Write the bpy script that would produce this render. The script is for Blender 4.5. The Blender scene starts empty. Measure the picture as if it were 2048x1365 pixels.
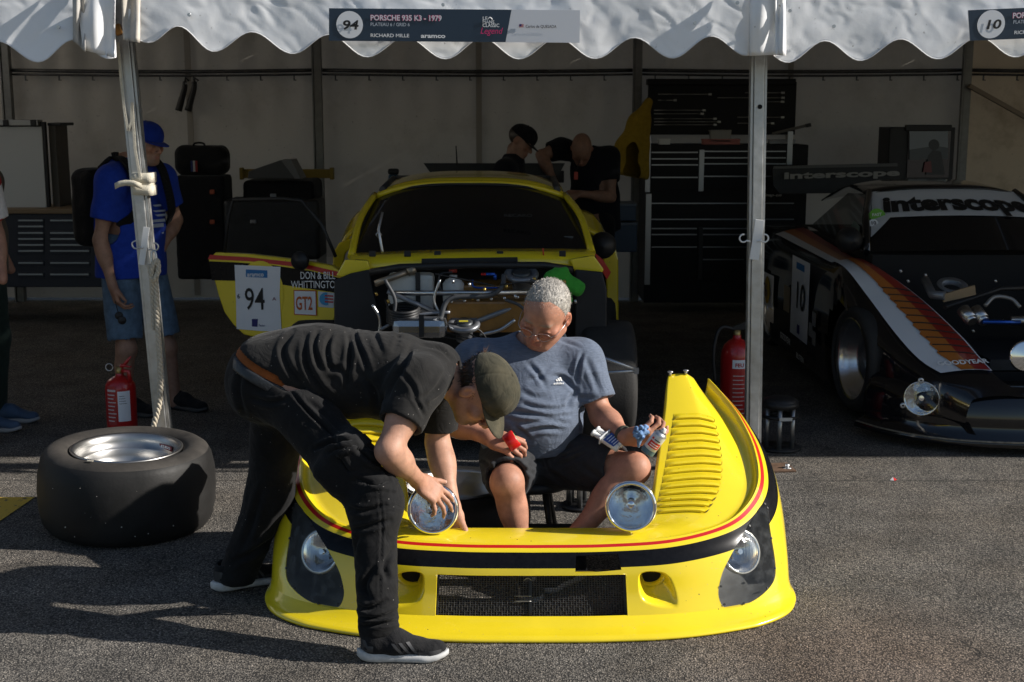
import bpy, bmesh, math, random
import numpy as np
from mathutils import Vector, Matrix, Euler
from mathutils.geometry import delaunay_2d_cdt

# ------------------------------------------------------------------ camera, sky, sun, exposure
SC = bpy.context.scene
COL = SC.collection
FPX, CAMH = 2600.0, 1.79
PITCH = math.atan((682.5 - 223.0) / FPX)
cam_d = bpy.data.cameras.new('camera')
cam = bpy.data.objects.new('camera', cam_d)
COL.objects.link(cam)
cam.location = (0, 0, CAMH)
cam.rotation_euler = (math.pi / 2 - PITCH, 0, 0)
cam_d.sensor_width = 36.0
cam_d.lens = 36.0 * FPX / 2048.0
cam_d.clip_end = 3000
cam_d.dof.use_dof = True
cam_d.dof.focus_distance = 4.75
cam_d.dof.aperture_fstop = 9.0
SC.camera = cam

SUN_EL, SUN_AZ = math.radians(29.0), math.radians(-5.5)   # azimuth measured from +X towards +Y
sun_dir = Vector((math.cos(SUN_EL) * math.cos(SUN_AZ), math.cos(SUN_EL) * math.sin(SUN_AZ), math.sin(SUN_EL)))
W = bpy.data.worlds.new('World')
SC.world = W
W.use_nodes = True
wn = W.node_tree.nodes
wl = W.node_tree.links
wn.clear()
sky = wn.new('ShaderNodeTexSky')
sky.sky_type = 'NISHITA'
sky.sun_disc = False
sky.sun_elevation = SUN_EL
sky.sun_rotation = math.pi / 2 - SUN_AZ
sky.air_density = 1.0
sky.dust_density = 0.6
bg = wn.new('ShaderNodeBackground')
bg.inputs[1].default_value = 0.068
wo = wn.new('ShaderNodeOutputWorld')
wl.new(sky.outputs[0], bg.inputs[0])
wl.new(bg.outputs[0], wo.inputs[0])
sun_l = bpy.data.lights.new('sun', 'SUN')
sun_l.energy = 5.0
sun_l.angle = math.radians(0.53)
sun_l.color = (1.0, 0.945, 0.87)
sun_o = bpy.data.objects.new('sun', sun_l)
COL.objects.link(sun_o)
sun_o.location = sun_dir * 30
sun_o.rotation_euler = (-sun_dir).to_track_quat('-Z', 'Y').to_euler()
SC.view_settings.view_transform = 'Standard'
SC.view_settings.look = 'None'
SC.view_settings.exposure = 0.5
SC.view_settings.gamma = 1.0
SC.view_settings.use_curve_mapping = False
SC.render.engine = 'CYCLES'
SC.cycles.use_denoising = True
SC.cycles.max_bounces = 8
SC.cycles.sample_clamp_indirect = 4.0

# ------------------------------------------------------------------ pixel <-> world helpers
_c, _s = math.cos(PITCH), math.sin(PITCH)
def ray(x, y):
    a = (x - 1024) / FPX; b = -(y - 682.5) / FPX
    return Vector((a, _c + b * _s, -_s + b * _c))
def atz(x, y, z=0.0):
    d = ray(x, y); return Vector((0, 0, CAMH)) + d * ((z - CAMH) / d.z)
def aty(x, y, Y):
    d = ray(x, y); return Vector((0, 0, CAMH)) + d * (Y / d.y)
def proj_np(P):
    P = np.asarray(P, float)
    zz = P[..., 2] - CAMH
    dp = P[..., 1] * _c - zz * _s
    up = P[..., 1] * _s + zz * _c
    return np.stack([1024 + FPX * P[..., 0] / dp, 682.5 - FPX * up / dp], -1)
def V(*a):
    return Vector(a)

# ------------------------------------------------------------------ materials
MATS = {}
def lin(c):
    return tuple(((v / 255 / 12.92) if v <= 10.3 else ((v / 255 + 0.055) / 1.055) ** 2.4) for v in c)
def mat(name, col=(0.5, 0.5, 0.5), rough=0.5, metal=0.0, noise=0.0, nscale=8.0, bump=0.0, bscale=60.0,
        coat=0.0, spec=0.5, sheen=0.0, trans=0.0, ior=1.45, emit=None, alpha=1.0, attr=None, bdist=0.004, stretch=None,
        rvar=0.0, col2=None, sub=0.0):
    if name in MATS:
        return MATS[name]
    m = bpy.data.materials.new(name)
    m.use_nodes = True
    nt = m.node_tree; N = nt.nodes; L = nt.links
    b = N['Principled BSDF']
    b.inputs['Base Color'].default_value = (*col, 1)
    b.inputs['Roughness'].default_value = rough
    b.inputs['Metallic'].default_value = metal
    b.inputs['Specular IOR Level'].default_value = spec
    b.inputs['Coat Weight'].default_value = coat
    b.inputs['Coat Roughness'].default_value = 0.06
    b.inputs['Sheen Weight'].default_value = sheen
    b.inputs['Transmission Weight'].default_value = trans
    b.inputs['IOR'].default_value = ior
    b.inputs['Alpha'].default_value = alpha
    if sub > 0:
        b.inputs['Subsurface Weight'].default_value = sub
        b.inputs['Subsurface Radius'].default_value = (0.012, 0.005, 0.003)
        b.inputs['Subsurface Scale'].default_value = 0.6
    if emit:
        b.inputs['Emission Color'].default_value = (*emit[:3], 1)
        b.inputs['Emission Strength'].default_value = emit[3]
    tc = N.new('ShaderNodeTexCoord')
    src = tc.outputs['Object']
    if stretch:
        mp = N.new('ShaderNodeMapping'); mp.inputs['Scale'].default_value = stretch
        L.new(src, mp.inputs[0]); src = mp.outputs[0]
    base = None
    if attr:
        a = N.new('ShaderNodeAttribute'); a.attribute_name = attr; base = a.outputs['Color']
        L.new(base, b.inputs['Base Color'])
    if noise > 0:
        n = N.new('ShaderNodeTexNoise'); n.inputs['Scale'].default_value = nscale; n.inputs['Detail'].default_value = 6
        n.inputs['Roughness'].default_value = 0.65
        L.new(src, n.inputs['Vector'])
        mx = N.new('ShaderNodeMix'); mx.data_type = 'RGBA'
        rmp = N.new('ShaderNodeMapRange'); rmp.inputs['From Min'].default_value = 0.3; rmp.inputs['From Max'].default_value = 0.7
        L.new(n.outputs[0], rmp.inputs[0]); L.new(rmp.outputs[0], mx.inputs['Factor'])
        if col2 is not None:
            mx.inputs['A'].default_value = (*col, 1); mx.inputs['B'].default_value = (*col2, 1)
            L.new(mx.outputs['Result'], b.inputs['Base Color'])
        else:
            mx.blend_type = 'MULTIPLY' if base else 'MIX'
            lo = 1 - noise
            hs = N.new('ShaderNodeHueSaturation')
            mr = N.new('ShaderNodeMapRange'); mr.inputs['To Min'].default_value = lo; mr.inputs['To Max'].default_value = 1 + noise
            mr.inputs['From Min'].default_value = 0.3; mr.inputs['From Max'].default_value = 0.7
            L.new(n.outputs[0], mr.inputs[0]); L.new(mr.outputs[0], hs.inputs['Value'])
            if base: L.new(base, hs.inputs['Color'])
            else: hs.inputs['Color'].default_value = (*col, 1)
            L.new(hs.outputs[0], b.inputs['Base Color'])
        if rvar > 0:
            rr = N.new('ShaderNodeMapRange'); rr.inputs['To Min'].default_value = max(0.02, rough - rvar); rr.inputs['To Max'].default_value = min(1, rough + rvar)
            rr.inputs['From Min'].default_value = 0.3; rr.inputs['From Max'].default_value = 0.7
            L.new(n.outputs[0], rr.inputs[0]); L.new(rr.outputs[0], b.inputs['Roughness'])
    if bump > 0:
        n2 = N.new('ShaderNodeTexNoise'); n2.inputs['Scale'].default_value = bscale; n2.inputs['Detail'].default_value = 5
        L.new(src, n2.inputs['Vector'])
        bp = N.new('ShaderNodeBump'); bp.inputs['Strength'].default_value = bump; bp.inputs['Distance'].default_value = bdist
        L.new(n2.outputs[0], bp.inputs['Height']); L.new(bp.outputs[0], b.inputs['Normal'])
    MATS[name] = m
    return m

# ------------------------------------------------------------------ objects
def tag(o, label=None, cat=None, group=None, kind=None):
    if label: o['label'] = label
    if cat: o['category'] = cat
    if group: o['group'] = group
    if kind: o['kind'] = kind
    return o
def thing(name, label, cat, loc=(0, 0, 0), group=None, rotz=0.0):
    o = bpy.data.objects.new(name, None)
    o.empty_display_size = 0.1
    COL.objects.link(o)
    o.location = loc; o.rotation_euler = (0, 0, rotz)
    return tag(o, label, cat, group)
def root_loc(p):
    while p.parent is not None: p = p.parent
    return Vector(p.location) if p is not None else Vector((0, 0, 0))
def link_mesh(name, me, m=None, parent=None, local=False):
    """world-coordinate mesh -> object; under a parent the verts are made relative to the thing's base"""
    o = bpy.data.objects.new(name, me)
    COL.objects.link(o)
    if m is not None:
        for mm in (m if isinstance(m, (list, tuple)) else [m]): me.materials.append(mm)
    if parent is not None:
        o.parent = parent
        if not local:
            rl = root_loc(parent)
            me.transform(Matrix.Translation(-rl))
    return o

class MB:
    """collects shapes in world (or local) coordinates; build() makes ONE mesh object"""
    def __init__(s): s.v = []; s.f = []; s.mi = []; s.sm = []
    def add(s, vs, fs, mi=0, smooth=False):
        o = len(s.v); s.v += [tuple(p) for p in vs]
        for f in fs:
            s.f.append(tuple(o + i for i in f)); s.mi.append(mi); s.sm.append(smooth)
        return s
    def box(s, c, size, rot=None, mi=0, bev=0.0):
        x, y, z = [q / 2 for q in size]
        M = rot if rot is not None else Matrix.Identity(3)
        if isinstance(M, (int, float)): M = Matrix.Rotation(M, 3, 'Z')
        c = Vector(c)
        if bev <= 0:
            vs = [c + M @ Vector((sx * x, sy * y, sz * z)) for sz in (-1, 1) for sy in (-1, 1) for sx in (-1, 1)]
            fs = [(0, 2, 3, 1), (4, 5, 7, 6), (0, 1, 5, 4), (2, 6, 7, 3), (0, 4, 6, 2), (1, 3, 7, 5)]
            return s.add(vs, fs, mi)
        b = min(bev, x * .9, y * .9, z * .9)
        bm = bmesh.new(); bmesh.ops.create_cube(bm, size=1.0)
        for v in bm.verts: v.co = Vector((v.co.x * 2 * x, v.co.y * 2 * y, v.co.z * 2 * z))
        bmesh.ops.bevel(bm, geom=list(bm.edges), offset=b, segments=2, affect='EDGES', profile=0.6)
        bm.verts.index_update()
        vs = [c + M @ v.co for v in bm.verts]; fs = [[v.index for v in f.verts] for f in bm.faces]
        bm.free(); return s.add(vs, fs, mi, False)
    def bar(s, a, b, w, h, mi=0, up=(0, 0, 1), bev=0.0):
        a = Vector(a); b = Vector(b); d = b - a; L = d.length; d.normalize()
        u = Vector(up)
        if abs(d.dot(u)) > 0.98: u = Vector((0, 1, 0))
        r = d.cross(u).normalized(); u2 = r.cross(d)
        M = Matrix((r, d, u2)).transposed()
        return s.box((a + b) / 2, (w, L, h), M, mi, bev)
    def frame(s, d):
        d = Vector(d).normalized()
        u = Vector((0, 0, 1)) if abs(d.z) < 0.9 else Vector((1, 0, 0))
        r = d.cross(u).normalized(); return r, r.cross(d)
    def cyl(s, a, b, r0, r1=None, n=16, mi=0, caps=True, smooth=True):
        if r1 is None: r1 = r0
        a = Vector(a); b = Vector(b); r, u = s.frame(b - a)
        ring = lambda c, q: [c + (r * math.cos(t) + u * math.sin(t)) * q for t in [2 * math.pi * i / n for i in range(n)]]
        o = len(s.v)
        s.add(ring(a, r0) + ring(b, r1), [(i, (i + 1) % n, n + (i + 1) % n, n + i) for i in range(n)], mi, smooth)
        if caps:
            s.f.append(tuple(o + i for i in reversed(range(n)))); s.mi.append(mi); s.sm.append(False)
            s.f.append(tuple(o + n + i for i in range(n))); s.mi.append(mi); s.sm.append(False)
        return s
    def lathe(s, o, axis, prof, n=32, mi=0, smooth=True, close=False, mis=None):
        """prof: (radius, height) list revolved about axis through o"""
        o = Vector(o); ax = Vector(axis).normalized(); r, u = s.frame(ax)
        vs = []
        for (q, h) in prof:
            for i in range(n):
                t = 2 * math.pi * i / n
                vs.append(o + ax * h + (r * math.cos(t) + u * math.sin(t)) * max(q, 1e-5))
        k = len(prof)
        for j in range(k - 1 + (1 if close else 0)):
            j2 = (j + 1) % k
            fs = [(j * n + i, j * n + (i + 1) % n, j2 * n + (i + 1) % n, j2 * n + i) for i in range(n)]
            if j == 0: s.add(vs, fs, mis[j] if mis else mi, smooth); base = len(s.v) - len(vs)
            else:
                for f in fs:
                    s.f.append(tuple(base + i for i in f)); s.mi.append(mis[j] if mis else mi); s.sm.append(smooth)
        return s
    def tube(s, pts, rad, n=8, mi=0, caps=True, smooth=True):
        pts = [Vector(p) for p in pts]; m = len(pts)
        rads = rad if isinstance(rad, (list, tuple)) else [rad] * m
        vs = []; u = None
        for i, p in enumerate(pts):
            d = (pts[min(i + 1, m - 1)] - pts[max(i - 1, 0)]).normalized()
            if u is None: r, u = s.frame(d)
            r = d.cross(u).normalized(); u = r.cross(d).normalized()
            vs += [p + (r * math.cos(2 * math.pi * k / n) + u * math.sin(2 * math.pi * k / n)) * rads[i] for k in range(n)]
        fs = []
        for i in range(m - 1):
            fs += [(i * n + k, i * n + (k + 1) % n, (i + 1) * n + (k + 1) % n, (i + 1) * n + k) for k in range(n)]
        o = len(s.v); s.add(vs, fs, mi, smooth)
        if caps:
            s.f.append(tuple(o + k for k in reversed(range(n)))); s.mi.append(mi); s.sm.append(False)
            s.f.append(tuple(o + (m - 1) * n + k for k in range(n))); s.mi.append(mi); s.sm.append(False)
        return s
    def prism(s, poly, off, mi=0):
        """poly: list of 3D points (planar), extruded by vector off"""
        n = len(poly); off = Vector(off)
        vs = [Vector(p) for p in poly] + [Vector(p) + off for p in poly]
        fs = [tuple(range(n))[::-1], tuple(range(n, 2 * n))] + [(i, (i + 1) % n, n + (i + 1) % n, n + i) for i in range(n)]
        return s.add(vs, fs, mi)
    def grid(s, P, mi=0, smooth=True, wrap=False):
        """P[j][i] -> points"""
        nj = len(P); ni = len(P[0]); vs = [p for row in P for p in row]
        fs = []
        for j in range(nj - 1):
            for i in range(ni - (0 if wrap else 1)):
                i2 = (i + 1) % ni
                fs.append((j * ni + i, j * ni + i2, (j + 1) * ni + i2, (j + 1) * ni + i))
        return s.add(vs, fs, mi, smooth)
    def mesh(s, name):
        me = bpy.data.meshes.new(name)
        me.from_pydata(s.v, [], s.f)
        me.polygons.foreach_set('material_index', s.mi)
        me.polygons.foreach_set('use_smooth', s.sm)
        me.update(); return me
    def build(s, name, m, parent=None, local=False, solid=0.0, bevel=0.0, sub=0, fixn=True):
        me = s.mesh(name)
        if fixn:
            bm = bmesh.new(); bm.from_mesh(me); bmesh.ops.recalc_face_normals(bm, faces=bm.faces); bm.to_mesh(me); bm.free()
        o = link_mesh(name, me, m, parent, local)
        if solid:
            md = o.modifiers.new('solid', 'SOLIDIFY'); md.thickness = solid; md.offset = -1
        if bevel:
            md = o.modifiers.new('bevel', 'BEVEL'); md.width = bevel; md.segments = 2; md.limit_method = 'ANGLE'
        if sub:
            md = o.modifiers.new('sub', 'SUBSURF'); md.levels = sub; md.render_levels = sub
        return o

def crom(pts, n=8, closed=False):
    """Catmull-Rom through points (tuples of any dimension)"""
    P = [np.array(p, float) for p in pts]; out = []
    m = len(P)
    for i in range(m if closed else m - 1):
        p0 = P[(i - 1) % m] if (closed or i > 0) else 2 * P[0] - P[1]
        p1 = P[i]; p2 = P[(i + 1) % m]
        p3 = P[(i + 2) % m] if (closed or i < m - 2) else 2 * P[-1] - P[-2]
        for k in range(n):
            t = k / n
            out.append(0.5 * ((2 * p1) + (-p0 + p2) * t + (2 * p0 - 5 * p1 + 4 * p2 - p3) * t * t + (-p0 + 3 * p1 - 3 * p2 + p3) * t ** 3))
    if not closed: out.append(P[-1])
    return out

# ------------------------------------------------------------------ writing
def text_mesh(txt, size, bold=0.0, shear=0.0, align='LEFT', spacing=1.0, res=3, extr=0.0):
    cu = bpy.data.curves.new('t', 'FONT')
    cu.body = txt; cu.size = size; cu.offset = bold; cu.shear = shear; cu.align_x = align
    cu.space_character = spacing; cu.resolution_u = res; cu.extrude = extr; cu.fill_mode = 'BOTH' if extr == 0 else 'FULL'
    o = bpy.data.objects.new('t', cu); COL.objects.link(o)
    dg = bpy.context.evaluated_depsgraph_get(); dg.update()
    me = bpy.data.meshes.new_from_object(o.evaluated_get(dg))
    bpy.data.objects.remove(o); bpy.data.curves.remove(cu)
    return me
def text(name, txt, size, O, R, U, m, parent, bold=0.0, shear=0.0, align='LEFT', spacing=1.0, sx=1.0, off=0.002, warp=None, width=None):
    """flat lettering on the plane through O spanned by right R and up U; warp(x,y)->point for curved faces"""
    me = text_mesh(txt, size, bold * size, shear, align, spacing)
    n = len(me.vertices)
    if n == 0: return None
    co = np.empty(n * 3); me.vertices.foreach_get('co', co); co = co.reshape(-1, 3)
    if width: sx = width / max(1e-6, co[:, 0].max() - co[:, 0].min())
    O = np.array(O, float)
    if warp is None:
        R = np.array(Vector(R).normalized()); U = np.array(Vector(U).normalized()); Nn = np.cross(R, U)
        out = O + np.outer(co[:, 0] * sx, R) + np.outer(co[:, 1], U) + Nn * off
    else:
        bm = bmesh.new(); bm.from_mesh(me)
        bmesh.ops.triangulate(bm, faces=bm.faces)
        bmesh.ops.subdivide_edges(bm, edges=[e for e in bm.edges if e.calc_length() > size * 0.35], cuts=1)
        bm.to_mesh(me); bm.free()
        n = len(me.vertices); co = np.empty(n * 3); me.vertices.foreach_get('co', co); co = co.reshape(-1, 3)
        out = np.array([warp(x * sx, y) for x, y, _ in co])
    me.vertices.foreach_set('co', out.astype(np.float32).ravel()); me.update()
    me.materials.clear()
    o = link_mesh(name, me, m, parent)
    return o

# ------------------------------------------------------------------ numpy value noise
_rng = np.random.RandomState(7)
_PERM = _rng.rand(64, 64, 64).astype(np.float32)
def vnoise(P):
    P = np.asarray(P, np.float32); i = np.floor(P).astype(np.int64); f = P - i; f = f * f * (3 - 2 * f)
    i &= 63; j = (i + 1) & 63
    def g(a, b, c): return _PERM[a, b, c]
    x0, y0, z0 = i[..., 0], i[..., 1], i[..., 2]; x1, y1, z1 = j[..., 0], j[..., 1], j[..., 2]
    fx, fy, fz = f[..., 0], f[..., 1], f[..., 2]
    a = g(x0, y0, z0) * (1 - fx) + g(x1, y0, z0) * fx; b = g(x0, y1, z0) * (1 - fx) + g(x1, y1, z0) * fx
    c = g(x0, y0, z1) * (1 - fx) + g(x1, y0, z1) * fx; d = g(x0, y1, z1) * (1 - fx) + g(x1, y1, z1) * fx
    return (a * (1 - fy) + b * fy) * (1 - fz) + (c * (1 - fy) + d * fy) * fz * 1.0
def fbm(P, oct=3):
    P = np.asarray(P, np.float32); t = 0; a = 0.5
    for _ in range(oct):
        t = t + a * (vnoise(P) - 0.5); P = P * 2.03 + 11.7; a *= 0.5
    return t
# ================================================================== ground
def asphalt():
    m = bpy.data.materials.new('asphalt'); m.use_nodes = True
    nt = m.node_tree; N = nt.nodes; L = nt.links; b = N['Principled BSDF']
    tc = N.new('ShaderNodeTexCoord'); src = tc.outputs['Object']
    dn = N.new('ShaderNodeTexNoise'); dn.inputs['Scale'].default_value = 45; dn.inputs['Detail'].default_value = 2
    L.new(src, dn.inputs[0])
    va = N.new('ShaderNodeVectorMath'); va.operation = 'MULTIPLY_ADD'; va.inputs[1].default_value = (0.012, 0.012, 0.0)
    L.new(dn.outputs['Color'], va.inputs[0]); L.new(src, va.inputs[2])
    v = N.new('ShaderNodeTexVoronoi'); v.inputs['Scale'].default_value = 150; v.inputs['Randomness'].default_value = 1
    L.new(va.outputs[0], v.inputs['Vector'])
    v2 = N.new('ShaderNodeTexVoronoi'); v2.inputs['Scale'].default_value = 210; L.new(src, v2.inputs['Vector'])
    # stone colour by cell
    sep = N.new('ShaderNodeSeparateColor'); L.new(v.outputs['Color'], sep.inputs[0])
    cr = N.new('ShaderNodeValToRGB'); e = cr.color_ramp.elements
    e[0].position = 0.0; e[0].color = (0.120, 0.111, 0.099, 1); e[1].position = 1.0; e[1].color = (0.40, 0.36, 0.31, 1)
    for p, c in ((0.3, (0.163, 0.150, 0.133, 1)), (0.65, (0.198, 0.183, 0.162, 1)), (0.88, (0.235, 0.215, 0.188, 1))):
        q = e.new(p); q.color = c
    L.new(sep.outputs[0], cr.inputs[0])
    # dark binder between the stones
    gap = N.new('ShaderNodeMapRange'); gap.inputs['From Min'].default_value = 0.0044; gap.inputs['From Max'].default_value = 0.0022
    vd = N.new('ShaderNodeMath'); vd.operation = 'DIVIDE'; vd.inputs[1].default_value = 150.0; L.new(v.outputs['Distance'], vd.inputs[0])
    L.new(vd.outputs[0], gap.inputs[0])
    mx = N.new('ShaderNodeMix'); mx.data_type = 'RGBA'; mx.inputs['A'].default_value = (0.045, 0.043, 0.041, 1)
    L.new(gap.outputs[0], mx.inputs['Factor']); L.new(cr.outputs[0], mx.inputs['B'])
    # broad stains: brownish dust and darker oily fields
    n1 = N.new('ShaderNodeTexNoise'); n1.inputs['Scale'].default_value = 1.3; n1.inputs['Detail'].default_value = 7; n1.inputs['Roughness'].default_value = 0.62; L.new(src, n1.inputs[0])
    r1 = N.new('ShaderNodeMapRange'); r1.inputs['From Min'].default_value = 0.42; r1.inputs['From Max'].default_value = 0.72; r1.inputs['To Max'].default_value = 0.55; L.new(n1.outputs[0], r1.inputs[0])
    mul = N.new('ShaderNodeMix'); mul.data_type = 'RGBA'; mul.blend_type = 'MULTIPLY'; mul.inputs['B'].default_value = (1.10, 0.98, 0.84, 1)
    L.new(r1.outputs[0], mul.inputs['Factor']); L.new(mx.outputs['Result'], mul.inputs['A'])
    n3 = N.new('ShaderNodeTexNoise'); n3.inputs['Scale'].default_value = 3.7; n3.inputs['Detail'].default_value = 5; L.new(src, n3.inputs[0])
    r3 = N.new('ShaderNodeMapRange'); r3.inputs['From Min'].default_value = 0.35; r3.inputs['From Max'].default_value = 0.7; r3.inputs['To Min'].default_value = 0.76; r3.inputs['To Max'].default_value = 1.2; L.new(n3.outputs[0], r3.inputs[0])
    hv = N.new('ShaderNodeHueSaturation'); L.new(r3.outputs[0], hv.inputs['Value']); L.new(mul.outputs['Result'], hv.inputs['Color'])
    # reddish spill in front of the right-hand car
    sp = N.new('ShaderNodeVectorMath'); sp.operation = 'DISTANCE'; sp.inputs[1].default_value = (1.55, 4.35, 0)
    wv = N.new('ShaderNodeVectorMath'); wv.operation = 'MULTIPLY_ADD'; wv.inputs[1].default_value = (0.7, 0.7, 0); L.new(n1.outputs['Color'], wv.inputs[0]); L.new(src, wv.inputs[2])
    L.new(wv.outputs[0], sp.inputs[0])
    rs = N.new('ShaderNodeMapRange'); rs.inputs['From Min'].default_value = 0.75; rs.inputs['From Max'].default_value = 0.2; rs.inputs['To Max'].default_value = 0.38; L.new(sp.outputs['Value'], rs.inputs[0])
    m4 = N.new('ShaderNodeMix'); m4.data_type = 'RGBA'; m4.blend_type = 'MULTIPLY'; m4.inputs['B'].default_value = (1.35, 0.95, 0.72, 1)
    L.new(rs.outputs[0], m4.inputs['Factor']); L.new(hv.outputs[0], m4.inputs['A'])
    # paving seam along the tents and one crack
    sx = N.new('ShaderNodeSeparateXYZ'); L.new(src, sx.inputs[0])
    n5 = N.new('ShaderNodeTexNoise'); n5.inputs['Scale'].default_value = 14; n5.inputs['Detail'].default_value = 5; L.new(src, n5.inputs[0])
    ad = N.new('ShaderNodeMath'); ad.operation = 'MULTIPLY_ADD'; ad.inputs[1].default_value = 0.05; L.new(n5.outputs[0], ad.inputs[0]); L.new(sx.outputs[1], ad.inputs[2])
    sb = N.new('ShaderNodeMath'); sb.operation = 'SUBTRACT'; sb.inputs[1].default_value = 6.205; L.new(ad.outputs[0], sb.inputs[0])
    ab = N.new('ShaderNodeMath'); ab.operation = 'ABSOLUTE'; L.new(sb.outputs[0], ab.inputs[0])
    rc = N.new('ShaderNodeMapRange'); rc.inputs['From Min'].default_value = 0.012; rc.inputs['From Max'].default_value = 0.004; rc.inputs['To Max'].default_value = 0.7; L.new(ab.outputs[0], rc.inputs[0])
    m5 = N.new('ShaderNodeMix'); m5.data_type = 'RGBA'; m5.inputs['B'].default_value = (0.03, 0.028, 0.026, 1)
    L.new(rc.outputs[0], m5.inputs['Factor']); L.new(m4.outputs['Result'], m5.inputs['A'])
    # hairline cracks wandering through the surface
    ck = N.new('ShaderNodeTexVoronoi'); ck.feature = 'DISTANCE_TO_EDGE'; ck.inputs['Scale'].default_value = 0.75
    cw = N.new('ShaderNodeVectorMath'); cw.operation = 'MULTIPLY_ADD'; cw.inputs[1].default_value = (0.22, 0.22, 0); L.new(n5.outputs['Color'], cw.inputs[0]); L.new(src, cw.inputs[2]); L.new(cw.outputs[0], ck.inputs['Vector'])
    ckr = N.new('ShaderNodeMapRange'); ckr.inputs['From Min'].default_value = 0.006; ckr.inputs['From Max'].default_value = 0.002; ckr.inputs['To Max'].default_value = 1.0; L.new(ck.outputs['Distance'], ckr.inputs[0])
    ckm = N.new('ShaderNodeMapRange'); ckm.inputs['From Min'].default_value = 0.5; ckm.inputs['From Max'].default_value = 0.58; ckm.inputs['To Max'].default_value = 0.75; L.new(n1.outputs[0], ckm.inputs[0])
    ckx = N.new('ShaderNodeMath'); ckx.operation = 'MULTIPLY'; L.new(ckr.outputs[0], ckx.inputs[0]); L.new(ckm.outputs[0], ckx.inputs[1])
    m6_ = N.new('ShaderNodeMix'); m6_.data_type = 'RGBA'; m6_.inputs['B'].default_value = (0.022, 0.021, 0.02, 1); L.new(ckx.outputs[0], m6_.inputs['Factor']); L.new(m5.outputs['Result'], m6_.inputs['A'])
    L.new(m6_.outputs['Result'], b.inputs['Base Color'])
    b.inputs['Roughness'].default_value = 0.9
    b.inputs['Specular IOR Level'].default_value = 0.2
    # relief: rounded stones standing proud, fine grit, slow undulation
    h1 = N.new('ShaderNodeMapRange'); h1.inputs['From Min'].default_value = 0.0; h1.inputs['From Max'].default_value = 0.8; h1.inputs['To Min'].default_value = 1; h1.inputs['To Max'].default_value = 0; L.new(v.outputs['Distance'], h1.inputs[0])
    hm = N.new('ShaderNodeMath'); hm.operation = 'MULTIPLY'; L.new(h1.outputs[0], hm.inputs[0])
    hr = N.new('ShaderNodeMapRange'); hr.inputs['To Min'].default_value = 0.35; hr.inputs['To Max'].default_value = 1.0; L.new(sep.outputs[1], hr.inputs[0]); L.new(hr.outputs[0], hm.inputs[1])
    bp = N.new('ShaderNodeBump'); bp.inputs['Strength'].default_value = 0.9; bp.inputs['Distance'].default_value = 0.0048; L.new(hm.outputs[0], bp.inputs['Height'])
    bp2 = N.new('ShaderNodeBump'); bp2.inputs['Strength'].default_value = 0.5; bp2.inputs['Distance'].default_value = 0.0015; L.new(v2.outputs['Distance'], bp2.inputs['Height']); L.new(bp.outputs[0], bp2.inputs['Normal'])
    L.new(bp2.outputs[0], b.inputs['Normal'])
    return m
MATS['asphalt'] = asphalt()
g = MB(); g.add([(-150, -150, 0), (150, -150, 0), (150, 150, 0), (-150, 150, 0)], [(0, 1, 2, 3)])
tag(g.build('ground', MATS['asphalt']), kind='structure')

def road_paint():
    m = bpy.data.materials.new('road_paint'); m.use_nodes = True
    nt = m.node_tree; N = nt.nodes; L = nt.links; b = N['Principled BSDF']
    tc = N.new('ShaderNodeTexCoord')
    n = N.new('ShaderNodeTexNoise'); n.inputs['Scale'].default_value = 26; n.inputs['Detail'].default_value = 8; n.inputs['Roughness'].default_value = 0.7; L.new(tc.outputs['Object'], n.inputs[0])
    r = N.new('ShaderNodeMapRange'); r.inputs['From Min'].default_value = 0.34; r.inputs['From Max'].default_value = 0.44; L.new(n.outputs[0], r.inputs[0])
    mx = N.new('ShaderNodeMix'); mx.data_type = 'RGBA'; mx.inputs['A'].default_value = (0.09, 0.08, 0.07, 1); mx.inputs['B'].default_value = (0.62, 0.40, 0.05, 1)
    L.new(r.outputs[0], mx.inputs['Factor']); L.new(mx.outputs['Result'], b.inputs['Base Color'])
    b.inputs['Roughness'].default_value = 0.8
    bp = N.new('ShaderNodeBump'); bp.inputs['Strength'].default_value = 0.6; bp.inputs['Distance'].default_value = 0.002
    v = N.new('ShaderNodeTexVoronoi'); v.inputs['Scale'].default_value = 150; L.new(tc.outputs['Object'], v.inputs[0]); L.new(v.outputs[0], bp.inputs['Height']); L.new(bp.outputs[0], b.inputs['Normal'])
    return m
MATS['road_paint'] = road_paint()
pm = MB()
a, b_, c_, d_ = atz(70, 996), atz(-300, 998), atz(-300, 1120), atz(-60, 1085)
pm.add([(p.x, p.y, 0.004) for p in (a, b_, c_, d_)], [(0, 1, 2, 3)])
tag(pm.build('road_marking', MATS['road_paint']), kind='structure')
# loose grit swept about on the asphalt
rg_ = np.random.RandomState(11); pm = MB()
for _ in range(900):
    x_, y_ = rg_.uniform(-2.6, 2.9), 3.7 + 2.9 * rg_.rand() ** 1.2; r_ = .0014 + .0032 * rg_.rand() ** 3; a_ = rg_.rand() * 6
    pm.add([(x_ + r_ * math.cos(a_ + k * 2.1) * 1.2, y_ + r_ * math.sin(a_ + k * 2.1), 0.0005) for k in range(3)] + [(x_, y_, r_ * 1.3)], [(0, 1, 3), (1, 2, 3), (2, 0, 3)])
tag(pm.build('grit', mat('loose_grit', (0.30, 0.28, 0.25), 0.9, noise=0.5, nscale=5)), 'pale loose grit scattered over the sunlit asphalt', 'grit', kind='stuff')

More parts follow.
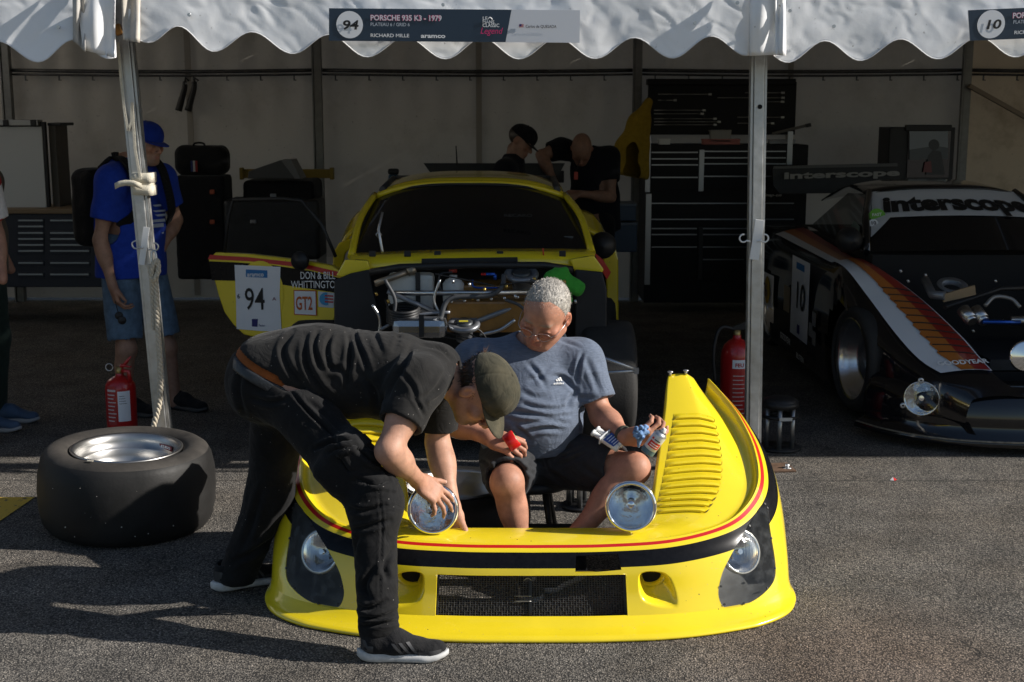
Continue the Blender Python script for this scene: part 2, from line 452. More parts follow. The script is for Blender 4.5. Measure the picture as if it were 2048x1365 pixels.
# ================================================================== tents
def pvc(name, col, tr, bump=0.35, stain=0.12, stcol=(0.42, 0.36, 0.28)):
    m = bpy.data.materials.new(name); m.use_nodes = True
    nt = m.node_tree; N = nt.nodes; L = nt.links
    b = N['Principled BSDF']; out = N['Material Output']
    tc = N.new('ShaderNodeTexCoord'); src = tc.outputs['Object']
    n = N.new('ShaderNodeTexNoise'); n.inputs['Scale'].default_value = 2.6; n.inputs['Detail'].default_value = 8; n.inputs['Roughness'].default_value = 0.68; L.new(src, n.inputs[0])
    r = N.new('ShaderNodeMapRange'); r.inputs['From Min'].default_value = 0.5; r.inputs['From Max'].default_value = 0.78; r.inputs['To Max'].default_value = stain * 4; L.new(n.outputs[0], r.inputs[0])
    mx = N.new('ShaderNodeMix'); mx.data_type = 'RGBA'; mx.inputs['A'].default_value = (*col, 1); mx.inputs['B'].default_value = (*[c * s for c, s in zip(col, stcol)], 1)
    L.new(r.outputs[0], mx.inputs['Factor'])
    # small dirt specks
    v = N.new('ShaderNodeTexNoise'); v.inputs['Scale'].default_value = 34; v.inputs['Detail'].default_value = 3; L.new(src, v.inputs[0])
    rv = N.new('ShaderNodeMapRange'); rv.inputs['From Min'].default_value = 0.69; rv.inputs['From Max'].default_value = 0.76; rv.inputs['To Max'].default_value = 0.5; L.new(v.outputs[0], rv.inputs[0])
    m2 = N.new('ShaderNodeMix'); m2.data_type = 'RGBA'; m2.inputs['B'].default_value = (0.16, 0.14, 0.12, 1); L.new(rv.outputs[0], m2.inputs['Factor']); L.new(mx.outputs['Result'], m2.inputs['A'])
    L.new(m2.outputs['Result'], b.inputs['Base Color'])
    b.inputs['Roughness'].default_value = 0.5; b.inputs['Specular IOR Level'].default_value = 0.3
    bn = N.new('ShaderNodeTexNoise'); bn.inputs['Scale'].default_value = 16; bn.inputs['Detail'].default_value = 4; L.new(src, bn.inputs[0])
    bp = N.new('ShaderNodeBump'); bp.inputs['Strength'].default_value = bump; bp.inputs['Distance'].default_value = 0.008; L.new(bn.outputs[0], bp.inputs['Height']); L.new(bp.outputs[0], b.inputs['Normal'])
    t = N.new('ShaderNodeBsdfTranslucent'); L.new(m2.outputs['Result'], t.inputs[0])
    ms = N.new('ShaderNodeMixShader'); ms.inputs[0].default_value = tr
    L.new(b.outputs[0], ms.inputs[1]); L.new(t.outputs[0], ms.inputs[2]); L.new(ms.outputs[0], out.inputs['Surface'])
    MATS[name] = m; return m
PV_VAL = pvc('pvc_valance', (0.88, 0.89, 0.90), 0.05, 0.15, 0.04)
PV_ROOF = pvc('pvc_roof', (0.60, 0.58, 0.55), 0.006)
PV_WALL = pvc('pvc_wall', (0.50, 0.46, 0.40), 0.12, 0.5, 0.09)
PV_WARM = pvc('pvc_warm_lit_wall', (0.66, 0.53, 0.37), 0.09, 0.5, 0.2)  # wall PVC with the warm sun tone put into its colour
ALU = mat('tent_aluminium', (0.52, 0.52, 0.51), 0.42, 0.85, noise=0.16, nscale=22, bump=0.12, bscale=70, rvar=0.12)
STEEL_DK = mat('dark_steel', (0.10, 0.10, 0.10), 0.5, 0.8, noise=0.3, nscale=20)
WEB = mat('webbing', (0.62, 0.57, 0.46), 0.9, noise=0.15, nscale=60, bump=0.5, bscale=300)

YV, YP, YB = 6.05, 6.36, 12.42          # valance plane, front pole line, back wall plane

def valance(parent, xa, xb, lobes, zc, amp, seed, ztop=2.62, slope=0.0):
    """hanging scalloped skirt with real folds; lobes = x of the lowest points"""
    xs = np.linspace(xa, xb, max(20, int((xb - xa) / 0.011)))
    lob = np.array(lobes); zl = np.interp(xs, lob[:, 0], lob[:, 1])
    ph = np.interp(xs, lob[:, 0], np.arange(len(lob)), left=None, right=None)
    dx = np.median(np.diff(lob[:, 0]))
    ph = np.where(xs < lob[0, 0], (xs - lob[0, 0]) / dx, np.where(xs > lob[-1, 0], len(lob) - 1 + (xs - lob[-1, 0]) / dx, ph))
    zb = zl + amp * (1 - np.cos(2 * math.pi * ph))
    nz = 64
    t = np.linspace(0, 1, nz)[:, None]
    Z = zb[None, :] * (1 - t) + ztop * t
    X = np.repeat(xs[None, :], nz, 0)
    P = np.stack([X * 3.1 + seed, Z * 2.2, 0 * Z + seed], -1)
    fold = 0.015 * fbm(P, 2)
    # slack creases: steep oblique ripples
    q = np.stack([X * 7 + Z * 6 + seed * 3, Z * 4 - X * 2.5, 0 * Z + 3.3], -1)
    fold += 0.006 * (np.abs(fbm(q, 2)) * 2)
    q2 = np.stack([X * 19 - Z * 9, Z * 11 + seed, 0 * Z], -1)
    fold += 0.004 * fbm(q2, 2)
    q3 = np.stack([X * 9 + Z * 13 + 4 * fbm(np.stack([X * 3, Z * 3, 0 * X + seed], -1), 2), Z * 6 - X * 5 + seed, 0 * Z], -1); fold += 0.010 * np.clip(0.10 - np.abs(fbm(q3, 2)), 0, 1) * 2
    fold -= 0.03 * (1 - t) ** 2 * (0.35 + fbm(np.stack([X * 2 + seed, 0 * X, 0 * X], -1), 2))
    Y = YV + fold
    mb = MB(); mb.grid(np.stack([X, Y, Z], -1).tolist())
    o = mb.build('valance', PV_VAL, parent, solid=0.004, fixn=False)
    # hem stitched along the scallop
    hem = MB(); hem.tube(np.stack([xs, Y[0] - 0.002, zb], -1)[::2].tolist(), 0.0022, 5)
    hem.build('hem', mat('hem_white', (0.72, 0.72, 0.72), 0.6), o)
    return o

def pxv(x, y, Y=YV):
    p = aty(x, y, Y); return (p.x, p.z)

tent_l = thing('tent', 'white tent bay over the grey haired man in blue shirt and backpack', 'tent', (-3.3, 9.2, 0))
tent_c = thing('tent', 'white tent bay over the yellow race car with sign 94 on its valance', 'tent', (-0.3, 9.2, 0))
tent_r = thing('tent', 'white tent bay over the black race car with sign 10 on its valance', 'tent', (2.8, 9.2, 0))

valance(tent_l, -5.2, pxv(231, 60)[0], [pxv(-80, 124), pxv(80, 125), pxv(221, 118)], 0, 0.046, 3.0)
valance(tent_c, pxv(248, 60)[0], pxv(1500, 60)[0], [pxv(297, 86), pxv(427, 104), pxv(585, 108), pxv(734, 115), pxv(891, 119), pxv(1038, 119), pxv(1190, 118), pxv(1345, 117), pxv(1495, 112)], 0, 0.046, 9.0)
valance(tent_r, pxv(1503, 60)[0], 4.4, [pxv(1425, 118), pxv(1574, 126), pxv(1720, 122), pxv(1874, 119), pxv(2030, 115), pxv(2180, 112)], 0, 0.046, 17.0)

def roof(parent, xa, xb, name='roof'):
    mb = MB(); ny = 26; nx = 22
    P = []
    for j in range(ny + 1):
        y = 6.17 + (YB + 0.1 - 6.17) * j / ny
        row = []
        for i in range(nx + 1):
            x = xa + (xb - xa) * i / nx
            k = 1 - abs((y - 9.3) / 3.2)
            z = 2.58 + 0.95 * k - 0.05 * math.sin(math.pi * i / nx) * math.sin(math.pi * j / ny)
            row.append((x, y, z))
        P.append(row)
    mb.grid(P); return mb.build(name, PV_ROOF, parent, solid=0.003, fixn=False)
XB = [-4.68, -1.80, 1.17, 4.22]          # bay lines at the back
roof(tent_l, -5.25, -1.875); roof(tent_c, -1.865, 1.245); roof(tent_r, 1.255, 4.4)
tent_x = thing('tent', 'tent bay with warm sunlight in its wall colour next to the sign 10 bay', 'tent', (6.3, 9.2, 0))
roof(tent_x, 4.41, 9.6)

def back_wall(parent, xa, xb, m, seed, name='back_wall'):
    nx = int((xb - xa) / 0.03); nz = 60; mb = MB()
    X = np.repeat(np.linspace(xa, xb, nx)[None], nz, 0); Z = np.repeat(np.linspace(0.02, 2.62, nz)[:, None], nx, 1)
    y = 0.05 * fbm(np.stack([X * 2.2 + seed, Z * 0.8, 0 * X], -1), 3) + 0.03 * np.abs(fbm(np.stack([X * 5 + Z * 3, Z * 3 - X * 2 + seed, 0 * X], -1), 2))
    y += 0.012 * np.sin(X * 2 * math.pi / 0.31) * np.clip((Z - 1.5) / 0.6, 0, 1)
    mb.grid(np.stack([X, YB + y, Z], -1).tolist())
    return mb.build(name, m, parent, fixn=False)
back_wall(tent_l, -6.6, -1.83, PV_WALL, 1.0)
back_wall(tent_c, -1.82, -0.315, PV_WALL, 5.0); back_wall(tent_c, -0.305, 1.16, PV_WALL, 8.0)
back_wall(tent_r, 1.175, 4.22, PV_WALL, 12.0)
back_wall(tent_x, 4.24, 9.6, PV_WARM, 21.0)
# unseen end walls, raised to stop sun leaks (left end and far right end)
for xx, nm, par in ((-6.6, 'unseen_end_wall', tent_l), (9.6, 'unseen_end_wall', tent_x)):
    mb = MB(); mb.grid([[(xx, 6.2 + 6.2 * j / 8, 3.75 * i / 6) for i in range(7)] for j in range(9)]); mb.build(nm, PV_WALL, par, fixn=False)

def back_rail(parent, xa, xb):
    mb = MB()
    for z, r in ((2.165, 0.017), (2.128, 0.010)):
        mb.tube([(xa + (xb - xa) * k / 8, YB - 0.10, z - 0.014 * math.sin(math.pi * k / 8)) for k in range(9)], r, 8)
    x = xa + 0.12
    while x < xb:
        mb.box((x, YB - 0.10, 2.095), (0.012, 0.012, 0.05)); mb.box((x + 0.008, YB - 0.10, 2.075), (0.024, 0.010, 0.010)); x += 0.312
    mb.build('curtain_rail', STEEL_DK, parent)
for par, a, b in ((tent_l, XB[0] + .04, XB[1] - .04), (tent_c, XB[1] + .04, XB[2] - .04), (tent_r, XB[2] + .04, XB[3] - .04), (tent_x, XB[3] + .04, 7.2)):
    back_rail(par, a, b)
GREYP = mat('post_grey', (0.20, 0.20, 0.19), 0.5, 0.7, noise=0.15, nscale=15)
for par, x in ((tent_l, XB[0]), (tent_c, XB[1]), (tent_c, XB[2]), (tent_r, XB[3])):
    mb = MB(); mb.box((x, YB - 0.12, 1.3), (0.07, 0.07, 2.6), bev=0.006); mb.box((x - 0.045, YB - 0.14, 1.3), (0.012, 0.05, 2.6)); mb.build('back_post', GREYP, par)
# vertical closing strip of the wall between two sheets
mb = MB(); mb.box((-0.31, YB - 0.035, 1.3), (0.055, 0.012, 2.5)); mb.build('wall_closure', mat('closure_grey', (0.30, 0.28, 0.25), 0.7), tent_c)
mb = MB(); mb.box((-3.02, YB - 0.045, 1.3), (0.055, 0.012, 2.5)); mb.build('wall_closure', MATS['closure_grey'], tent_l)
mb = MB(); mb.box((2.60, YB - 0.045, 1.3), (0.05, 0.012, 2.5)); mb.build('wall_closure', MATS['closure_grey'], tent_r)
p, q = aty(1938, 172, YB - 0.2), aty(2140, 285, YB - 0.2)
mb = MB(); mb.bar(p, q, 0.05, 0.04, bev=0.004); mb.build('brace', mat('brace_brown', (0.24, 0.19, 0.14), 0.5, 0.4), tent_x)

# ---- front legs
def front_leg(pt, pb, parent, w=0.078):
    """extruded aluminium leg: box with two keder lips"""
    d = (pt - pb).normalized(); mb = MB()
    mb.bar(pb, pt, w * 0.62, 0.07, up=(0, 1, 0), bev=0.004)
    r = Vector((1, 0, 0))
    for s in (-1, 1):
        mb.bar(pb + r * s * w * 0.42 + Vector((0, -0.018, 0)), pt + r * s * w * 0.42 + Vector((0, -0.018, 0)), w * 0.14, 0.012, up=(0, 1, 0))
        mb.bar(pb + r * s * w * 0.40 + Vector((0, 0.012, 0)), pt + r * s * w * 0.40 + Vector((0, 0.012, 0)), w * 0.20, 0.03, up=(0, 1, 0))
    return mb.build('leg', ALU, parent)
lb = aty(326, 850, YP); lt = aty(252, 90, YP); dl = (lt - lb) / (lt.z - lb.z)
leg_l = front_leg(lb + dl * (2.6 - lb.z), lb + dl * (0.012 - lb.z), tent_c)
rb = aty(1506, 850, YP); rt = aty(1517, 115, YP); dr = (rt - rb) / (rt.z - rb.z)
leg_r = front_leg(rb + dr * (2.6 - rb.z), rb + dr * (0.012 - rb.z), tent_c)
RUST = mat('rusty_plate', (0.14, 0.085, 0.055), 0.75, 0.3, noise=0.35, nscale=30, bump=0.4, bscale=80)
ZINC = mat('zinc', (0.55, 0.56, 0.57), 0.35, 0.9, noise=0.15, nscale=40)
pc = atz(1560, 940)
mb = MB(); mb.box((pc.x - 0.02, pc.y + 0.02, 0.005), (0.17, 0.15, 0.010), 0.1, bev=0.002); mb.build('base_plate', RUST, leg_r)
mb = MB(); mb.cyl((pc.x + .035, pc.y - .0, .01), (pc.x + .035, pc.y, .03), .012, n=6); mb.cyl((pc.x + .035, pc.y, .01), (pc.x + .035, pc.y, .012), .024, n=14); mb.build('anchor_bolt', ZINC, leg_r)
pc = lb + dl * (0 - lb.z)
mb = MB(); mb.box((pc.x, pc.y, 0.005), (0.17, 0.15, 0.010), bev=0.002); mb.build('base_plate', RUST, leg_l)
# bolt hole of the right leg, label plate and double hook
h = aty(1520, 214, YP - .04)
mb = MB(); mb.cyl(h + V(0, .002, 0), h + V(0, -.002, 0), .011, n=16); mb.build('bolt_hole', mat('black_hole', (0.004, 0.004, 0.004), 0.9), leg_r)
WHITE_PL = mat('white_plastic', (0.72, 0.72, 0.71), 0.45, noise=0.05)
mb = MB(); a, b = aty(1520, 440, YP - .06), aty(1508, 520, YP - .06); mb.bar(a, b, 0.046, 0.006, up=(0, 1, 0), bev=0.002); mb.build('hook_plate', WHITE_PL, leg_r)
def hook(px, py, s, leg, Yh=YP - .065, m=WHITE_PL, k=1.0):
    c = aty(px, py, Yh); pts = []
    for i in range(11):
        t = -0.3 * math.pi + 1.35 * math.pi * i / 10
        pts.append(c + V(s * 0.019 * k * math.sin(t) * 1.0, 0, -0.019 * k * math.cos(t)))
    pts = [c + V(-s * 0.035 * k, 0, -0.016 * k)] + pts
    mb = MB(); mb.tube(pts, 0.0042 * k, 6); return mb.build('hook', m, leg)
hook(1487, 477, -1, leg_r); hook(1529, 477, 1, leg_r)
# left leg: webbing strap wound round it, tail, ratchet, steel hook, carabiner and rope
sc_ = aty(289, 368, YP)
mb = MB()
for dz, tilt in ((0.03, 0.02), (-0.028, -0.05), (0.0, 0.0)):
    P = []
    for zz in (-0.024, 0.024):
        row = []
        for i in range(17):
            t = 2 * math.pi * i / 16; ks = 1 + abs(dz) * 3; sx = 0.045 * ks * max(-1, min(1, 1.35 * math.cos(t))); sy = 0.048 * ks * max(-1, min(1, 1.35 * math.sin(t)))
            row.append((sc_.x + sx, sc_.y + sy, sc_.z + dz + zz + tilt * sx))
        P.append(row)
    mb.grid(P)
tail = [aty(x, y, YP - .07) for x, y in ((284, 372), (268, 366), (252, 365), (240, 367), (230, 372))]
mb.grid([[(p.x, p.y, p.z - 0.016) for p in tail], [(p.x, p.y - .006, p.z + 0.012) for p in tail]])
mb.build('strap', WEB, leg_l, solid=0.003, fixn=False)
mb = MB(); pts = [aty(x, y, YP - .055) for x, y in ((236, 85), (241, 150), (248, 215), (256, 262), (263, 245), (264, 205), (270, 300), (281, 360))]
for k in range(len(pts) - 1):
    mb.bar(pts[k], pts[k + 1], 0.012, 0.003, up=(0, 1, 0))
mb.build('strap', WEB, leg_l)
rp = aty(237, 60, YP - .10)
mb = MB(); mb.box(rp, (0.034, 0.03, 0.05), Matrix.Rotation(-0.35, 3, 'Y'), bev=0.004); mb.build('ratchet', mat('ratchet_brass', (0.40, 0.20, 0.06), 0.45, 0.6), leg_l)
mb = MB(); mb.bar(aty(293, 455, YP - .05), aty(283, 530, YP - .05), 0.03, 0.004, up=(0, 1, 0)); mb.build('hook_plate', WHITE_PL, leg_l)
hook(272, 490, -1, leg_l, m=ZINC); hook(309, 494, 1, leg_l, m=ZINC)
cb = []
for i in range(13):
    t = 2 * math.pi * i / 12; c = aty(308, 520, YP - .075); cb.append(c + V(0.013 * math.cos(t), 0.004 * math.sin(t), 0.045 * math.sin(t)))
mb = MB(); mb.tube(cb, 0.005, 7, caps=False); mb.build('carabiner', ZINC, leg_l)
# braided rope: three twisted strands hanging from the carabiner
ROPE = mat('rope', (0.52, 0.46, 0.36), 0.95, noise=0.2, nscale=120, bump=0.6, bscale=500)
def rope_path(px):
    return crom([tuple(aty(x, y, Y)) for x, y, Y in px], 26)
def strand_rope(mb, path, R=0.0075, r=0.0075, turns=90, strands=3):
    n = len(path); s = np.zeros(n)
    for i in range(1, n): s[i] = s[i - 1] + np.linalg.norm(path[i] - path[i - 1])
    for k in range(strands):
        pts = []
        for i in range(n):
            d = path[min(i + 1, n - 1)] - path[max(i - 1, 0)]; d = Vector(d).normalized(); rr, uu = mb.frame(d)
            t = s[i] * turns + 2 * math.pi * k / strands
            pts.append(Vector(path[i]) + (rr * math.cos(t) + uu * math.sin(t)) * R)
        mb.tube(pts, r, 6)
rope = thing('rope', 'thick frayed natural rope hanging from a carabiner on the leaning tent leg', 'rope', tuple(aty(310, 850, YP - .06)))
mb = MB(); strand_rope(mb, rope_path([(310, 538, YP - .08), (313, 600, YP - .08), (317, 680, YP - .08), (321, 760, YP - .08), (318, 810, YP - .09), (308, 850, YP - .1), (300, 905, YP - .12)]))
mb.build('cord', ROPE, rope)
mb = MB()
strand_rope(mb, rope_path([(299, 530, YP - .085), (305, 560, YP - .1), (316, 545, YP - .1), (314, 522, YP - .09), (304, 540, YP - .1), (306, 600, YP - .075), (308, 660, YP - .07)]), 0.007, 0.007)
mb.build('knot', ROPE, rope)
# white flap of the left bay and grey edge flaps
def flap(px, parent, m, Yf, seed, name='flap'):
    (x0, y0), (x1, y1), (x2, y2), (x3, y3) = px     # tl, tr, br, bl
    P = []
    for j in range(15):
        row = []
        for i in range(9):
            u, v = i / 8, j / 14
            x = (x0 * (1 - u) + x1 * u) * (1 - v) + (x3 * (1 - u) + x2 * u) * v; y = (y0 * (1 - u) + y1 * u) * (1 - v) + (y3 * (1 - u) + y2 * u) * v
            q = aty(x, y, Yf + 0.02 * math.sin(3 * u + 5 * v + seed) + 0.012 * math.sin(9 * u + seed)); row.append(tuple(q))
        P.append(row)
    mb = MB(); mb.grid(P); return mb.build(name, m, parent, solid=0.003, fixn=False)
flap([(150, -40), (232, -40), (229, 116), (166, 100)], tent_l, PV_VAL, YV - .035, 1)
flap([(146, -40), (170, -40), (171, 104), (147, 82)], tent_l, mat('flap_grey', (0.45, 0.43, 0.40), 0.7, noise=0.15, nscale=20), YV - .045, 2)
flap([(240, -40), (281, -40), (279, 86), (247, 80)], tent_c, mat('flap_beige', (0.52, 0.48, 0.42), 0.7, noise=0.15, nscale=20), YV - .03, 4)
flap([(1500, -40), (1568, -40), (1568, 110), (1499, 112)], tent_r, PV_VAL, YV - .045, 8, 'corner_flap')
flap([(1549, -40), (1570, -40), (1571, 112), (1551, 110)], tent_r, PV_VAL, YV - .062, 11, 'hem_strip')
# small fasteners riveted to the skirts
for px, py in ((378, 30), (886, 10), (1475, 6), (1390, 46), (1580, 22), (1668, 53), (116, 55)):
    p_ = aty(px, py, YV - .035); mb = MB(); mb.cyl(p_ + V(0, .012, 0), p_ + V(0, -.002, 0), .008, n=10); mb.build('rivet', ZINC, tent_c if 250 < px < 1500 else (tent_l if px < 250 else tent_r))
# ================================================================== yellow nose panel lying on the asphalt
YEL = (0.80, 0.615, 0.018)
YELLOW = mat('yellow_paint', YEL, 0.25, coat=0.8, noise=0.035, nscale=5, bump=0.03, bscale=9)
def chips(m, scale, thr, rad, col):
    N = m.node_tree.nodes; L = m.node_tree.links; b = N['Principled BSDF']; tc = N['Texture Coordinate']
    v = N.new('ShaderNodeTexVoronoi'); v.inputs['Scale'].default_value = scale; L.new(tc.outputs['Object'], v.inputs[0]); sp = N.new('ShaderNodeSeparateColor'); L.new(v.outputs['Color'], sp.inputs[0])
    g = N.new('ShaderNodeMath'); g.operation = 'GREATER_THAN'; g.inputs[1].default_value = thr; L.new(sp.outputs[0], g.inputs[0]); l = N.new('ShaderNodeMath'); l.operation = 'LESS_THAN'; l.inputs[1].default_value = rad; L.new(v.outputs['Distance'], l.inputs[0])
    mu = N.new('ShaderNodeMath'); mu.operation = 'MULTIPLY'; L.new(g.outputs[0], mu.inputs[0]); L.new(l.outputs[0], mu.inputs[1]); old = b.inputs['Base Color'].links[0].from_socket
    mx = N.new('ShaderNodeMix'); mx.data_type = 'RGBA'; mx.inputs['B'].default_value = (*col, 1); L.new(mu.outputs[0], mx.inputs['Factor']); L.new(old, mx.inputs['A']); L.new(mx.outputs['Result'], b.inputs['Base Color'])
chips(YELLOW, 42, .86, .10, (.10, .07, .02)); chips(YELLOW, 120, .93, .16, (.55, .45, .2))
REDP = mat('red_stripe', (0.50, 0.012, 0.012), 0.3, coat=0.6)
BLKP = mat('black_stripe', (0.006, 0.006, 0.007), 0.22, coat=0.0, spec=.22, noise=0.3, nscale=60)
XC = 0.068                                       # panel centre line
panel = thing('nose_panel', 'yellow race car nose panel with red and black stripes lying on the asphalt', 'car panel', (XC, 4.6, 0))

def curve(pts):
    """arc-length-free table: pts [(key, (u, y, z))] -> function of key"""
    k = np.array([p[0] for p in pts], float); Q = np.array([p[1] for p in pts], float)
    # monotone-ish smooth interpolation by Catmull-Rom resampling
    dense_k = []; dense = []
    C = crom([(a, *b) for a, b in zip(k, Q)], 14)
    C = np.array(C)
    def f(s):
        s = np.asarray(s, float)
        return np.stack([np.interp(s, C[:, 0], C[:, i]) for i in (1, 2, 3)], -1)
    return f
# s = 0 centre, 1 front corner of the headlamp, 2 side, 3 rear tip of the fender fence (u, y, z)
RIM = curve([(0, (0, 4.405, .285)), (.4, (.26, 4.408, .287)), (.8, (.50, 4.435, .296)), (1.2, (.69, 4.52, .318)), (1.5, (.80, 4.63, .355)), (1.8, (.868, 4.77, .415)), (2.2, (.878, 4.945, .50)), (2.6, (.84, 5.10, .592)), (2.85, (.785, 5.22, .66)), (3, (.745, 5.28, .70))])
BLT = curve([(0, (0, 4.372, .262)), (.4, (.26, 4.376, .264)), (.8, (.505, 4.405, .272)), (1.2, (.71, 4.498, .292)), (1.5, (.83, 4.62, .325)), (1.8, (.905, 4.77, .383)), (2.2, (.918, 4.955, .468)), (2.6, (.875, 5.12, .562)), (2.85, (.812, 5.24, .635)), (3, (.765, 5.30, .675))])
BLB = curve([(0, (0, 4.338, .215)), (.4, (.26, 4.343, .216)), (.8, (.515, 4.375, .222)), (1.2, (.74, 4.475, .242)), (1.5, (.872, 4.61, .275)), (1.8, (.945, 4.77, .332)), (2.2, (.955, 4.97, .42)), (2.6, (.905, 5.145, .52)), (2.85, (.835, 5.265, .60)), (3, (.785, 5.32, .65))])
MID = curve([(0, (0, 4.318, .115)), (.4, (.26, 4.324, .115)), (.8, (.54, 4.357, .116)), (1.2, (.80, 4.455, .125)), (1.5, (.930, 4.585, .15)), (1.8, (.972, 4.74, .21)), (2.2, (.975, 4.945, .33)), (2.6, (.922, 5.155, .455)), (2.85, (.85, 5.285, .56)), (3, (.80, 5.335, .62))])
LOW = curve([(0, (0, 4.292, .034)), (.4, (.26, 4.298, .034)), (.8, (.555, 4.335, .034)), (1.2, (.825, 4.435, .036)), (1.5, (.945, 4.55, .045)), (1.8, (.975, 4.695, .075)), (2.2, (.982, 4.90, .235)), (2.6, (.932, 5.15, .395)), (2.85, (.858, 5.30, .52)), (3, (.81, 5.35, .59))])
ROWK = np.array([0., .18, .42, .72, 1.0])
def front_pt(s, t):
    """surface of the front face / fence outside: t 0 at the rim, 1 at the splitter root"""
    s = np.abs(np.asarray(s, float)); t = np.asarray(t, float)
    R = [f(s) for f in (RIM, BLT, BLB, MID, LOW)]
    out = np.zeros(s.shape + (3,))
    # smooth Lagrange-like blend in t through the five rows (Catmull-Rom per segment)
    ext = [2 * R[0] - R[1]] + R + [2 * R[4] - R[3]]
    kk = np.concatenate([[-.18], ROWK, [1.28]])
    seg = np.clip(np.searchsorted(ROWK, t, side='right') - 1, 0, 3)
    for i in range(4):
        m = seg == i
        if not m.any(): continue
        p0, p1, p2, p3 = ext[i][m], ext[i + 1][m], ext[i + 2][m], ext[i + 3][m]
        k0, k1, k2, k3 = kk[i], kk[i + 1], kk[i + 2], kk[i + 3]
        w = ((t[m] - k1) / (k2 - k1))[:, None]
        m1 = (p2 - p0) / (k2 - k0) * (k2 - k1); m2 = (p3 - p1) / (k3 - k1) * (k2 - k1)
        out[m] = (2 * w**3 - 3 * w**2 + 1) * p1 + (w**3 - 2 * w**2 + w) * m1 + (-2 * w**3 + 3 * w**2) * p2 + (w**3 - w**2) * m2
    return out
def sgn_world(s, P):
    Q = P.copy(); Q[..., 0] = np.where(np.asarray(s) < 0, -1, 1) * Q[..., 0] + XC; return Q
# dense lookup to turn photograph pixels into (s, t) on the right half
_S, _T = np.meshgrid(np.linspace(0, 3, 601), np.linspace(0, 1, 161), indexing='ij')
_PX = proj_np(sgn_world(_S.ravel(), front_pt(_S.ravel(), _T.ravel())))
def st_at(px, py):
    i = np.argmin((_PX[:, 0] - px) ** 2 + (_PX[:, 1] - py) ** 2); return float(_S.ravel()[i]), float(_T.ravel()[i])
HL_PX = [(1529, 1006), (1516, 1020), (1498, 1049), (1478, 1083), (1460, 1116), (1445, 1147), (1437, 1175), (1437, 1195), (1446, 1212), (1461, 1218), (1485, 1211), (1510, 1200), (1535, 1180), (1549, 1160), (1552, 1138), (1548, 1105), (1543, 1075), (1538, 1040), (1534, 1014)]
HL = np.array([(a[0], a[1]) for a in crom([st_at(*p) for p in HL_PX], 3, closed=True)])
DUCT_PX = [(1276, 1160), (1280, 1147), (1300, 1142), (1330, 1146), (1345, 1165), (1355, 1195), (1354, 1215), (1335, 1217), (1305, 1212), (1285, 1202), (1278, 1182)]
DUCT = np.array(crom([st_at(*p) for p in DUCT_PX], 3, closed=True))
sg, _ = st_at(1255, 1200)                         # grille edge
tg0, tg1 = st_at(1150, 1151)[1], st_at(1150, 1254)[1]
GR = np.array([(-sg, tg0), (sg, tg0), (sg, tg1), (-sg, tg1)])
def inside(P, poly):
    x, y = P[:, 0], P[:, 1]; r = np.zeros(len(P), bool); n = len(poly); j = n - 1
    for i in range(n):
        xi, yi = poly[i]; xj, yj = poly[j]
        c = ((yi > y) != (yj > y)) & (x < (xj - xi) * (y - yi) / (yj - yi + 1e-12) + xi); r ^= c; j = i
    return r
def mirror(poly): return np.array([(-a, b) for a, b in poly])[::-1]
# ---- constrained triangulation of the front sheet in (s, t)
pts = []; edges = []
def add_loop(poly, closed=True):
    o = len(pts); pts.extend([tuple(p) for p in poly]); n = len(poly)
    edges.extend([(o + i, o + (i + 1) % n) for i in range(n if closed else n - 1)])
ss = np.concatenate([np.linspace(-3, 3, 241)])
for tt in (0.0, 0.035, 0.10, 0.18, 0.42, 1.0):
    add_loop([(s, tt) for s in ss], False)
def ins_loop(poly):      # loops cross the row lines; the triangulation splits them itself
    add_loop(poly)
def dens(poly, k=6):
    return [tuple(np.array(poly[i]) * (1 - j / k) + np.array(poly[(i + 1) % len(poly)]) * j / k) for i in range(len(poly)) for j in range(k)]
for lp in (HL, mirror(HL)): ins_loop(lp)
for k_ in (1.14, 1.07, 1.0, .93, .86, .78, .68, .55, .4):
    for lp in (DUCT, mirror(DUCT)): ins_loop(lp.mean(0) + (lp - lp.mean(0)) * k_)
ins_loop(dens(GR, 14))
GAP = np.array([st_at(1152, 1112), st_at(1236, 1108), st_at(1242, 1140), st_at(1150, 1147)]); ins_loop(dens(GAP, 8))
edges += [(0, 0)] * 0
for s in ss[1:-1]:
    for tt in np.linspace(0.05, 0.97, 34):
        q_ = np.array([[abs(s), tt]]); c_d = DUCT.mean(0)
        if inside(q_, c_d + (DUCT - c_d) * 1.2)[0]: continue
        pts.append((s + 0.004 * math.sin(tt * 40), tt))
SCL = 0.35                                         # aspect of the parameter plane
V2, E2, F2, *_ = delaunay_2d_cdt([Vector((p[0] * SCL, p[1])) for p in pts], edges, [], 0, 1e-5)
V2 = np.array([(v.x / SCL, v.y) for v in V2]); F2 = [list(f) for f in F2]
cen = np.array([V2[f].mean(0) for f in F2])
hole = inside(cen, GR) | inside(cen, HL) | inside(cen, mirror(HL))
# gap cut between two pieces of the black band
gap = inside(cen, GAP)
P3 = front_pt(V2[:, 0], V2[:, 1])
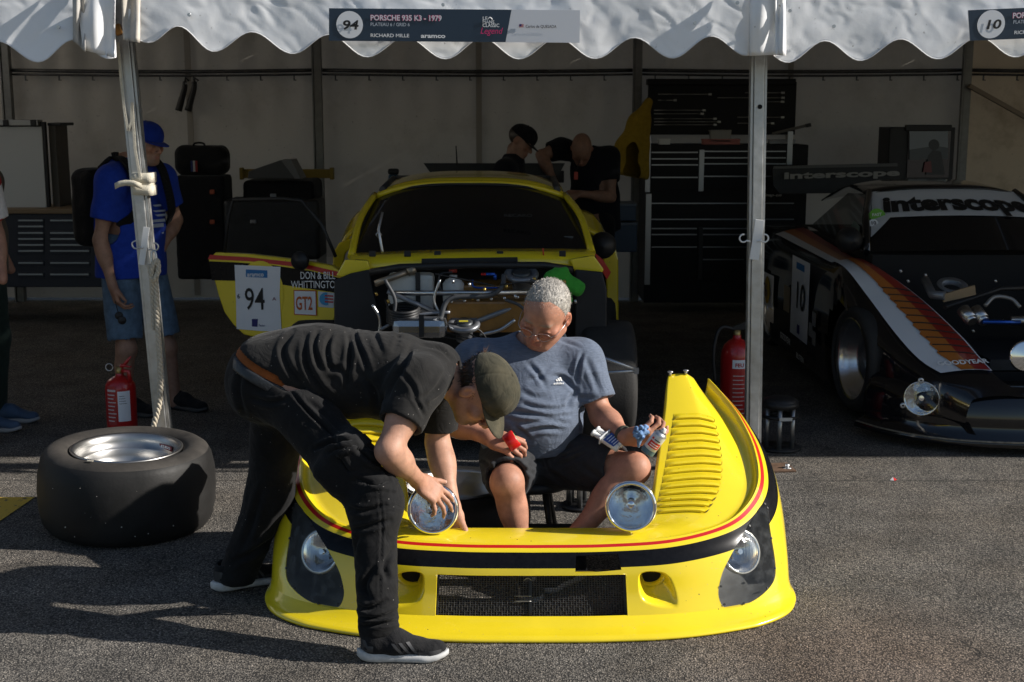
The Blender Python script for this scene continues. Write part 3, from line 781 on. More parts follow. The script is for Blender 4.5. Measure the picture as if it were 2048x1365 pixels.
# duct scoops: press the sheet inwards, deepest towards the hole at the inner upper end
def duct_depth(V):
    s = np.abs(V[:, 0]); q = np.stack([s, V[:, 1]], -1); d = np.zeros(len(V)); ins = inside(q, DUCT)
    if ins.any():
        D = np.min(np.hypot((q[ins][:, None, 0] - DUCT[None, :, 0]) * 0.6, (q[ins][:, None, 1] - DUCT[None, :, 1]) * 0.27), 1)
        hs, ht = st_at(1303, 1160)
        h = np.hypot((q[ins][:, 0] - hs) * 0.6, (q[ins][:, 1] - ht) * 0.27)
        w_ = np.clip(D / 0.022, 0, 1); d[ins] = w_ * w_ * (3 - 2 * w_) * (0.012 + 0.075 * np.exp(-(h / 0.05) ** 2))
    return d
dd = duct_depth(V2); P3[:, 1] += dd
tc_ = cen[:, 1]
mi = np.zeros(len(F2), int)
mi[(tc_ > 0.035) & (tc_ < 0.10)] = 1
mi[(tc_ > 0.18) & (tc_ < 0.42)] = 2
keep = ~(hole | gap)
PW = sgn_world(V2[:, 0], P3)
mb = MB()
mb.v = [tuple(p) for p in PW]
for f, k, m_ in zip(F2, keep, mi):
    if k: mb.f.append(tuple(f)); mb.mi.append(int(m_)); mb.sm.append(True)
skin = mb.build('front_skin', [YELLOW, REDP, BLKP], panel, solid=0.004)
es = skin.modifiers.new('split', 'EDGE_SPLIT'); es.split_angle = math.radians(38)

# ---- splitter: shelf that runs round the foot of the face
def splitter():
    mb = MB(); S = np.linspace(-1.74, 1.74, 181)
    base = front_pt(S, np.full(S.shape, 0.93)); low = LOW(np.abs(S))
    rows = []
    nx = np.gradient(low[:, 0] * np.sign(S + 1e-9)); ny = np.gradient(low[:, 1]); L_ = np.hypot(nx, ny)
    out = np.stack([ny / L_, -nx / L_], -1)                    # outward in plan
    ext = np.interp(np.abs(S), [0, .6, 1.1, 1.5, 1.75, 1.92], [.105, .105, .085, .032, .010, .008])
    lift = np.interp(np.abs(S), [0, 1.2, 1.5, 1.75, 1.92], [0, 0, .004, .018, .035])
    tl = np.interp(np.abs(S), [0, 1.55, 1.75, 1.92], [1, 1, 1.0, 1.0])
    xs = low[:, 0] * np.where(S < 0, -1, 1) + XC
    b0 = base.copy(); b0[:, 0] = b0[:, 0] * np.where(S < 0, -1, 1) + XC
    def row(k, z): return [(xs[i] + out[i, 0] * ext[i] * k, low[i, 1] + out[i, 1] * ext[i] * k, z + lift[i]) for i in range(len(S))]
    rows = [[tuple(p + np.array([0, 0.002, 0.0])) for p in b0], row(.10, .044), row(.30, .030), row(.72, .021), row(.93, .016), row(1.0, .010), row(.985, .003), row(.5, .003), row(-.1, .003)]
    mb.grid(rows); return mb.build('splitter', YELLOW, panel, solid=0.0, fixn=False)
splitter()
ex_ = lambda q: np.interp(abs(q), [0, .6, 1.1, 1.5, 1.75, 1.92], [.105, .105, .085, .032, .010, .008])
mb = MB()                                              # dark scraped rubber edge under the lip
S = np.linspace(-1.6, 1.6, 100); lw = LOW(np.abs(S)); dx_ = np.gradient(lw[:, 0] * np.sign(S + 1e-9)); dy_ = np.gradient(lw[:, 1]); LL = np.hypot(dx_, dy_)
mb.tube([(lw[i, 0] * np.sign(S[i] + 1e-9) + XC + dy_[i] / LL[i] * (ex_(S[i]) - .008), lw[i, 1] - dx_[i] / LL[i] * (ex_(S[i]) - .008), .0045 + np.interp(abs(S[i]), [0, 1.2, 1.6], [0, 0, .006])) for i in range(100)], 0.004, 6)
mb.build('lip_edge', mat('scraped_edge', (0.05, 0.05, 0.045), 0.7, noise=0.4, nscale=50), panel)

# ---- top: cross strip and the two fender decks
INN = curve([(0, (0, 4.555, .292)), (.4, (.22, 4.555, .293)), (.8, (.36, 4.556, .295)), (1.2, (.438, 4.575, .305)), (1.5, (.452, 4.66, .345)), (1.8, (.470, 4.76, .40)), (2.2, (.506, 4.93, .50)), (2.6, (.545, 5.10, .605)), (2.85, (.565, 5.21, .675)), (3, (.578, 5.27, .715))])
def deck(s, w):
    """w 0 rim .. 1 inner edge; a valley runs inside the raised fence"""
    s = np.abs(np.asarray(s, float)); w = np.asarray(w, float)
    a = RIM(s); b = INN(s); P = a * (1 - w[..., None]) + b * w[..., None]
    dep = np.interp(s, [0, .6, 1.0, 1.4, 1.8, 2.3, 3], [0, 0, .004, .016, .030, .045, .075])
    crown = np.interp(s, [0, .5, 1.2, 3], [.006, .006, .010, .016])
    vw = np.exp(-((w - .20) / .12) ** 2) * np.clip(w / .1, 0, 1)
    flat = np.interp(w, [0, .05, .11, .20, .36, .55, 1], [0, .80, 1, .74, .26, .04, 0])
    P[..., 2] += -dep * flat + crown * np.sin(math.pi * w)
    return P
S = np.linspace(-3, 3, 241); Wd = np.linspace(0, 1, 34)
SS, WW = np.meshgrid(S, Wd)
D = deck(SS.ravel(), WW.ravel()); D = sgn_world(SS.ravel(), D).reshape(34, 241, 3)
mb = MB(); mb.grid(D.tolist())
# inner flange turned down along the opening
fl = INN(np.abs(S)); fl[:, 0] = fl[:, 0] * np.where(S < 0, -1, 1) + XC
dn = np.interp(np.abs(S), [0, 1.0, 1.3, 3], [.03, .03, .10, .13])
rows = [fl.tolist()]
for k, off in ((.12, .004), (1.0, .016)):
    q = fl.copy(); q[:, 2] -= dn * k; q[:, 0] += np.where(np.abs(S) > 1.0, np.sign(S) * -off * np.clip((np.abs(S) - 1) * 4, 0, 1), 0); q[:, 1] += np.where(np.abs(S) <= 1.2, off * .6, 0); rows.append(q.tolist())
mb.grid(rows)
mb.build('fender_deck', YELLOW, panel, solid=0.004, fixn=False)
# arch lining: the dark inside of the wheel opening
for sg_ in (-1, 1):
    s_ = np.linspace(1.75, 3, 40); a = LOW(s_); rows = []
    for k in (0, .03, .06):
        q = a.copy(); q[:, 0] = (q[:, 0] - k) * sg_ + XC; q[:, 1] += k * .25; rows.append(q.tolist())
    mb = MB(); mb.grid(rows); mb.build('arch_lip', YELLOW, panel, solid=0.004, fixn=False)

# ---- louvres stamped in the decks
def louvre_mesh(s0, s1, wa, wb, side):
    mb = MB(); n = 12
    rows = []
    prof = [(0.0, 0.0), (0.25, .004), (0.6, .0085), (0.88, .0105), (1.0, .0095)]
    P = []
    for (k, h) in prof:
        ww = np.linspace(wa, wb, n); sv = np.full(n, s1 + (s0 - s1) * k)
        q = deck(sv, ww); e = np.minimum(np.linspace(0, 1, n) / .08, (1 - np.linspace(0, 1, n)) / .10).clip(0, 1) ** .6
        e[0] = max(e[0], .75)
        q[:, 2] += h * e + .001; q[:, 0] = q[:, 0] * side + XC; P.append(q.tolist())
    mb.grid(P)
    # front lip face below the raised edge
    last = np.array(P[-1]); low = last.copy(); q = deck(np.full(n, s0 + .006), np.linspace(wa, wb, n)); q[:, 0] = q[:, 0] * side + XC
    low[:, 0] = q[:, 0]; low[:, 1] = q[:, 1]; low[:, 2] = q[:, 2] + .002
    mb.grid([last.tolist(), low.tolist()])
    return mb
sk = np.linspace(1.36, 2.56, 15)
for side in (1, -1):
    for i in range(14):
        louvre_mesh(sk[i], sk[i + 1] - .010, .36 + .02 * (i < 3), .95 - .006 * i, side).build('louvre', YELLOW, panel, fixn=False)
        # dark slot at the outer end
        mbx = MB(); q = deck(np.array([sk[i] + .004, sk[i + 1] - .02, sk[i] + .004]), np.array([.352, .352, .36])); q[:, 0] = q[:, 0] * side + XC
        q[0, 2] += .0115; q[1, 2] += .002; q[2, 2] += .002
        mbx.add([tuple(v) for v in q], [(0, 1, 2)]); 
        mbx.build('louvre_slot', MATS['black_hole'], panel)
# fasteners on the rear corner
for sg_, k in ((1, 0), (1, 1), (-1, 0), (-1, 1)):
    q = deck(np.array([2.99]), np.array([.95 - .38 * k]))[0]; q[0] = q[0] * sg_ + XC
    mb = MB(); mb.cyl(q, q + np.array([0, 0, .016]), .006, n=8); mb.lathe(q + np.array([0, 0, .016]), (0, 0, 1), [(0, .004), (.010, .003), (.013, 0), (.009, -.003)], n=12); mb.build('quick_fastener', ZINC, panel)

# ---- grille: real mesh of crossing wires in a black frame
MESHB = mat('grille_wire', (0.075, 0.075, 0.075), 0.45, 0.5, noise=0.3, nscale=60)
GBLK = mat('grille_back', (0.012, 0.012, 0.012), 0.8)
def gpt(s, t, back):
    p = front_pt(np.array([abs(s)]), np.array([t]))[0]; return (p[0] * (1 if s >= 0 else -1) + XC, p[1] + back, p[2])
c00, c10, c11, c01 = [Vector(gpt(*a, .030)) for a in ((-sg, tg1), (sg, tg1), (sg, tg0), (-sg, tg0))]
def gq(u, v, b=0.0):
    p = (c00 * (1 - u) + c10 * u) * (1 - v) + (c01 * (1 - u) + c11 * u) * v; return V(p.x, p.y + b, p.z)
grille = None
mb = MB()
for u0, u1, v0, v1 in ((0, 1, 0, .035), (0, 1, .965, 1), (0, .014, 0, 1), (.986, 1, 0, 1), (.489, .504, 0, 1)):
    A = [gq(u0, v0, -.002), gq(u1, v0, -.002), gq(u1, v1, -.002), gq(u0, v1, -.002)]; mb.prism(A, (0, .010, 0))
grille = mb.build('grille', mat('grille_frame', (0.015, 0.015, 0.016), 0.4), panel)
mb = MB()
nu, nv = 72, 22
for i in range(1, nu):
    mb.tube([gq(i / nu, v / 10, .004 + .0012 * (1 if (i + v) % 2 else -1)) for v in range(11)], .0013, 4, caps=False)
for j in range(1, nv):
    mb.tube([gq(u / 24, j / nv, .004 + .0012 * (-1 if (j + u) % 2 else 1)) for u in range(25)], .0013, 4, caps=False)
tag(mb.build('wire_mesh', MESHB, grille), kind='stuff')
mb = MB()
for v in (.36, .47):
    mb.tube([gq(.41 + .09 * k / 6, v, -.002) for k in range(7)], .0016, 4); mb.build('bent_wire', mat('bare_wire', (0.4, 0.39, 0.36), 0.4, 0.8), grille); mb = MB()
mb.tube([gq(.46 + .04 * k / 6, .80 + .05 * math.sin(k / 6 * 3), -.002) for k in range(7)], .0016, 4)
mb.build('bent_wire', mat('bare_wire', (0.4, 0.39, 0.36), 0.4, 0.8), grille)
mb = MB()                                                  # box walls behind the opening
for A, B in (((-sg, tg0), (sg, tg0)), ((sg, tg0), (sg, tg1)), ((sg, tg1), (-sg, tg1)), ((-sg, tg1), (-sg, tg0))):
    n = 24 if abs(A[0] - B[0]) > .01 else 8
    mb.grid([[gpt(A[0] + (B[0] - A[0]) * k / n, A[1] + (B[1] - A[1]) * k / n, off) for k in range(n + 1)] for off in (.0, .05)])
mb.build('grille_surround', YELLOW, panel, solid=.002, fixn=False)
for k in (.06, .49, .93):
    p_ = gq(k, 1.03, -.012); mb = MB(); mb.box(p_, (.018, .008, .010), bev=.001); mb.build('grille_clip', GBLK, grille)

# ---- duct holes
for side in (1, -1):
    c = front_pt(np.array([st_at(1303, 1160)[0]]), np.array([st_at(1303, 1160)[1]]))[0]; c = V(c[0] * side + XC, c[1] + .058, c[2])
    mb = MB(); ax = V(-.25 * side, 1, .1).normalized(); r, u = mb.frame(ax); P = []
    for q, h in ((1.25, -.012), (1.06, -.006), (1, .004), (.98, .09)):
        P.append([tuple(c + ax * h + (V(1, 0, 0) * math.cos(2 * math.pi * i / 28) * .041 + V(0, 0, 1) * math.sin(2 * math.pi * i / 28) * .031) * q) for i in range(28)])
    mb.grid(P, wrap=True); mb.build('duct_ring', YELLOW, panel, fixn=False)
    mb = MB(); mb.add([tuple(c + ax * .003 + (V(1, 0, 0) * math.cos(2 * math.pi * i / 28) * .041 + V(0, 0, 1) * math.sin(2 * math.pi * i / 28) * .031)) for i in range(28)], [tuple(range(28))]); mb.build('duct_opening', MATS['black_hole'], panel)

# ---- headlamps under clear covers
GLASS = mat('clear_lens', (0.97, 0.98, 0.98), 0.02, trans=1.0, ior=1.3)
CHROME = mat('chrome', (0.86, 0.87, 0.88), 0.06, 1.0)
REFL = mat('lamp_reflector', (0.60, 0.62, 0.64), 0.08, 1.0, noise=0.12, nscale=30, bump=.5, bscale=18, bdist=.012)
BUCKET = mat('lamp_bucket', (0.15, 0.152, 0.155), 0.4, 0.3, noise=0.2, nscale=12)
def cover_mat():
    m = bpy.data.materials.new('lamp_cover'); m.use_nodes = True; N = m.node_tree.nodes; L = m.node_tree.links
    b = N['Principled BSDF']; o = N['Material Output']; tr = N.new('ShaderNodeBsdfTransparent'); tr.inputs[0].default_value = (.90, .90, .88, 1)
    b.inputs['Base Color'].default_value = (.30, .31, .31, 1); b.inputs['Roughness'].default_value = .06; b.inputs['Coat Weight'].default_value = 1
    lw_ = N.new('ShaderNodeLayerWeight'); lw_.inputs[0].default_value = .12
    tc = N.new('ShaderNodeTexCoord'); n = N.new('ShaderNodeTexNoise'); n.inputs['Scale'].default_value = 30; n.inputs['Detail'].default_value = 6; L.new(tc.outputs['Object'], n.inputs[0])
    mr = N.new('ShaderNodeMapRange'); mr.inputs['From Min'].default_value = .45; mr.inputs['From Max'].default_value = .8; mr.inputs['To Min'].default_value = .03; mr.inputs['To Max'].default_value = .14; L.new(n.outputs[0], mr.inputs[0])
    ad = N.new('ShaderNodeMath'); ad.operation = 'MULTIPLY_ADD'; ad.inputs[1].default_value = .35; L.new(lw_.outputs['Fresnel'], ad.inputs[0]); L.new(mr.outputs[0], ad.inputs[2])
    ms = N.new('ShaderNodeMixShader'); L.new(ad.outputs[0], ms.inputs[0]); L.new(tr.outputs[0], ms.inputs[1]); L.new(b.outputs[0], ms.inputs[2]); L.new(ms.outputs[0], o.inputs[0])
    MATS['lamp_cover'] = m; return m
COVER = cover_mat()
def front_normal(s, t):
    e = .004; a = front_pt(np.array([s + e, s - e, s, s]), np.array([t, t, min(t + e, 1), max(t - e, 0)])); n = np.cross(a[0] - a[1], a[2] - a[3]); n /= np.linalg.norm(n)
    return n if n[1] < 0 else -n
hc_s, hc_t = HL[:, 0].mean(), HL[:, 1].mean()
for side in (1, -1):
    hl = thing('x', 'x', 'x'); bpy.data.objects.remove(hl)
    # bucket walls follow the cover outline inwards
    ring0 = front_pt(HL[:, 0], HL[:, 1]); cen3 = ring0.mean(0)
    rows = []
    for k, dpt in ((1.0, .002), (.995, .03), (.96, .10), (.55, .14), (.05, .15)):
        q = cen3 + (ring0 - cen3) * k; q[:, 1] += dpt * .85; q[:, 0] -= dpt * .35; q[:, 0] = q[:, 0] * side + XC; rows.append(q.tolist())
    mb = MB(); mb.grid(rows, wrap=True); bucket = mb.build('headlamp_bucket', BUCKET, panel, fixn=False)
    # clear cover: the skin surface itself, slightly proud
    bb = [HL[:, 0].min(), HL[:, 0].max(), HL[:, 1].min(), HL[:, 1].max()]
    cp = [tuple(p) for p in HL]; ce = [(i, (i + 1) % len(cp)) for i in range(len(cp))]
    for a_ in np.linspace(bb[0], bb[1], 16):
        for b2 in np.linspace(bb[2], bb[3], 16): cp.append((a_, b2))
    v2, _, f2, *_ = delaunay_2d_cdt([Vector((a_[0] * SCL, a_[1])) for a_ in cp], ce, [], 0, 1e-6)
    v2 = np.array([(v.x / SCL, v.y) for v in v2]); f2 = [list(f) for f in f2 if inside(v2[list(f)].mean(0)[None], HL)[0]]
    q = front_pt(v2[:, 0].clip(0, 3), v2[:, 1].clip(0, 1))
    for i in range(len(q)): q[i] += front_normal(min(max(v2[i, 0], .01), 2.99), min(max(v2[i, 1], .01), .99)) * .003
    q[:, 0] = q[:, 0] * side + XC
    mb = MB(); mb.add([tuple(p) for p in q], f2, smooth=True)
    cov = mb.build('headlamp_cover', COVER, panel)
    for k in range(0, len(HL), 6):
        p_ = front_pt(HL[k:k + 1, 0], HL[k:k + 1, 1])[0]; nn = front_normal(HL[k, 0], min(max(HL[k, 1], .01), .99)); cc = cen3 - p_; p_ = p_ + cc / np.linalg.norm(cc) * .008
        p_[0] = p_[0] * side + XC; nn[0] *= side
        mb = MB(); mb.cyl(p_ + nn * .002, p_ + nn * .007, .0042, n=8); mb.build('cover_screw', mat('screw_black', (.02, .02, .02), .4), cov)
    # the round lamp
    ls_, lt2 = st_at(1491, 1101); nn_ = front_normal(ls_, lt2); lp_ = front_pt(np.array([ls_]), np.array([lt2]))[0] - nn_ * .026; lc = V(lp_[0] * side + XC, lp_[1], lp_[2]); ax = (V(nn_[0] * side, nn_[1], nn_[2]) * .9 + V(0, -.3, .05)).normalized()
    mb = MB(); mb.lathe(lc, ax, [(.0, -.05), (.03, -.045), (.055, -.02), (.071, .004), (.076, .006), (.079, .002), (.079, -.02), (.045, -.055)], n=36); lamp = mb.build('headlamp', REFL, panel)
    mb = MB(); mb.lathe(lc, ax, [(.0, .016), (.04, .013), (.062, .008), (.073, .003)], n=36); mb.build('lens', mat('fluted_glass', (.9, .92, .94), .03, trans=1.0, ior=1.35, bump=.6, bscale=1.0, stretch=(160, 1, 1), bdist=.002), lamp)
    mb = MB(); mb.cyl(lc - ax * .04, lc + ax * .004, .016, .011, n=14); mb.build('bulb_shield', CHROME, lamp)
    mb = MB(); mb.lathe(lc, ax, [(.073, .001), (.079, .006), (.082, .003), (.082, -.012)], n=36); mb.build('bezel', mat('dull_bezel', (.35, .35, .34), .35, .9), lamp)

# ---- the two round spot lamps standing on the strip: things of their own, screwed to the panel
def spot_lamp(name, label, c, ax, lens_dirt):
    t = thing(name, label, 'lamp', (c.x, c.y, .292), group='round chrome spot lamps on the nose panel')
    R = .0905; ax = Vector(ax).normalized()
    mb = MB(); mb.lathe(c, ax, [(.0, -.105), (.03, -.102), (.058, -.085), (.077, -.055), (.086, -.02), (.0875, .0)], n=48); mb.build('shell', CHROME, t)
    mb = MB(); mb.lathe(c, ax, [(.0875, -.012), (.092, -.008), (.0935, .0), (.092, .008), (.088, .013), (.082, .014), (.079, .011), (.078, .004)], n=48); mb.build('bezel', CHROME, t)
    mb = MB(); mb.lathe(c, ax, [(.006, -.075), (.02, -.073), (.045, -.058), (.066, -.028), (.077, .0), (.079, .004)], n=48); mb.build('reflector', mat('bright_reflector', (.80, .81, .82), .05, 1.0, noise=.04, nscale=25, bump=.5, bscale=16, bdist=.012), t)
    mb = MB(); mb.cyl(c - ax * .075, c - ax * .022, .014, .011, n=16); mb.lathe(c - ax * .022, ax, [(.0, .006), (.012, .005), (.017, .0), (.018, -.008), (.012, -.012)], n=20); mb.build('bulb_cap', CHROME, t)
    mb = MB(); mb.lathe(c, ax, [(.0, .013), (.03, .0125), (.06, .010), (.079, .006)], n=48); mb.build('lens', mat('spot_glass', (.97, .98, 1.0), .01, trans=1.0, ior=1.22, bump=.35, bscale=1.0, stretch=(95, 1, 6), bdist=.003), t)
    b = V(c.x, c.y + .035, 0); mb = MB(); mb.cyl((b.x, b.y, .300), (b.x, b.y, c.z - .068), .010, n=12); mb.lathe((b.x, b.y, .2925), (0, 0, 1), [(.0, .016), (.014, .015), (.022, .008), (.026, .003), (.026, .0)], n=20); mb.build('stalk', CHROME, t)
    mb = MB(); mb.tube([c - ax * .09 + V(.03, 0, .0), c - ax * .11 + V(.05, .01, -.03), V(c.x + .06, c.y + .10, .33), V(c.x + .05, c.y + .16, .25)], .004, 6); mb.build('cable', GBLK, t)
    return t
cR = aty(1262, 1013, 4.475); cL = aty(866, 1018, 4.475)
spot_lamp('spot_lamp', 'round chrome spot lamp on the yellow strip in front of the seated man', V(*cR), (-.10, -1, .10), 0)
spot_lamp('spot_lamp', 'round chrome spot lamp gripped by the bending mechanic', V(*cL), (.02, -1, .10), 0)
# ================================================================== implicit-surface modeller for bodies, clothes and soft things
class Field:
    def __init__(s, lo, hi, h):
        s.h = h; s.lo = np.array(lo, np.float32); n = np.ceil((np.array(hi) - np.array(lo)) / h).astype(int) + 1
        s.n = n; s.f = np.full(n, 0.15, np.float32)
        s.ax = [s.lo[i] + h * np.arange(n[i], dtype=np.float32) for i in range(3)]
    def sub(s, lo, hi):
        a = np.clip(np.floor((np.array(lo) - s.lo) / s.h).astype(int), 0, s.n - 1); b = np.clip(np.ceil((np.array(hi) - s.lo) / s.h).astype(int) + 1, 1, s.n)
        if np.any(b <= a): return None, None
        sl = tuple(slice(a[i], b[i]) for i in range(3))
        P = np.stack(np.meshgrid(s.ax[0][sl[0]], s.ax[1][sl[1]], s.ax[2][sl[2]], indexing='ij'), -1); return sl, P
    def put(s, fn, lo, hi, k, mode):
        m = 0.06 + k; sl, P = s.sub(np.array(lo) - m, np.array(hi) + m)
        if sl is None: return s
        d = fn(P).astype(np.float32); a = s.f[sl]
        if mode == 'sub': d = -d
        if mode == 'add':
            if k > 0:
                hh = np.clip(0.5 + 0.5 * (a - d) / k, 0, 1); s.f[sl] = a * (1 - hh) + d * hh - k * hh * (1 - hh)
            else: s.f[sl] = np.minimum(a, d)
        else:
            if k > 0:
                hh = np.clip(0.5 - 0.5 * (a - d) / k, 0, 1); s.f[sl] = a * (1 - hh) + d * hh + k * hh * (1 - hh)
            else: s.f[sl] = np.maximum(a, d)
        return s
    # ---- primitives
    def cone(s, a, b, ra, rb, k=0.02, mode='add'):
        a = np.array(a, np.float32); b = np.array(b, np.float32); d = b - a; L2 = float(d @ d) + 1e-9
        def fn(P):
            t = np.clip(((P - a) @ d) / L2, 0, 1); q = P - a - t[..., None] * d
            return np.sqrt((q * q).sum(-1)) - (ra + (rb - ra) * t)
        m = max(ra, rb); return s.put(fn, np.minimum(a, b) - m, np.maximum(a, b) + m, k, mode)
    def chain(s, pts, rs, k=0.02):
        for i in range(len(pts) - 1): s.cone(pts[i], pts[i + 1], rs[i], rs[i + 1], k)
        return s
    def ell(s, c, r, M=None, k=0.02, mode='add'):
        c = np.array(c, np.float32); r = np.array(r, np.float32); M = np.eye(3, dtype=np.float32) if M is None else np.array(M, np.float32)  # columns = axes
        def fn(P):
            q = (P - c) @ M; k0 = np.sqrt(((q / r) ** 2).sum(-1)); k1 = np.sqrt(((q / (r * r)) ** 2).sum(-1)) + 1e-6
            return k0 * (k0 - 1) / k1
        m = float(r.max()); return s.put(fn, c - m, c + m, k, mode)
    def ecap(s, a, b, wa, wb, side, k=0.03, mode='add'):
        """elliptic capsule: wa=(half width along side, half depth) at a"""
        a = np.array(a, np.float32); b = np.array(b, np.float32); d = b - a; L2 = float(d @ d) + 1e-9; dn = d / math.sqrt(L2)
        u = np.array(side, np.float32); u = u - dn * (u @ dn); u /= np.linalg.norm(u); v = np.cross(dn, u)
        def fn(P):
            t = np.clip(((P - a) @ d) / L2, 0, 1); q = P - a - t[..., None] * d
            w = wa[0] + (wb[0] - wa[0]) * t; e = wa[1] + (wb[1] - wa[1]) * t
            x = q @ u / w; y = q @ v / e; z = (q @ dn) / np.minimum(w, e)
            r = np.sqrt(x * x + y * y + z * z) + 1e-6
            g = np.sqrt((x / w) ** 2 + (y / e) ** 2 + (z / np.minimum(w, e)) ** 2) + 1e-6
            return r * (r - 1) / g
        m = max(*wa, *wb); return s.put(fn, np.minimum(a, b) - m, np.maximum(a, b) + m, k, mode)
    def box(s, c, half, M=None, r=0.01, k=0.01, mode='add'):
        c = np.array(c, np.float32); h = np.array(half, np.float32) - r; M = np.eye(3, dtype=np.float32) if M is None else np.array(M, np.float32)
        def fn(P):
            q = np.abs((P - c) @ M) - h
            return np.sqrt((np.maximum(q, 0) ** 2).sum(-1)) + np.minimum(q.max(-1), 0) - r
        m = float(np.linalg.norm(half)); return s.put(fn, c - m, c + m, k, mode)
    def cut(s, p, n, k=0.0, c=None, rad=None):
        """remove everything on the +n side of the plane (within rad of c)"""
        p = np.array(p, np.float32); n = np.array(n, np.float32); n = n / np.linalg.norm(n)
        if c is None:
            P = np.stack(np.meshgrid(*s.ax, indexing='ij'), -1); s.f = np.maximum(s.f, (P - p) @ n); return s
        c = np.array(c, np.float32); sl, P = s.sub(c - rad, c + rad)
        ins = ((P - c) ** 2).sum(-1) < rad * rad
        s.f[sl] = np.where(ins, np.maximum(s.f[sl], (P - p) @ n), s.f[sl]); return s
    def inflate(s, r): s.f -= r; return s
    def mesh(s, smooth=1):
        """naive surface nets"""
        f = s.f; ins = f < 0; n = f.shape
        c = [ins[i:n[0] - 1 + i, j:n[1] - 1 + j, k:n[2] - 1 + k] for i in (0, 1) for j in (0, 1) for k in (0, 1)]
        cnt = np.zeros(c[0].shape, np.uint8)
        for q in c: cnt += q
        act = (cnt > 0) & (cnt < 8); idx = np.argwhere(act); vid = np.full(act.shape, -1, np.int64); vid[act] = np.arange(len(idx))
        I, J, K = idx.T; corner = {}
        for i in (0, 1):
            for j in (0, 1):
                for k in (0, 1): corner[(i, j, k)] = f[I + i, J + j, K + k]
        acc = np.zeros((len(idx), 3)); num = np.zeros(len(idx))
        for a in corner:
            for ax in range(3):
                if a[ax] == 0:
                    b = list(a); b[ax] = 1; fa, fb = corner[a], corner[tuple(b)]; m = (fa < 0) != (fb < 0)
                    t = np.where(m, fa / np.where(m, fa - fb, 1), 0)
                    p = np.array(a, float)[None].repeat(len(idx), 0); p[:, ax] = t; acc[m] += p[m]; num[m] += 1
        V_ = s.lo + s.h * (idx + acc / num[:, None])
        quads = []
        for ax in range(3):
            sl0 = [slice(0, n[i] - 1) if i == ax else slice(1, n[i] - 1) for i in range(3)]; sl1 = list(sl0); sl1[ax] = slice(1, n[ax])
            A, B = ins[tuple(sl0)], ins[tuple(sl1)]; cr = np.argwhere(A != B); off = np.array([0 if i == ax else 1 for i in range(3)]); e = cr + off
            u, v = [(1, 2), (2, 0), (0, 1)][ax]
            du = np.zeros(3, int); du[u] = 1; dv = np.zeros(3, int); dv[v] = 1
            q = [vid[tuple((e - w).T)] for w in (du + dv, dv, 0 * du, du)]
            q = np.stack(q, -1); flip = ~A[tuple(cr.T)]; q[flip] = q[flip][:, ::-1]; quads.append(q)
        Q = np.concatenate(quads); Q = Q[(Q >= 0).all(1)]
        for _ in range(smooth): V_ = lap(V_, Q)
        return V_, Q
def lap(V_, Q, w=0.5):
    acc = np.zeros_like(V_); num = np.zeros(len(V_))
    for a, b in ((0, 1), (1, 2), (2, 3), (3, 0)):
        for p, q in ((a, b), (b, a)):
            np.add.at(acc, Q[:, p], V_[Q[:, q]]); np.add.at(num, Q[:, p], 1)
    return V_ * (1 - w) + w * acc / np.maximum(num, 1)[:, None]
def vnormals(V_, Q):
    n = np.cross(V_[Q[:, 2]] - V_[Q[:, 0]], V_[Q[:, 3]] - V_[Q[:, 1]]); N = np.zeros_like(V_)
    for i in range(4): np.add.at(N, Q[:, i], n)
    return N / (np.linalg.norm(N, axis=1, keepdims=True) + 1e-12)
def seg_dist(p, a, b):
    d = b - a; t = np.clip(((p - a) @ d) / (d @ d + 1e-9), 0, 1); q = p - a - t[:, None] * d; return np.sqrt((q * q).sum(1)), t
def px_folds(V_, Q, lines, scale=1.0):
    """creases drawn as pixel polylines, pressed into the camera-facing cloth: (points, width px, depth m)"""
    N = vnormals(V_, Q); px = proj_np(V_); view = V_ - np.array([0, 0, CAMH]); view /= np.linalg.norm(view, axis=1, keepdims=True)
    face = np.clip(-(N * view).sum(1) * 2.0 + 0.3, 0, 1); disp = np.zeros(len(V_))
    for pts, w, dep in lines:
        pts = np.array(crom(pts, 4)) if len(pts) > 2 else np.array(pts, float); best = np.full(len(V_), 1e9); tt = np.zeros(len(V_)); m = len(pts) - 1
        for i in range(m):
            d, t = seg_dist(px, pts[i], pts[i + 1]); u = d < best; best[u] = d[u]; tt[u] = (i + t[u]) / m
        prof = np.exp(-(best / w) ** 2) - 0.55 * np.exp(-((best - 1.7 * w) / w) ** 2)
        disp -= dep * prof * np.sin(math.pi * np.clip(tt, 0.03, 0.97)) ** 0.6
    return V_ + N * (disp * face * scale)[:, None]
def px_emboss(V_, Q, polys):
    """raise pockets and flaps: camera-facing cloth inside a pixel outline lifted by h"""
    N = vnormals(V_, Q); px = proj_np(V_); view = V_ - np.array([0, 0, CAMH]); face = -(N * view).sum(1) / np.linalg.norm(view, axis=1) > .15
    d = np.zeros(len(V_))
    for poly, h in polys: d[inside(px, np.array(poly, float)) & face] += h
    return V_ + N * d[:, None]
def cloth_noise(V_, Q, amp, freq, seed=0.0, oct=2, ridge=True):
    N = vnormals(V_, Q); q = V_ * np.array(freq) + seed; n = fbm(q, oct)
    if ridge: n = 0.16 - np.abs(n) * 1.2
    return V_ + N * (n * amp)[:, None]
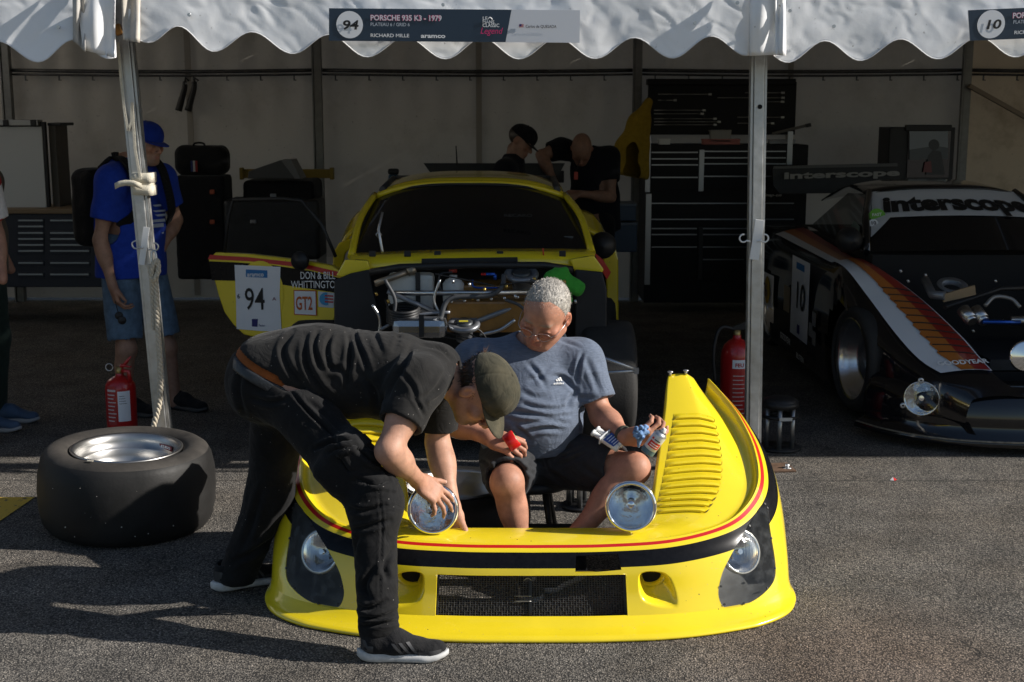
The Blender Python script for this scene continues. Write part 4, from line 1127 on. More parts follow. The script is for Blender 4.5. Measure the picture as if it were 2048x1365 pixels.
def np_mesh(name, V_, Q, m, parent=None, colors=None, smooth=True):
    me = bpy.data.meshes.new(name)
    me.vertices.add(len(V_)); me.vertices.foreach_set('co', np.asarray(V_, np.float32).ravel())
    me.loops.add(Q.size); me.loops.foreach_set('vertex_index', Q.ravel().astype(np.int32))
    me.polygons.add(len(Q)); me.polygons.foreach_set('loop_start', np.arange(0, Q.size, Q.shape[1], dtype=np.int32))
    me.update(calc_edges=True); me.validate()
    me.polygons.foreach_set('use_smooth', np.full(len(me.polygons), smooth))
    if colors is not None:
        at = me.color_attributes.new('tint', 'FLOAT_COLOR', 'POINT'); c = np.ones((len(V_), 4), np.float32); c[:, :3] = colors; at.data.foreach_set('color', c.ravel())
    return link_mesh(name, me, m, parent)

# ---- materials for people
SKIN = mat('skin', attr='tint', rough=0.55, noise=0.22, nscale=22, bump=0.35, bscale=190, bdist=0.002, sub=0.08, spec=0.4)
def cloth(name, col, **k):
    a = dict(rough=0.92, noise=0.14, nscale=30, bump=0.35, bscale=420, bdist=0.0012, sheen=0.06, spec=0.12); a.update(k); new = name not in MATS; m = mat(name, col, **a)
    if new:      # small crisp wrinkles on top of the modelled folds
        N = m.node_tree.nodes; L = m.node_tree.links; tc = N['Texture Coordinate']; n = N.new('ShaderNodeTexNoise'); n.inputs['Scale'].default_value = 11; n.inputs['Detail'].default_value = 3; n.inputs['Distortion'].default_value = 1.2; L.new(tc.outputs['Object'], n.inputs[0])
        sb = N.new('ShaderNodeMath'); sb.operation = 'SUBTRACT'; sb.inputs[1].default_value = .5; L.new(n.outputs[0], sb.inputs[0]); ab = N.new('ShaderNodeMath'); ab.operation = 'ABSOLUTE'; L.new(sb.outputs[0], ab.inputs[0])
        bp = N.new('ShaderNodeBump'); bp.inputs['Strength'].default_value = .3; bp.inputs['Distance'].default_value = .03; L.new(ab.outputs[0], bp.inputs['Height']); old = N['Bump'] if 'Bump' in N else None
        L.new(bp.outputs[0], old.inputs['Normal']) if old else L.new(bp.outputs[0], N['Principled BSDF'].inputs['Normal'])
    return m
HAIRG = mat('grey_hair', (0.30, 0.28, 0.25), 0.5, noise=0.55, nscale=1.0, stretch=(150, 45, 60), bump=1.0, bscale=1.0, bdist=.006)
HAIRD = mat('dark_hair', (0.030, 0.021, 0.015), 0.45, noise=0.4, nscale=90)

def frame_from(fwd, up):
    f = np.array(fwd, float); f /= np.linalg.norm(f); u = np.array(up, float); u = u - f * (u @ f); u /= np.linalg.norm(u); r = np.cross(f, u)
    return np.stack([r, f, u], 1)          # columns: right, forward, up
def head_field(F, c, M, fat=1.0, k=0.012, jaw=1.0, nose=1.0, S=1.0):
    c = np.array(c, float); W_ = lambda p: c + M @ (np.array(p, float) * S)
    E = lambda p, r, kk=k, mode='add', MM=None: F.ell(W_(p), np.array(r) * S, M if MM is None else MM, kk, mode)
    E((0, -.018, .038), (.075, .096, .086)); E((0, .02, .03), (.068, .075, .072), .03)
    E((0, .030, -.042), (.059 * fat, .060, .078), .03)
    E((0, .058, -.094), (.030 * jaw, .026, .022), .022)
    for sx in (-1, 1):
        F.cone(W_((sx * .056 * fat, -.002, -.045)), W_((sx * .022, .058, -.092)), .020 * fat, .018, .025)
        E((sx * .043 * fat, .060, -.020), (.026, .026, .022), .02)
    F.cone(W_((-.036, .080, .021)), W_((.036, .080, .021)), .0125, .0125, .016)
    for sx in (-1, 1):
        E((sx * .032, .102, .000), (.020, .016, .013), .012, 'sub'); E((sx * .032, .0785, -.001), (.0135, .0125, .0115), .003)
        F.cone(W_((sx * .046, .088, -.0065)), W_((sx * .020, .0895, -.0075)), .0030, .0030, .006)
    F.cone(W_((0, .088, .010)), W_((0, .112 * nose, -.034)), .0085, .0125, .010)
    for sx in (-1, 1): E((sx * .0125, .100, -.039), (.0085, .010, .008), .006)
    F.cone(W_((-.017, .0905, -.0635)), W_((.017, .0905, -.0635)), .0062, .0062, .006); F.cone(W_((-.015, .0895, -.0735)), W_((.015, .0895, -.0735)), .0068, .0068, .006)
    F.cone(W_((-.022, .0965, -.0685)), W_((.022, .0965, -.0685)), .0032, .0032, .004, 'sub')
    for sx in (-1, 1):
        RM = M @ np.array(Matrix.Rotation(sx * .35, 3, 'Z')); E((sx * .081, -.014, -.004), (.0095, .020, .032), .006, MM=RM); E((sx * .088, -.009, .003), (.006, .010, .016), .004, 'sub', MM=RM)
    return W_
def head_colors(P, c, M, base, lips=(.36, .12, .09), brow=None, stub=None, red=0.2):
    q = (P - np.array(c)) @ M; col = np.tile(np.array(base, float), (len(P), 1))
    def blend(mask, to): 
        col[:] = col * (1 - mask[:, None]) + np.array(to) * mask[:, None]
    g = lambda p, r: np.exp(-(((q - np.array(p)) / np.array(r)) ** 2).sum(1))
    near = (np.abs(q).max(1) < .16)
    rd = np.array(base) * np.array([1.12, .74, .66])
    for p, r in (((0, .115, -.035), (.022, .03, .02)), ((.045, .08, -.02), (.03, .04, .025)), ((-.045, .08, -.02), (.03, .04, .025)), ((.085, -.01, 0), (.02, .03, .04)), ((-.085, -.01, 0), (.02, .03, .04))):
        blend(g(p, r) * near * red * 2.2, rd)
    blend(np.clip(g((0, .098, -.0685), (.024, .02, .009)) * 1.5, 0, 1) * near * .75, lips)
    if brow is not None:
        for sx in (-1, 1): blend(np.clip(g((sx * .034, .09, .0225), (.020, .03, .0055)) * 1.6, 0, 1) * near * .85, brow)
    for sx in (-1, 1): blend(np.clip(g((sx * .033, .092, -.008), (.017, .02, .0028)) * 1.4, 0, 1) * near * .7, (.05, .03, .025))
    if stub is not None:
        m = np.clip(g((0, .05, -.095), (.062, .075, .045)) * 1.5, 0, 1) * (fbm(P * 300, 2) * .6 + .8)
        blend(np.clip(m, 0, 1) * near * stub[1], stub[0])
    return col
def hand_field(F, wrist, d, n, side, curls, spread=(-.22, -.07, .08, .24), thumb=None, scale=1.0, k=0.006, tips=None, fan=1.0):
    """d: wrist->fingers, n: back of the hand; side=+1 if the thumb lies on the +(d x n) side"""
    d = np.array(d, float); d /= np.linalg.norm(d); n = np.array(n, float); n -= d * (n @ d); n /= np.linalg.norm(n); l = np.cross(d, n) * side
    w = np.array(wrist, float); S = scale
    F.ecap(w - d * .01, w + d * .035 * S, (.027 * S, .020 * S), (.036 * S, .017 * S), l, .02)
    F.box(w + d * .055 * S, (.040 * S, .042 * S, .0145 * S), np.stack([l, d, n], 1), .013 * S, .015)
    lens = (.044, .050, .047, .036); base = (.030, .010, -.011, -.031); out = []
    for i in range(4):
        b = w + d * (.092 - .006 * (i in (0, 3)) - .006 * (i == 3)) * S + l * base[i] * S * fan; a = -spread[i]; dd = d * math.cos(a) + l * math.sin(a)
        c = curls[i] if isinstance(curls[i], (tuple, list)) else (curls[i], curls[i] * 1.25, curls[i] * .8); ang = 0; p = b; r = (.0098, .0088, .0080, .0070)
        F.cone(w + d * .05 * S + l * base[i] * S * .9, b, .011 * S, .0102 * S, .010)
        for j, L_ in enumerate((lens[i], lens[i] * .62, lens[i] * .50)):
            ang += c[j]; q = p + (dd * math.cos(ang) - n * math.sin(ang)) * L_ * S; F.cone(p, q, r[j] * S, r[j + 1] * S, .004); p = q
        out.append((p, dd * math.cos(ang) - n * math.sin(ang), dd * math.sin(ang) + n * math.cos(ang)))
    th = thumb or (.75, .35, .25); a, c1, c2 = th
    b = w + d * .022 * S + l * .024 * S - n * .006 * S; dirv = d * math.cos(a) + l * math.sin(a); q = b + (dirv * .96 - n * .22) * .042 * S
    F.cone(b, q, .0165 * S, .0125 * S, .018)
    d2 = dirv * math.cos(c1) + (-n * .55 + d * .6) * math.sin(c1); d2 /= np.linalg.norm(d2); p2 = q + d2 * .032 * S; F.cone(q, p2, .0120 * S, .0105 * S, .005)
    d3 = d2 * math.cos(c2) + (-n * .6 + d * .5) * math.sin(c2); d3 /= np.linalg.norm(d3); p3 = p2 + d3 * .024 * S; F.cone(p2, p3, .0105 * S, .0085 * S, .004)
    out.append((p3, d3, np.cross(d3, np.cross(n, d3)) / 1.0)); return out
def limb(F, a, b, ra, rb, bulge=None, k=.02):
    F.cone(a, b, ra, rb, k)
    if bulge:
        t, r, off = bulge; a = np.array(a, float); b = np.array(b, float); p = a + (b - a) * t + np.array(off, float); L_ = np.linalg.norm(b - a); u = (b - a) / L_
        x = np.cross(u, [0.3, 0.5, 0.81]); x /= np.linalg.norm(x); F.ell(p, (r, r, L_ * .30), np.stack([x, np.cross(u, x), u], 1), .03)
def nails(parent, tips, scale=1.0):
    for p, d, n in tips:
        d = np.array(d); n = np.array(n); n = n - d * (n @ d); n /= np.linalg.norm(n); l = np.cross(d, n); c = p + n * .0068 * scale + d * .001
        mb = MB(); P = []
        for i in range(5):
            u = (i - 2) / 2; P.append([tuple(c + l * u * .0052 * scale + d * v * .006 * scale - n * (u * u * .0022 + (v > .8) * .0006)) for v in (-1, -.3, .4, 1)])
        mb.grid(P); mb.build('fingernail', mat('nail', (.50, .32, .26), .3), parent, fixn=False)
def hair_blades(name, parent, pts, nrm, m, length, width, lean, seed=1, jit=.5):
    """many thin tapered tufts standing on the scalp"""
    rs = np.random.RandomState(seed); n = len(pts); d = nrm + np.array(lean) + rs.randn(n, 3) * jit; d /= np.linalg.norm(d, axis=1, keepdims=True)
    s_ = np.cross(d, rs.randn(n, 3)); s_ /= np.linalg.norm(s_, axis=1, keepdims=True); L_ = length * (0.6 + .8 * rs.rand(n, 1))
    a = pts - nrm * .004; mid = a + d * L_ * .55 + nrm * .001; tip = a + d * L_ + np.array([0, 0, -.12]) * L_
    V_ = np.concatenate([a - s_ * width, a + s_ * width, mid + s_ * width * .8, mid - s_ * width * .8, tip + s_ * width * .2, tip - s_ * width * .2]); i = np.arange(n)
    Q = np.concatenate([np.stack([i, i + n, i + 2 * n, i + 3 * n], 1), np.stack([i + 3 * n, i + 2 * n, i + 4 * n, i + 5 * n], 1)])
    return tag(np_mesh(name, V_, Q, m, parent), kind='stuff')
# ================================================================== people
def J(x, y, Y): return np.array(aty(x, y, Y), float)
def body(parent, j, h=.005, build=1.0, base=(.42, .225, .15), hands=True, head=None, bellyr=0.0, cols=None, name='body', arm=1.0, legr=1.0):
    pts = np.array([v for k, v in j.items() if isinstance(v, np.ndarray) and v.shape == (3,)]); lo, hi = pts.min(0) - .2, pts.max(0) + .2
    F = Field(lo, hi, h); B = build
    side = j['ls'] - j['rs']; pel, ch, nk = j['pel'], j['ch'], j['nk']; ws = j.get('ws', (pel + ch) / 2)
    F.ecap(j['rh'] * .75 + j['lh'] * .25, j['lh'] * .75 + j['rh'] * .25, (.10 * B, .10 * B), (.10 * B, .10 * B), ch - pel, .05)
    F.ecap(pel, ws, (.145 * B, .10 * B), (.135 * B, .098 * B + bellyr), side, .05); F.ecap(ws, ch, (.135 * B, .098 * B + bellyr), (.150 * B, .105 * B), side, .05); F.ecap(ch, nk, (.140 * B, .10 * B), (.055, .05), side, .05)
    for s in 'rl':
        F.cone(nk * .7 + ch * .3, j[s + 's'], .055, .052 * B, .04)
        limb(F, j[s + 's'], j[s + 'e'], .050 * B * arm, .038 * B * arm, (.45, .048 * B * arm, (0, 0, 0))); limb(F, j[s + 'e'], j[s + 'w'], .039 * B * arm, .0265 * B, (.28, .043 * B * arm, (0, 0, 0)))
        if s + 'k' in j:
            limb(F, j[s + 'h'], j[s + 'k'], .082 * B * legr, .054 * B, (.4, .085 * B * legr, (0, 0, 0)), .04)
            kd = j.get(s + 'kd', np.zeros(3)); F.ell(j[s + 'k'] + kd * .012, (.054, .054, .058), None, .03)
            if s + 'a' in j:
                limb(F, j[s + 'k'], j[s + 'a'], .050 * B, .034 * B, (.30, .052 * B, -kd * .018), .03); F.cone(j[s + 'a'], j[s + 'a'] + np.array([0, 0, -.025]), .034, .036, .02)
    tips = {}
    if hands:
        for s in 'rl':
            if s + 'hand' in j:
                hd = j[s + 'hand']; tips[s] = hand_field(F, j[s + 'w'], hd['d'], hd['n'], hd.get('side', 1), hd['curl'], hd.get('spread', (-.2, -.07, .07, .2)), hd.get('thumb'), hd.get('scale', 1.0), fan=hd.get('fan', 1.0))
    c, M = head[:2]; hk = head[2] if len(head) > 2 else {}
    F.cone(nk - (nk - ch) * .1, c + M @ np.array([0, -.02, -.075]), .058 * B, .054 * hk.get('neck', 1.0), .03); head_field(F, c, M, **{k: v for k, v in hk.items() if k in ('fat', 'jaw', 'nose', 'S')})
    V_, Q = F.mesh(1)
    HS = hk.get('S', 1.0); col = head_colors(np.array(c) + (V_ - np.array(c)) / HS, c, M, base, **(cols or {}))
    # hands and knees a little darker / redder
    for s in 'rl':
        m = np.exp(-(np.linalg.norm(V_ - (j[s + 'w'] + np.array(j[s + 'hand']['d']) * .07 if s + 'hand' in j else j[s + 'w']), axis=1) / .09) ** 2)[:, None] * .35
        col = col * (1 - m) + np.array(base) * np.array([.82, .62, .55]) * m
    o = np_mesh(name, V_, Q, SKIN, parent, col)
    for s in tips: nails(o, tips[s]) if h <= .005 else None
    return o
def sleeve(F, a, b, t, r0, r1, k=.03):
    e = a + (b - a) * t; u = (b - a) / np.linalg.norm(b - a); F.cone(a, e + u * .05, r0, r1, k); F.cut(e, u, c=e + u * .05, rad=.105); return e, u
def hollow(F, e, u, r, depth=.035):
    F.cone(e + u * .03, e - u * depth, r, r * .96, 0, 'sub')
def shoe(parent, heel, yaw, L_=.30, pitch=0.0, roll=0.0, up=None, sole=None, laces=True, name='shoe', h=.0045):
    F = Field((-.03, -.075, -.01), (.34, .075, .16), h); k = L_ / .30
    F.ecap((.05 * k, 0, .058), (.12 * k, 0, .062), (.036, .036), (.040, .042), (0, 1, 0), .03); F.ecap((.12 * k, 0, .060), (.235 * k, .004, .036), (.042, .040), (.043, .024), (0, 1, 0), .03); F.cone((.262 * k, .004, .034), (.255 * k, 0, .03), .028, .03, .02)
    F.cone((.058 * k, 0, .06), (.052 * k, 0, .108), .040, .038, .02); F.cut((0, 0, .022), (0, 0, -1)); F.cut((.05, 0, .108), (-.25, 0, 1)); F.cone((.052 * k, 0, .15), (.055 * k, 0, .095), .031, .028, .005, 'sub')
    V1, Q1 = F.mesh(1); V1 = cloth_noise(V1, Q1, .006, (38, 30, 30), 2.0)
    XS = np.linspace(0, 1, 25); HWd = np.interp(XS, [0, .04, .12, .25, .42, .58, .74, .88, .96, 1], [.006, .020, .032, .035, .034, .039, .046, .040, .024, .005]); kick = np.interp(XS, [0, .06, .2, .8, 1], [.014, .003, 0, 0, .016]); top = np.interp(XS, [0, .15, .5, .85, 1], [.040, .034, .027, .025, .034]); Ps = []
    for zf, ins in ((0.0, .006), (.15, .001), (.45, -.002), (.85, -.0005), (1.0, .006)):
        ring = [(x * .302 * k - .003, -(w - ins), kk + (tp - kk) * zf) for x, w, kk, tp in zip(XS, HWd, kick, top)] + [(x * .302 * k - .003, w - ins, kk + (tp - kk) * zf) for x, w, kk, tp in zip(XS[::-1], HWd[::-1], kick[::-1], top[::-1])]; Ps.append(ring)
    M = np.array(Matrix.Rotation(yaw, 3, 'Z') @ Matrix.Rotation(pitch, 3, 'Y') @ Matrix.Rotation(roll, 3, 'X')); T = lambda P: np.asarray(P) @ M.T + np.array(heel)
    o = np_mesh(name, T(V1), Q1, up, parent); mbs = MB(); mbs.grid([[tuple(q) for q in T(r_)] for r_ in Ps], wrap=True); n_ = len(Ps[0]); mbs.f.append(tuple(range(n_))); mbs.mi.append(0); mbs.sm.append(False); mbs.f.append(tuple(range(4 * n_, 5 * n_))); mbs.mi.append(0); mbs.sm.append(False); mbs.build('sole', sole, o)
    if h < .006:
        def side(x, z, sg=-1):
            m_ = V1[:, 1] * sg > 0; W3 = V1[m_]; q = W3[np.argmin((W3[:, 0] - x) ** 2 + (W3[:, 2] - z) ** 2)]; return (x, q[1] + sg * .0022, z)
        for i in range(3):
            mbx = MB(); mbx.grid([[tuple(T(side((.112 + .024 * i + dx + .030 * t) * k, .034 + .040 * (1 - t)))) for t in np.linspace(0, 1, 6)] for dx in (0, .011)]); mbx.build('side_stripe', mat('stripe_charcoal', (.06, .06, .063), .6), o, fixn=False)
        mbx = MB(); mbx.grid([[tuple(T(side((.004 + .05 * u) * k, z))) for u in np.linspace(0.1, 1, 6)] for z in (.04, .06, .08)]); mbx.build('heel_counter', mat('counter_grey', (.035, .035, .037), .5), o, fixn=False)
        mbx = MB(); mbx.grid([[tuple(T(side((.200 + .075 * u) * k, z))) for u in np.linspace(0, 1, 8)] for z in (.027, .034, .042)]); mbx.build('toe_guard', mat('counter_grey', ()), o, fixn=False)
    if laces:
        for i in range(5):
            x = (.125 + .022 * i) * k; z = .098 - .009 * i - .0016 * i * i; mb = MB(); mb.tube([tuple(T((x + .006 * math.sin(a), .030 * math.sin(a) * (1 - .05 * i), z - .020 * (1 - math.cos(a)) + .004))) for a in np.linspace(-1.25, 1.25, 9)], .0028, 5); mb.build('lace', up if laces is True else laces, o)
    return o

# ------------------------------------------------------------------ 1. mechanic bending over the panel
BLK_TEE = cloth('black_tee', (.018, .0175, .017), noise=.25, nscale=14)
def speck(m):
    N = m.node_tree.nodes; L = m.node_tree.links; b = N['Principled BSDF']; tc = N['Texture Coordinate']
    v = N.new('ShaderNodeTexVoronoi'); v.inputs['Scale'].default_value = 62; L.new(tc.outputs['Object'], v.inputs[0])
    sp = N.new('ShaderNodeSeparateColor'); L.new(v.outputs['Color'], sp.inputs[0]); mu = N.new('ShaderNodeMath'); mu.operation = 'GREATER_THAN'; mu.inputs[1].default_value = .80; L.new(sp.outputs[0], mu.inputs[0])
    r = N.new('ShaderNodeMath'); r.operation = 'LESS_THAN'; r.inputs[1].default_value = .085; L.new(v.outputs['Distance'], r.inputs[0]); m2 = N.new('ShaderNodeMath'); m2.operation = 'MULTIPLY'; L.new(mu.outputs[0], m2.inputs[0]); L.new(r.outputs[0], m2.inputs[1])
    old = b.inputs['Base Color'].links[0].from_socket; mx = N.new('ShaderNodeMix'); mx.data_type = 'RGBA'; mx.inputs['B'].default_value = (.28, .26, .24, 1); L.new(m2.outputs[0], mx.inputs['Factor']); L.new(old, mx.inputs['A']); L.new(mx.outputs['Result'], b.inputs['Base Color'])
speck(BLK_TEE)
BLK_TROU = cloth('black_trousers', (.0105, .0105, .011), noise=.35, nscale=9, rough=.8, bump=.4, bscale=300); speck(BLK_TROU)
BLK_KNIT = cloth('black_knit', (.016, .016, .017), bump=.9, bscale=220, bdist=.002); SOLE_W = mat('worn_white_sole', (.50, .50, .49), .7, noise=.2, nscale=30)
m1 = thing('person', 'man in black t-shirt and dark cap bending over the yellow panel', 'person', (-.6, 4.4, 0))
hM1 = frame_from((.38, -.22, -.90), (.84, -.40, .36)); hc1 = J(961, 783, 4.51)
b1 = dict(pel=J(562, 752, 4.55), ws=J(640, 722, 4.55), ch=J(790, 735, 4.54), nk=J(885, 742, 4.53), rs=J(836, 768, 4.355), ls=J(872, 742, 4.72), re=J(777, 902, 4.20), rw=J(838, 963, 4.375), le=J(875, 885, 4.76), lw=J(907, 1018, 4.60),
          rh=J(585, 795, 4.455), lh=J(563, 790, 4.65), rk=J(745, 1000, 4.24), ra=J(757, 1258, 4.085), lk=J(540, 985, 4.72), la=J(468, 1140, 4.69),
          rhand=dict(d=J(898, 1008, 4.415) - J(838, 963, 4.375), n=(.30, -.75, .62), side=-1, curl=((.10, .28, .3), (.12, .30, .3), (.18, .42, .4), (.30, .55, .5)), spread=(-.06, .06, .26, .50), thumb=(.55, .1, .1), scale=.97, fan=1.0),
          lhand=dict(d=(.12, -.25, -.95), n=(.5, .6, .1), side=1, curl=(.5, .5, .5, .6)))
body(m1, b1, .0045, 1.02, (.43, .235, .16), bellyr=-.022, head=(hc1, hM1, dict(fat=.98, S=1.06)), cols=dict(brow=(.04, .025, .02), stub=((.05, .035, .03), .85), red=.12), arm=1.12)
# t-shirt
wax = J(596, 645, 4.55) - J(548, 741, 4.55); wax /= np.linalg.norm(wax); wP0 = J(548, 741, 4.555)
F = Field(J(480, 940, 4.2) - .12, J(960, 600, 4.9) + .12, .006)
sd = b1['ls'] - b1['rs']
F.ecap(J(545, 735, 4.56), J(640, 722, 4.555), (.165, .115), (.165, .12), sd, .05); F.ecap(J(640, 722, 4.555), J(790, 740, 4.54), (.165, .122), (.18, .125), sd, .06); F.ecap(J(790, 740, 4.54), J(873, 740, 4.535), (.17, .115), (.085, .07), sd, .06)
F.ecap(J(660, 760, 4.53), J(775, 790, 4.52), (.15, .09), (.14, .09), sd, .06)     # cloth hanging under the belly
F.cone(J(690, 770, 4.5), J(700, 812, 4.47), .065, .035, .06)
e1, u1 = sleeve(F, b1['rs'], b1['re'], .60, .088, .074, .05); e2, u2 = sleeve(F, b1['ls'], b1['le'], .80, .088, .074, .05); F.cone(J(870, 740, 4.53), b1['rs'], .08, .085, .05); F.cone(J(870, 735, 4.56), b1['ls'], .08, .085, .05)
hollow(F, e1, u1, .064); hollow(F, e2, u2, .066)
F.ecap(J(530, 742, 4.56), J(600, 728, 4.555), (.172, .122), (.170, .122), sd, .05); F.cut(wP0 + wax * .034, -wax, c=J(513, 763, 4.55), rad=.208)
F.cone(J(905, 755, 4.53), J(870, 740, 4.53), .066, .060, .01, 'sub')
V_, Q = F.mesh(2); V_ = cloth_noise(V_, Q, .020, (7, 9, 5), 4.0)
px3 = lambda L_: [(400 + x / 3.012, 600 + y / 3.012) for x, y in L_]
V_ = px_folds(V_, Q, [(px3(l), w, d) for l, w, d in (
    ([(930, 110), (935, 230), (985, 350), (1018, 445)], 5.5, .011), ([(715, 170), (685, 270), (700, 350), (730, 420)], 5, .010), ([(805, 170), (765, 280), (775, 380), (800, 420)], 5, .010), ([(880, 130), (905, 270), (895, 400), (880, 540)], 5.5, .011), ([(1020, 120), (1060, 220), (1100, 330)], 6, .006),
    ([(560, 190), (500, 300), (540, 420), (620, 520)], 6, .010), ([(640, 220), (640, 380), (720, 520), (800, 600)], 6, .011), ([(1180, 140), (1195, 215), (1170, 300)], 5, .006), ([(1275, 270), (1235, 380), (1160, 500), (1120, 600)], 6, .012), ([(1330, 270), (1450, 300), (1530, 380)], 4, .005),
    ([(760, 420), (840, 420), (900, 500)], 6, .008), ([(1545, 420), (1480, 560), (1400, 620)], 5, .008), ([(1500, 400), (1420, 540), (1330, 600)], 5, .008), ([(1290, 590), (1320, 640), (1350, 700)], 4, .006), ([(1200, 420), (1280, 520), (1300, 600)], 5, .007), ([(980, 450), (1050, 560), (1060, 660)], 7, .010), ([(690, 520), (780, 640), (860, 700)], 6, .009))], 1.2)
tee = np_mesh('t_shirt', V_, Q, BLK_TEE, m1)
# trousers
F = Field(np.minimum.reduce([b1[k] for k in ('rh', 'lh', 'rk', 'lk', 'ra', 'la')]) - .16, np.maximum.reduce([b1[k] for k in ('rh', 'lh', 'rk', 'lk', 'ra', 'la')]) + .18, .006)
F.ecap(J(532, 745, 4.56), J(600, 800, 4.55), (.165, .125), (.15, .12), sd, .06); F.ell(J(520, 775, 4.56), (.11, .155, .12), None, .06)
F.cone(b1['rh'], b1['rk'], .108, .083, .05); F.cone(b1['lh'], b1['lk'], .108, .082, .05); F.cone(b1['rk'], b1['ra'], .076, .066, .04); F.cone(b1['lk'], b1['la'] + np.array([.01, 0, -.02]), .080, .068, .04)
F.ell(b1['rk'] + np.array([.02, -.02, -.01]), (.085, .085, .095), None, .05); F.box(J(690, 925, 4.26), (.075, .075, .10), np.array(Matrix.Rotation(.75, 3, 'Y')), .04, .05)
F.cut(b1['ra'] + np.array([0, 0, -.012]), (.10, -.05, -1), c=b1['ra'] + np.array([0, 0, -.06]), rad=.12); F.cut(b1['la'] + np.array([0, 0, -.045]), (-.1, 0, -1), c=b1['la'] + np.array([0, 0, -.09]), rad=.12)
F.cut(wP0, wax, c=wP0 + wax * .10, rad=.235)
V_, Q = F.mesh(2); V_ = cloth_noise(V_, Q, .018, (9, 9, 8), 1.0); V_ = cloth_noise(V_, Q, .007, (26, 26, 40), 5.0)
px7 = lambda L_: [(400 + x / 2.926, 880 + y / 2.926) for x, y in L_]
V_ = px_folds(V_, Q, [(px3(l), w, d) for l, w, d in (([(540, 540), (640, 660), (740, 760), (810, 830)], 3.5, .009), ([(640, 600), (760, 700), (860, 800)], 5, .006), ([(690, 900), (800, 860), (920, 850)], 4.5, .011), ([(760, 930), (830, 900), (930, 880)], 4, .008), ([(930, 880), (1010, 960), (1100, 1010)], 4, .010), ([(820, 920), (880, 1010), (900, 1040)], 5, .009), ([(980, 930), (1080, 1010), (1130, 1060)], 4, .008), ([(940, 1080), (1040, 1110), (1130, 1090)], 5, .011), ([(250, 420), (230, 560), (270, 700)], 6, .007), ([(300, 590), (420, 620), (520, 600)], 5, .007))] +
    [(px7(l), w, d) for l, w, d in (([(860, 400), (960, 420), (1080, 380)], 5, .009), ([(880, 530), (980, 510), (1110, 470)], 5, .010), ([(930, 560), (900, 620), (890, 700)], 6, .007), ([(1040, 260), (1065, 480), (1055, 760), (1050, 980)], 2.4, .0028), ([(1010, 760), (960, 850), (990, 930)], 6, .009), ([(900, 960), (980, 990), (1090, 940)], 4.5, .011), ([(920, 1040), (1030, 1045), (1160, 1000)], 4, .012), ([(950, 1095), (1060, 1075), (1190, 1060)], 4, .011), ([(1130, 640), (1080, 740), (1100, 820)], 6, .008), ([(460, 560), (330, 650), (180, 720)], 6, .008), ([(360, 300), (300, 500), (240, 650)], 7, .008))], 1.5)
V_ = px_emboss(V_, Q, [([(668, 912), (705, 893), (752, 905), (800, 942), (792, 985), (745, 978), (700, 958)], .006), ([(664, 898), (700, 872), (738, 868), (752, 882), (712, 900), (672, 916)], .007)])
trou = np_mesh('trousers', V_, Q, BLK_TROU, m1)
# belt and the orange-brown waistband showing above it
def band(name, px, Yoff, wid, m, parent, thick=.004, n=2):
    C = crom(px, 8); P = []
    for v in (-.5, .5):
        row = []
        for i, (x, y, Y) in enumerate(C):
            d = C[min(i + 1, len(C) - 1)] - C[max(i - 1, 0)]; nn = np.array([-d[1], d[0]]); nn = nn / np.linalg.norm(nn); q = aty(x + nn[0] * wid * v, y + nn[1] * wid * v, Y + Yoff); row.append(tuple(q))
        P.append(row)
    mb = MB(); mb.grid(P); return mb.build(name, m, parent, solid=thick, fixn=False)
ORNG = cloth('rust_waistband', (.26, .075, .02), bump=.5, bscale=250)
def waist_shell(name, c0, lo_, hi_, infl, m):
    F = Field(J(480, 830, 4.3) - .05, J(660, 650, 4.8) + .06, .0055)
    F.ecap(J(532, 745, 4.56), J(600, 800, 4.55), (.165, .125), (.15, .12), sd, .06); F.ell(J(520, 775, 4.56), (.11, .155, .12), None, .06); F.ecap(J(562, 752, 4.55), J(640, 722, 4.55), (.155, .112), (.150, .108), sd, .06); F.inflate(infl)
    c = wP0; F.cut(c + wax * hi_, wax); F.cut(c + wax * lo_, -wax); V_, Q = F.mesh(1); return np_mesh(name, V_, Q, m, m1)
waist_shell('waistband', (545, 735, 4.56), -.03, .05, .002, ORNG)
waist_shell('belt', (545, 735, 4.56), -.030, .006, .011, mat('belt_leather', (.02, .022, .025), .4, noise=.3, nscale=40, bump=.4, bscale=120))
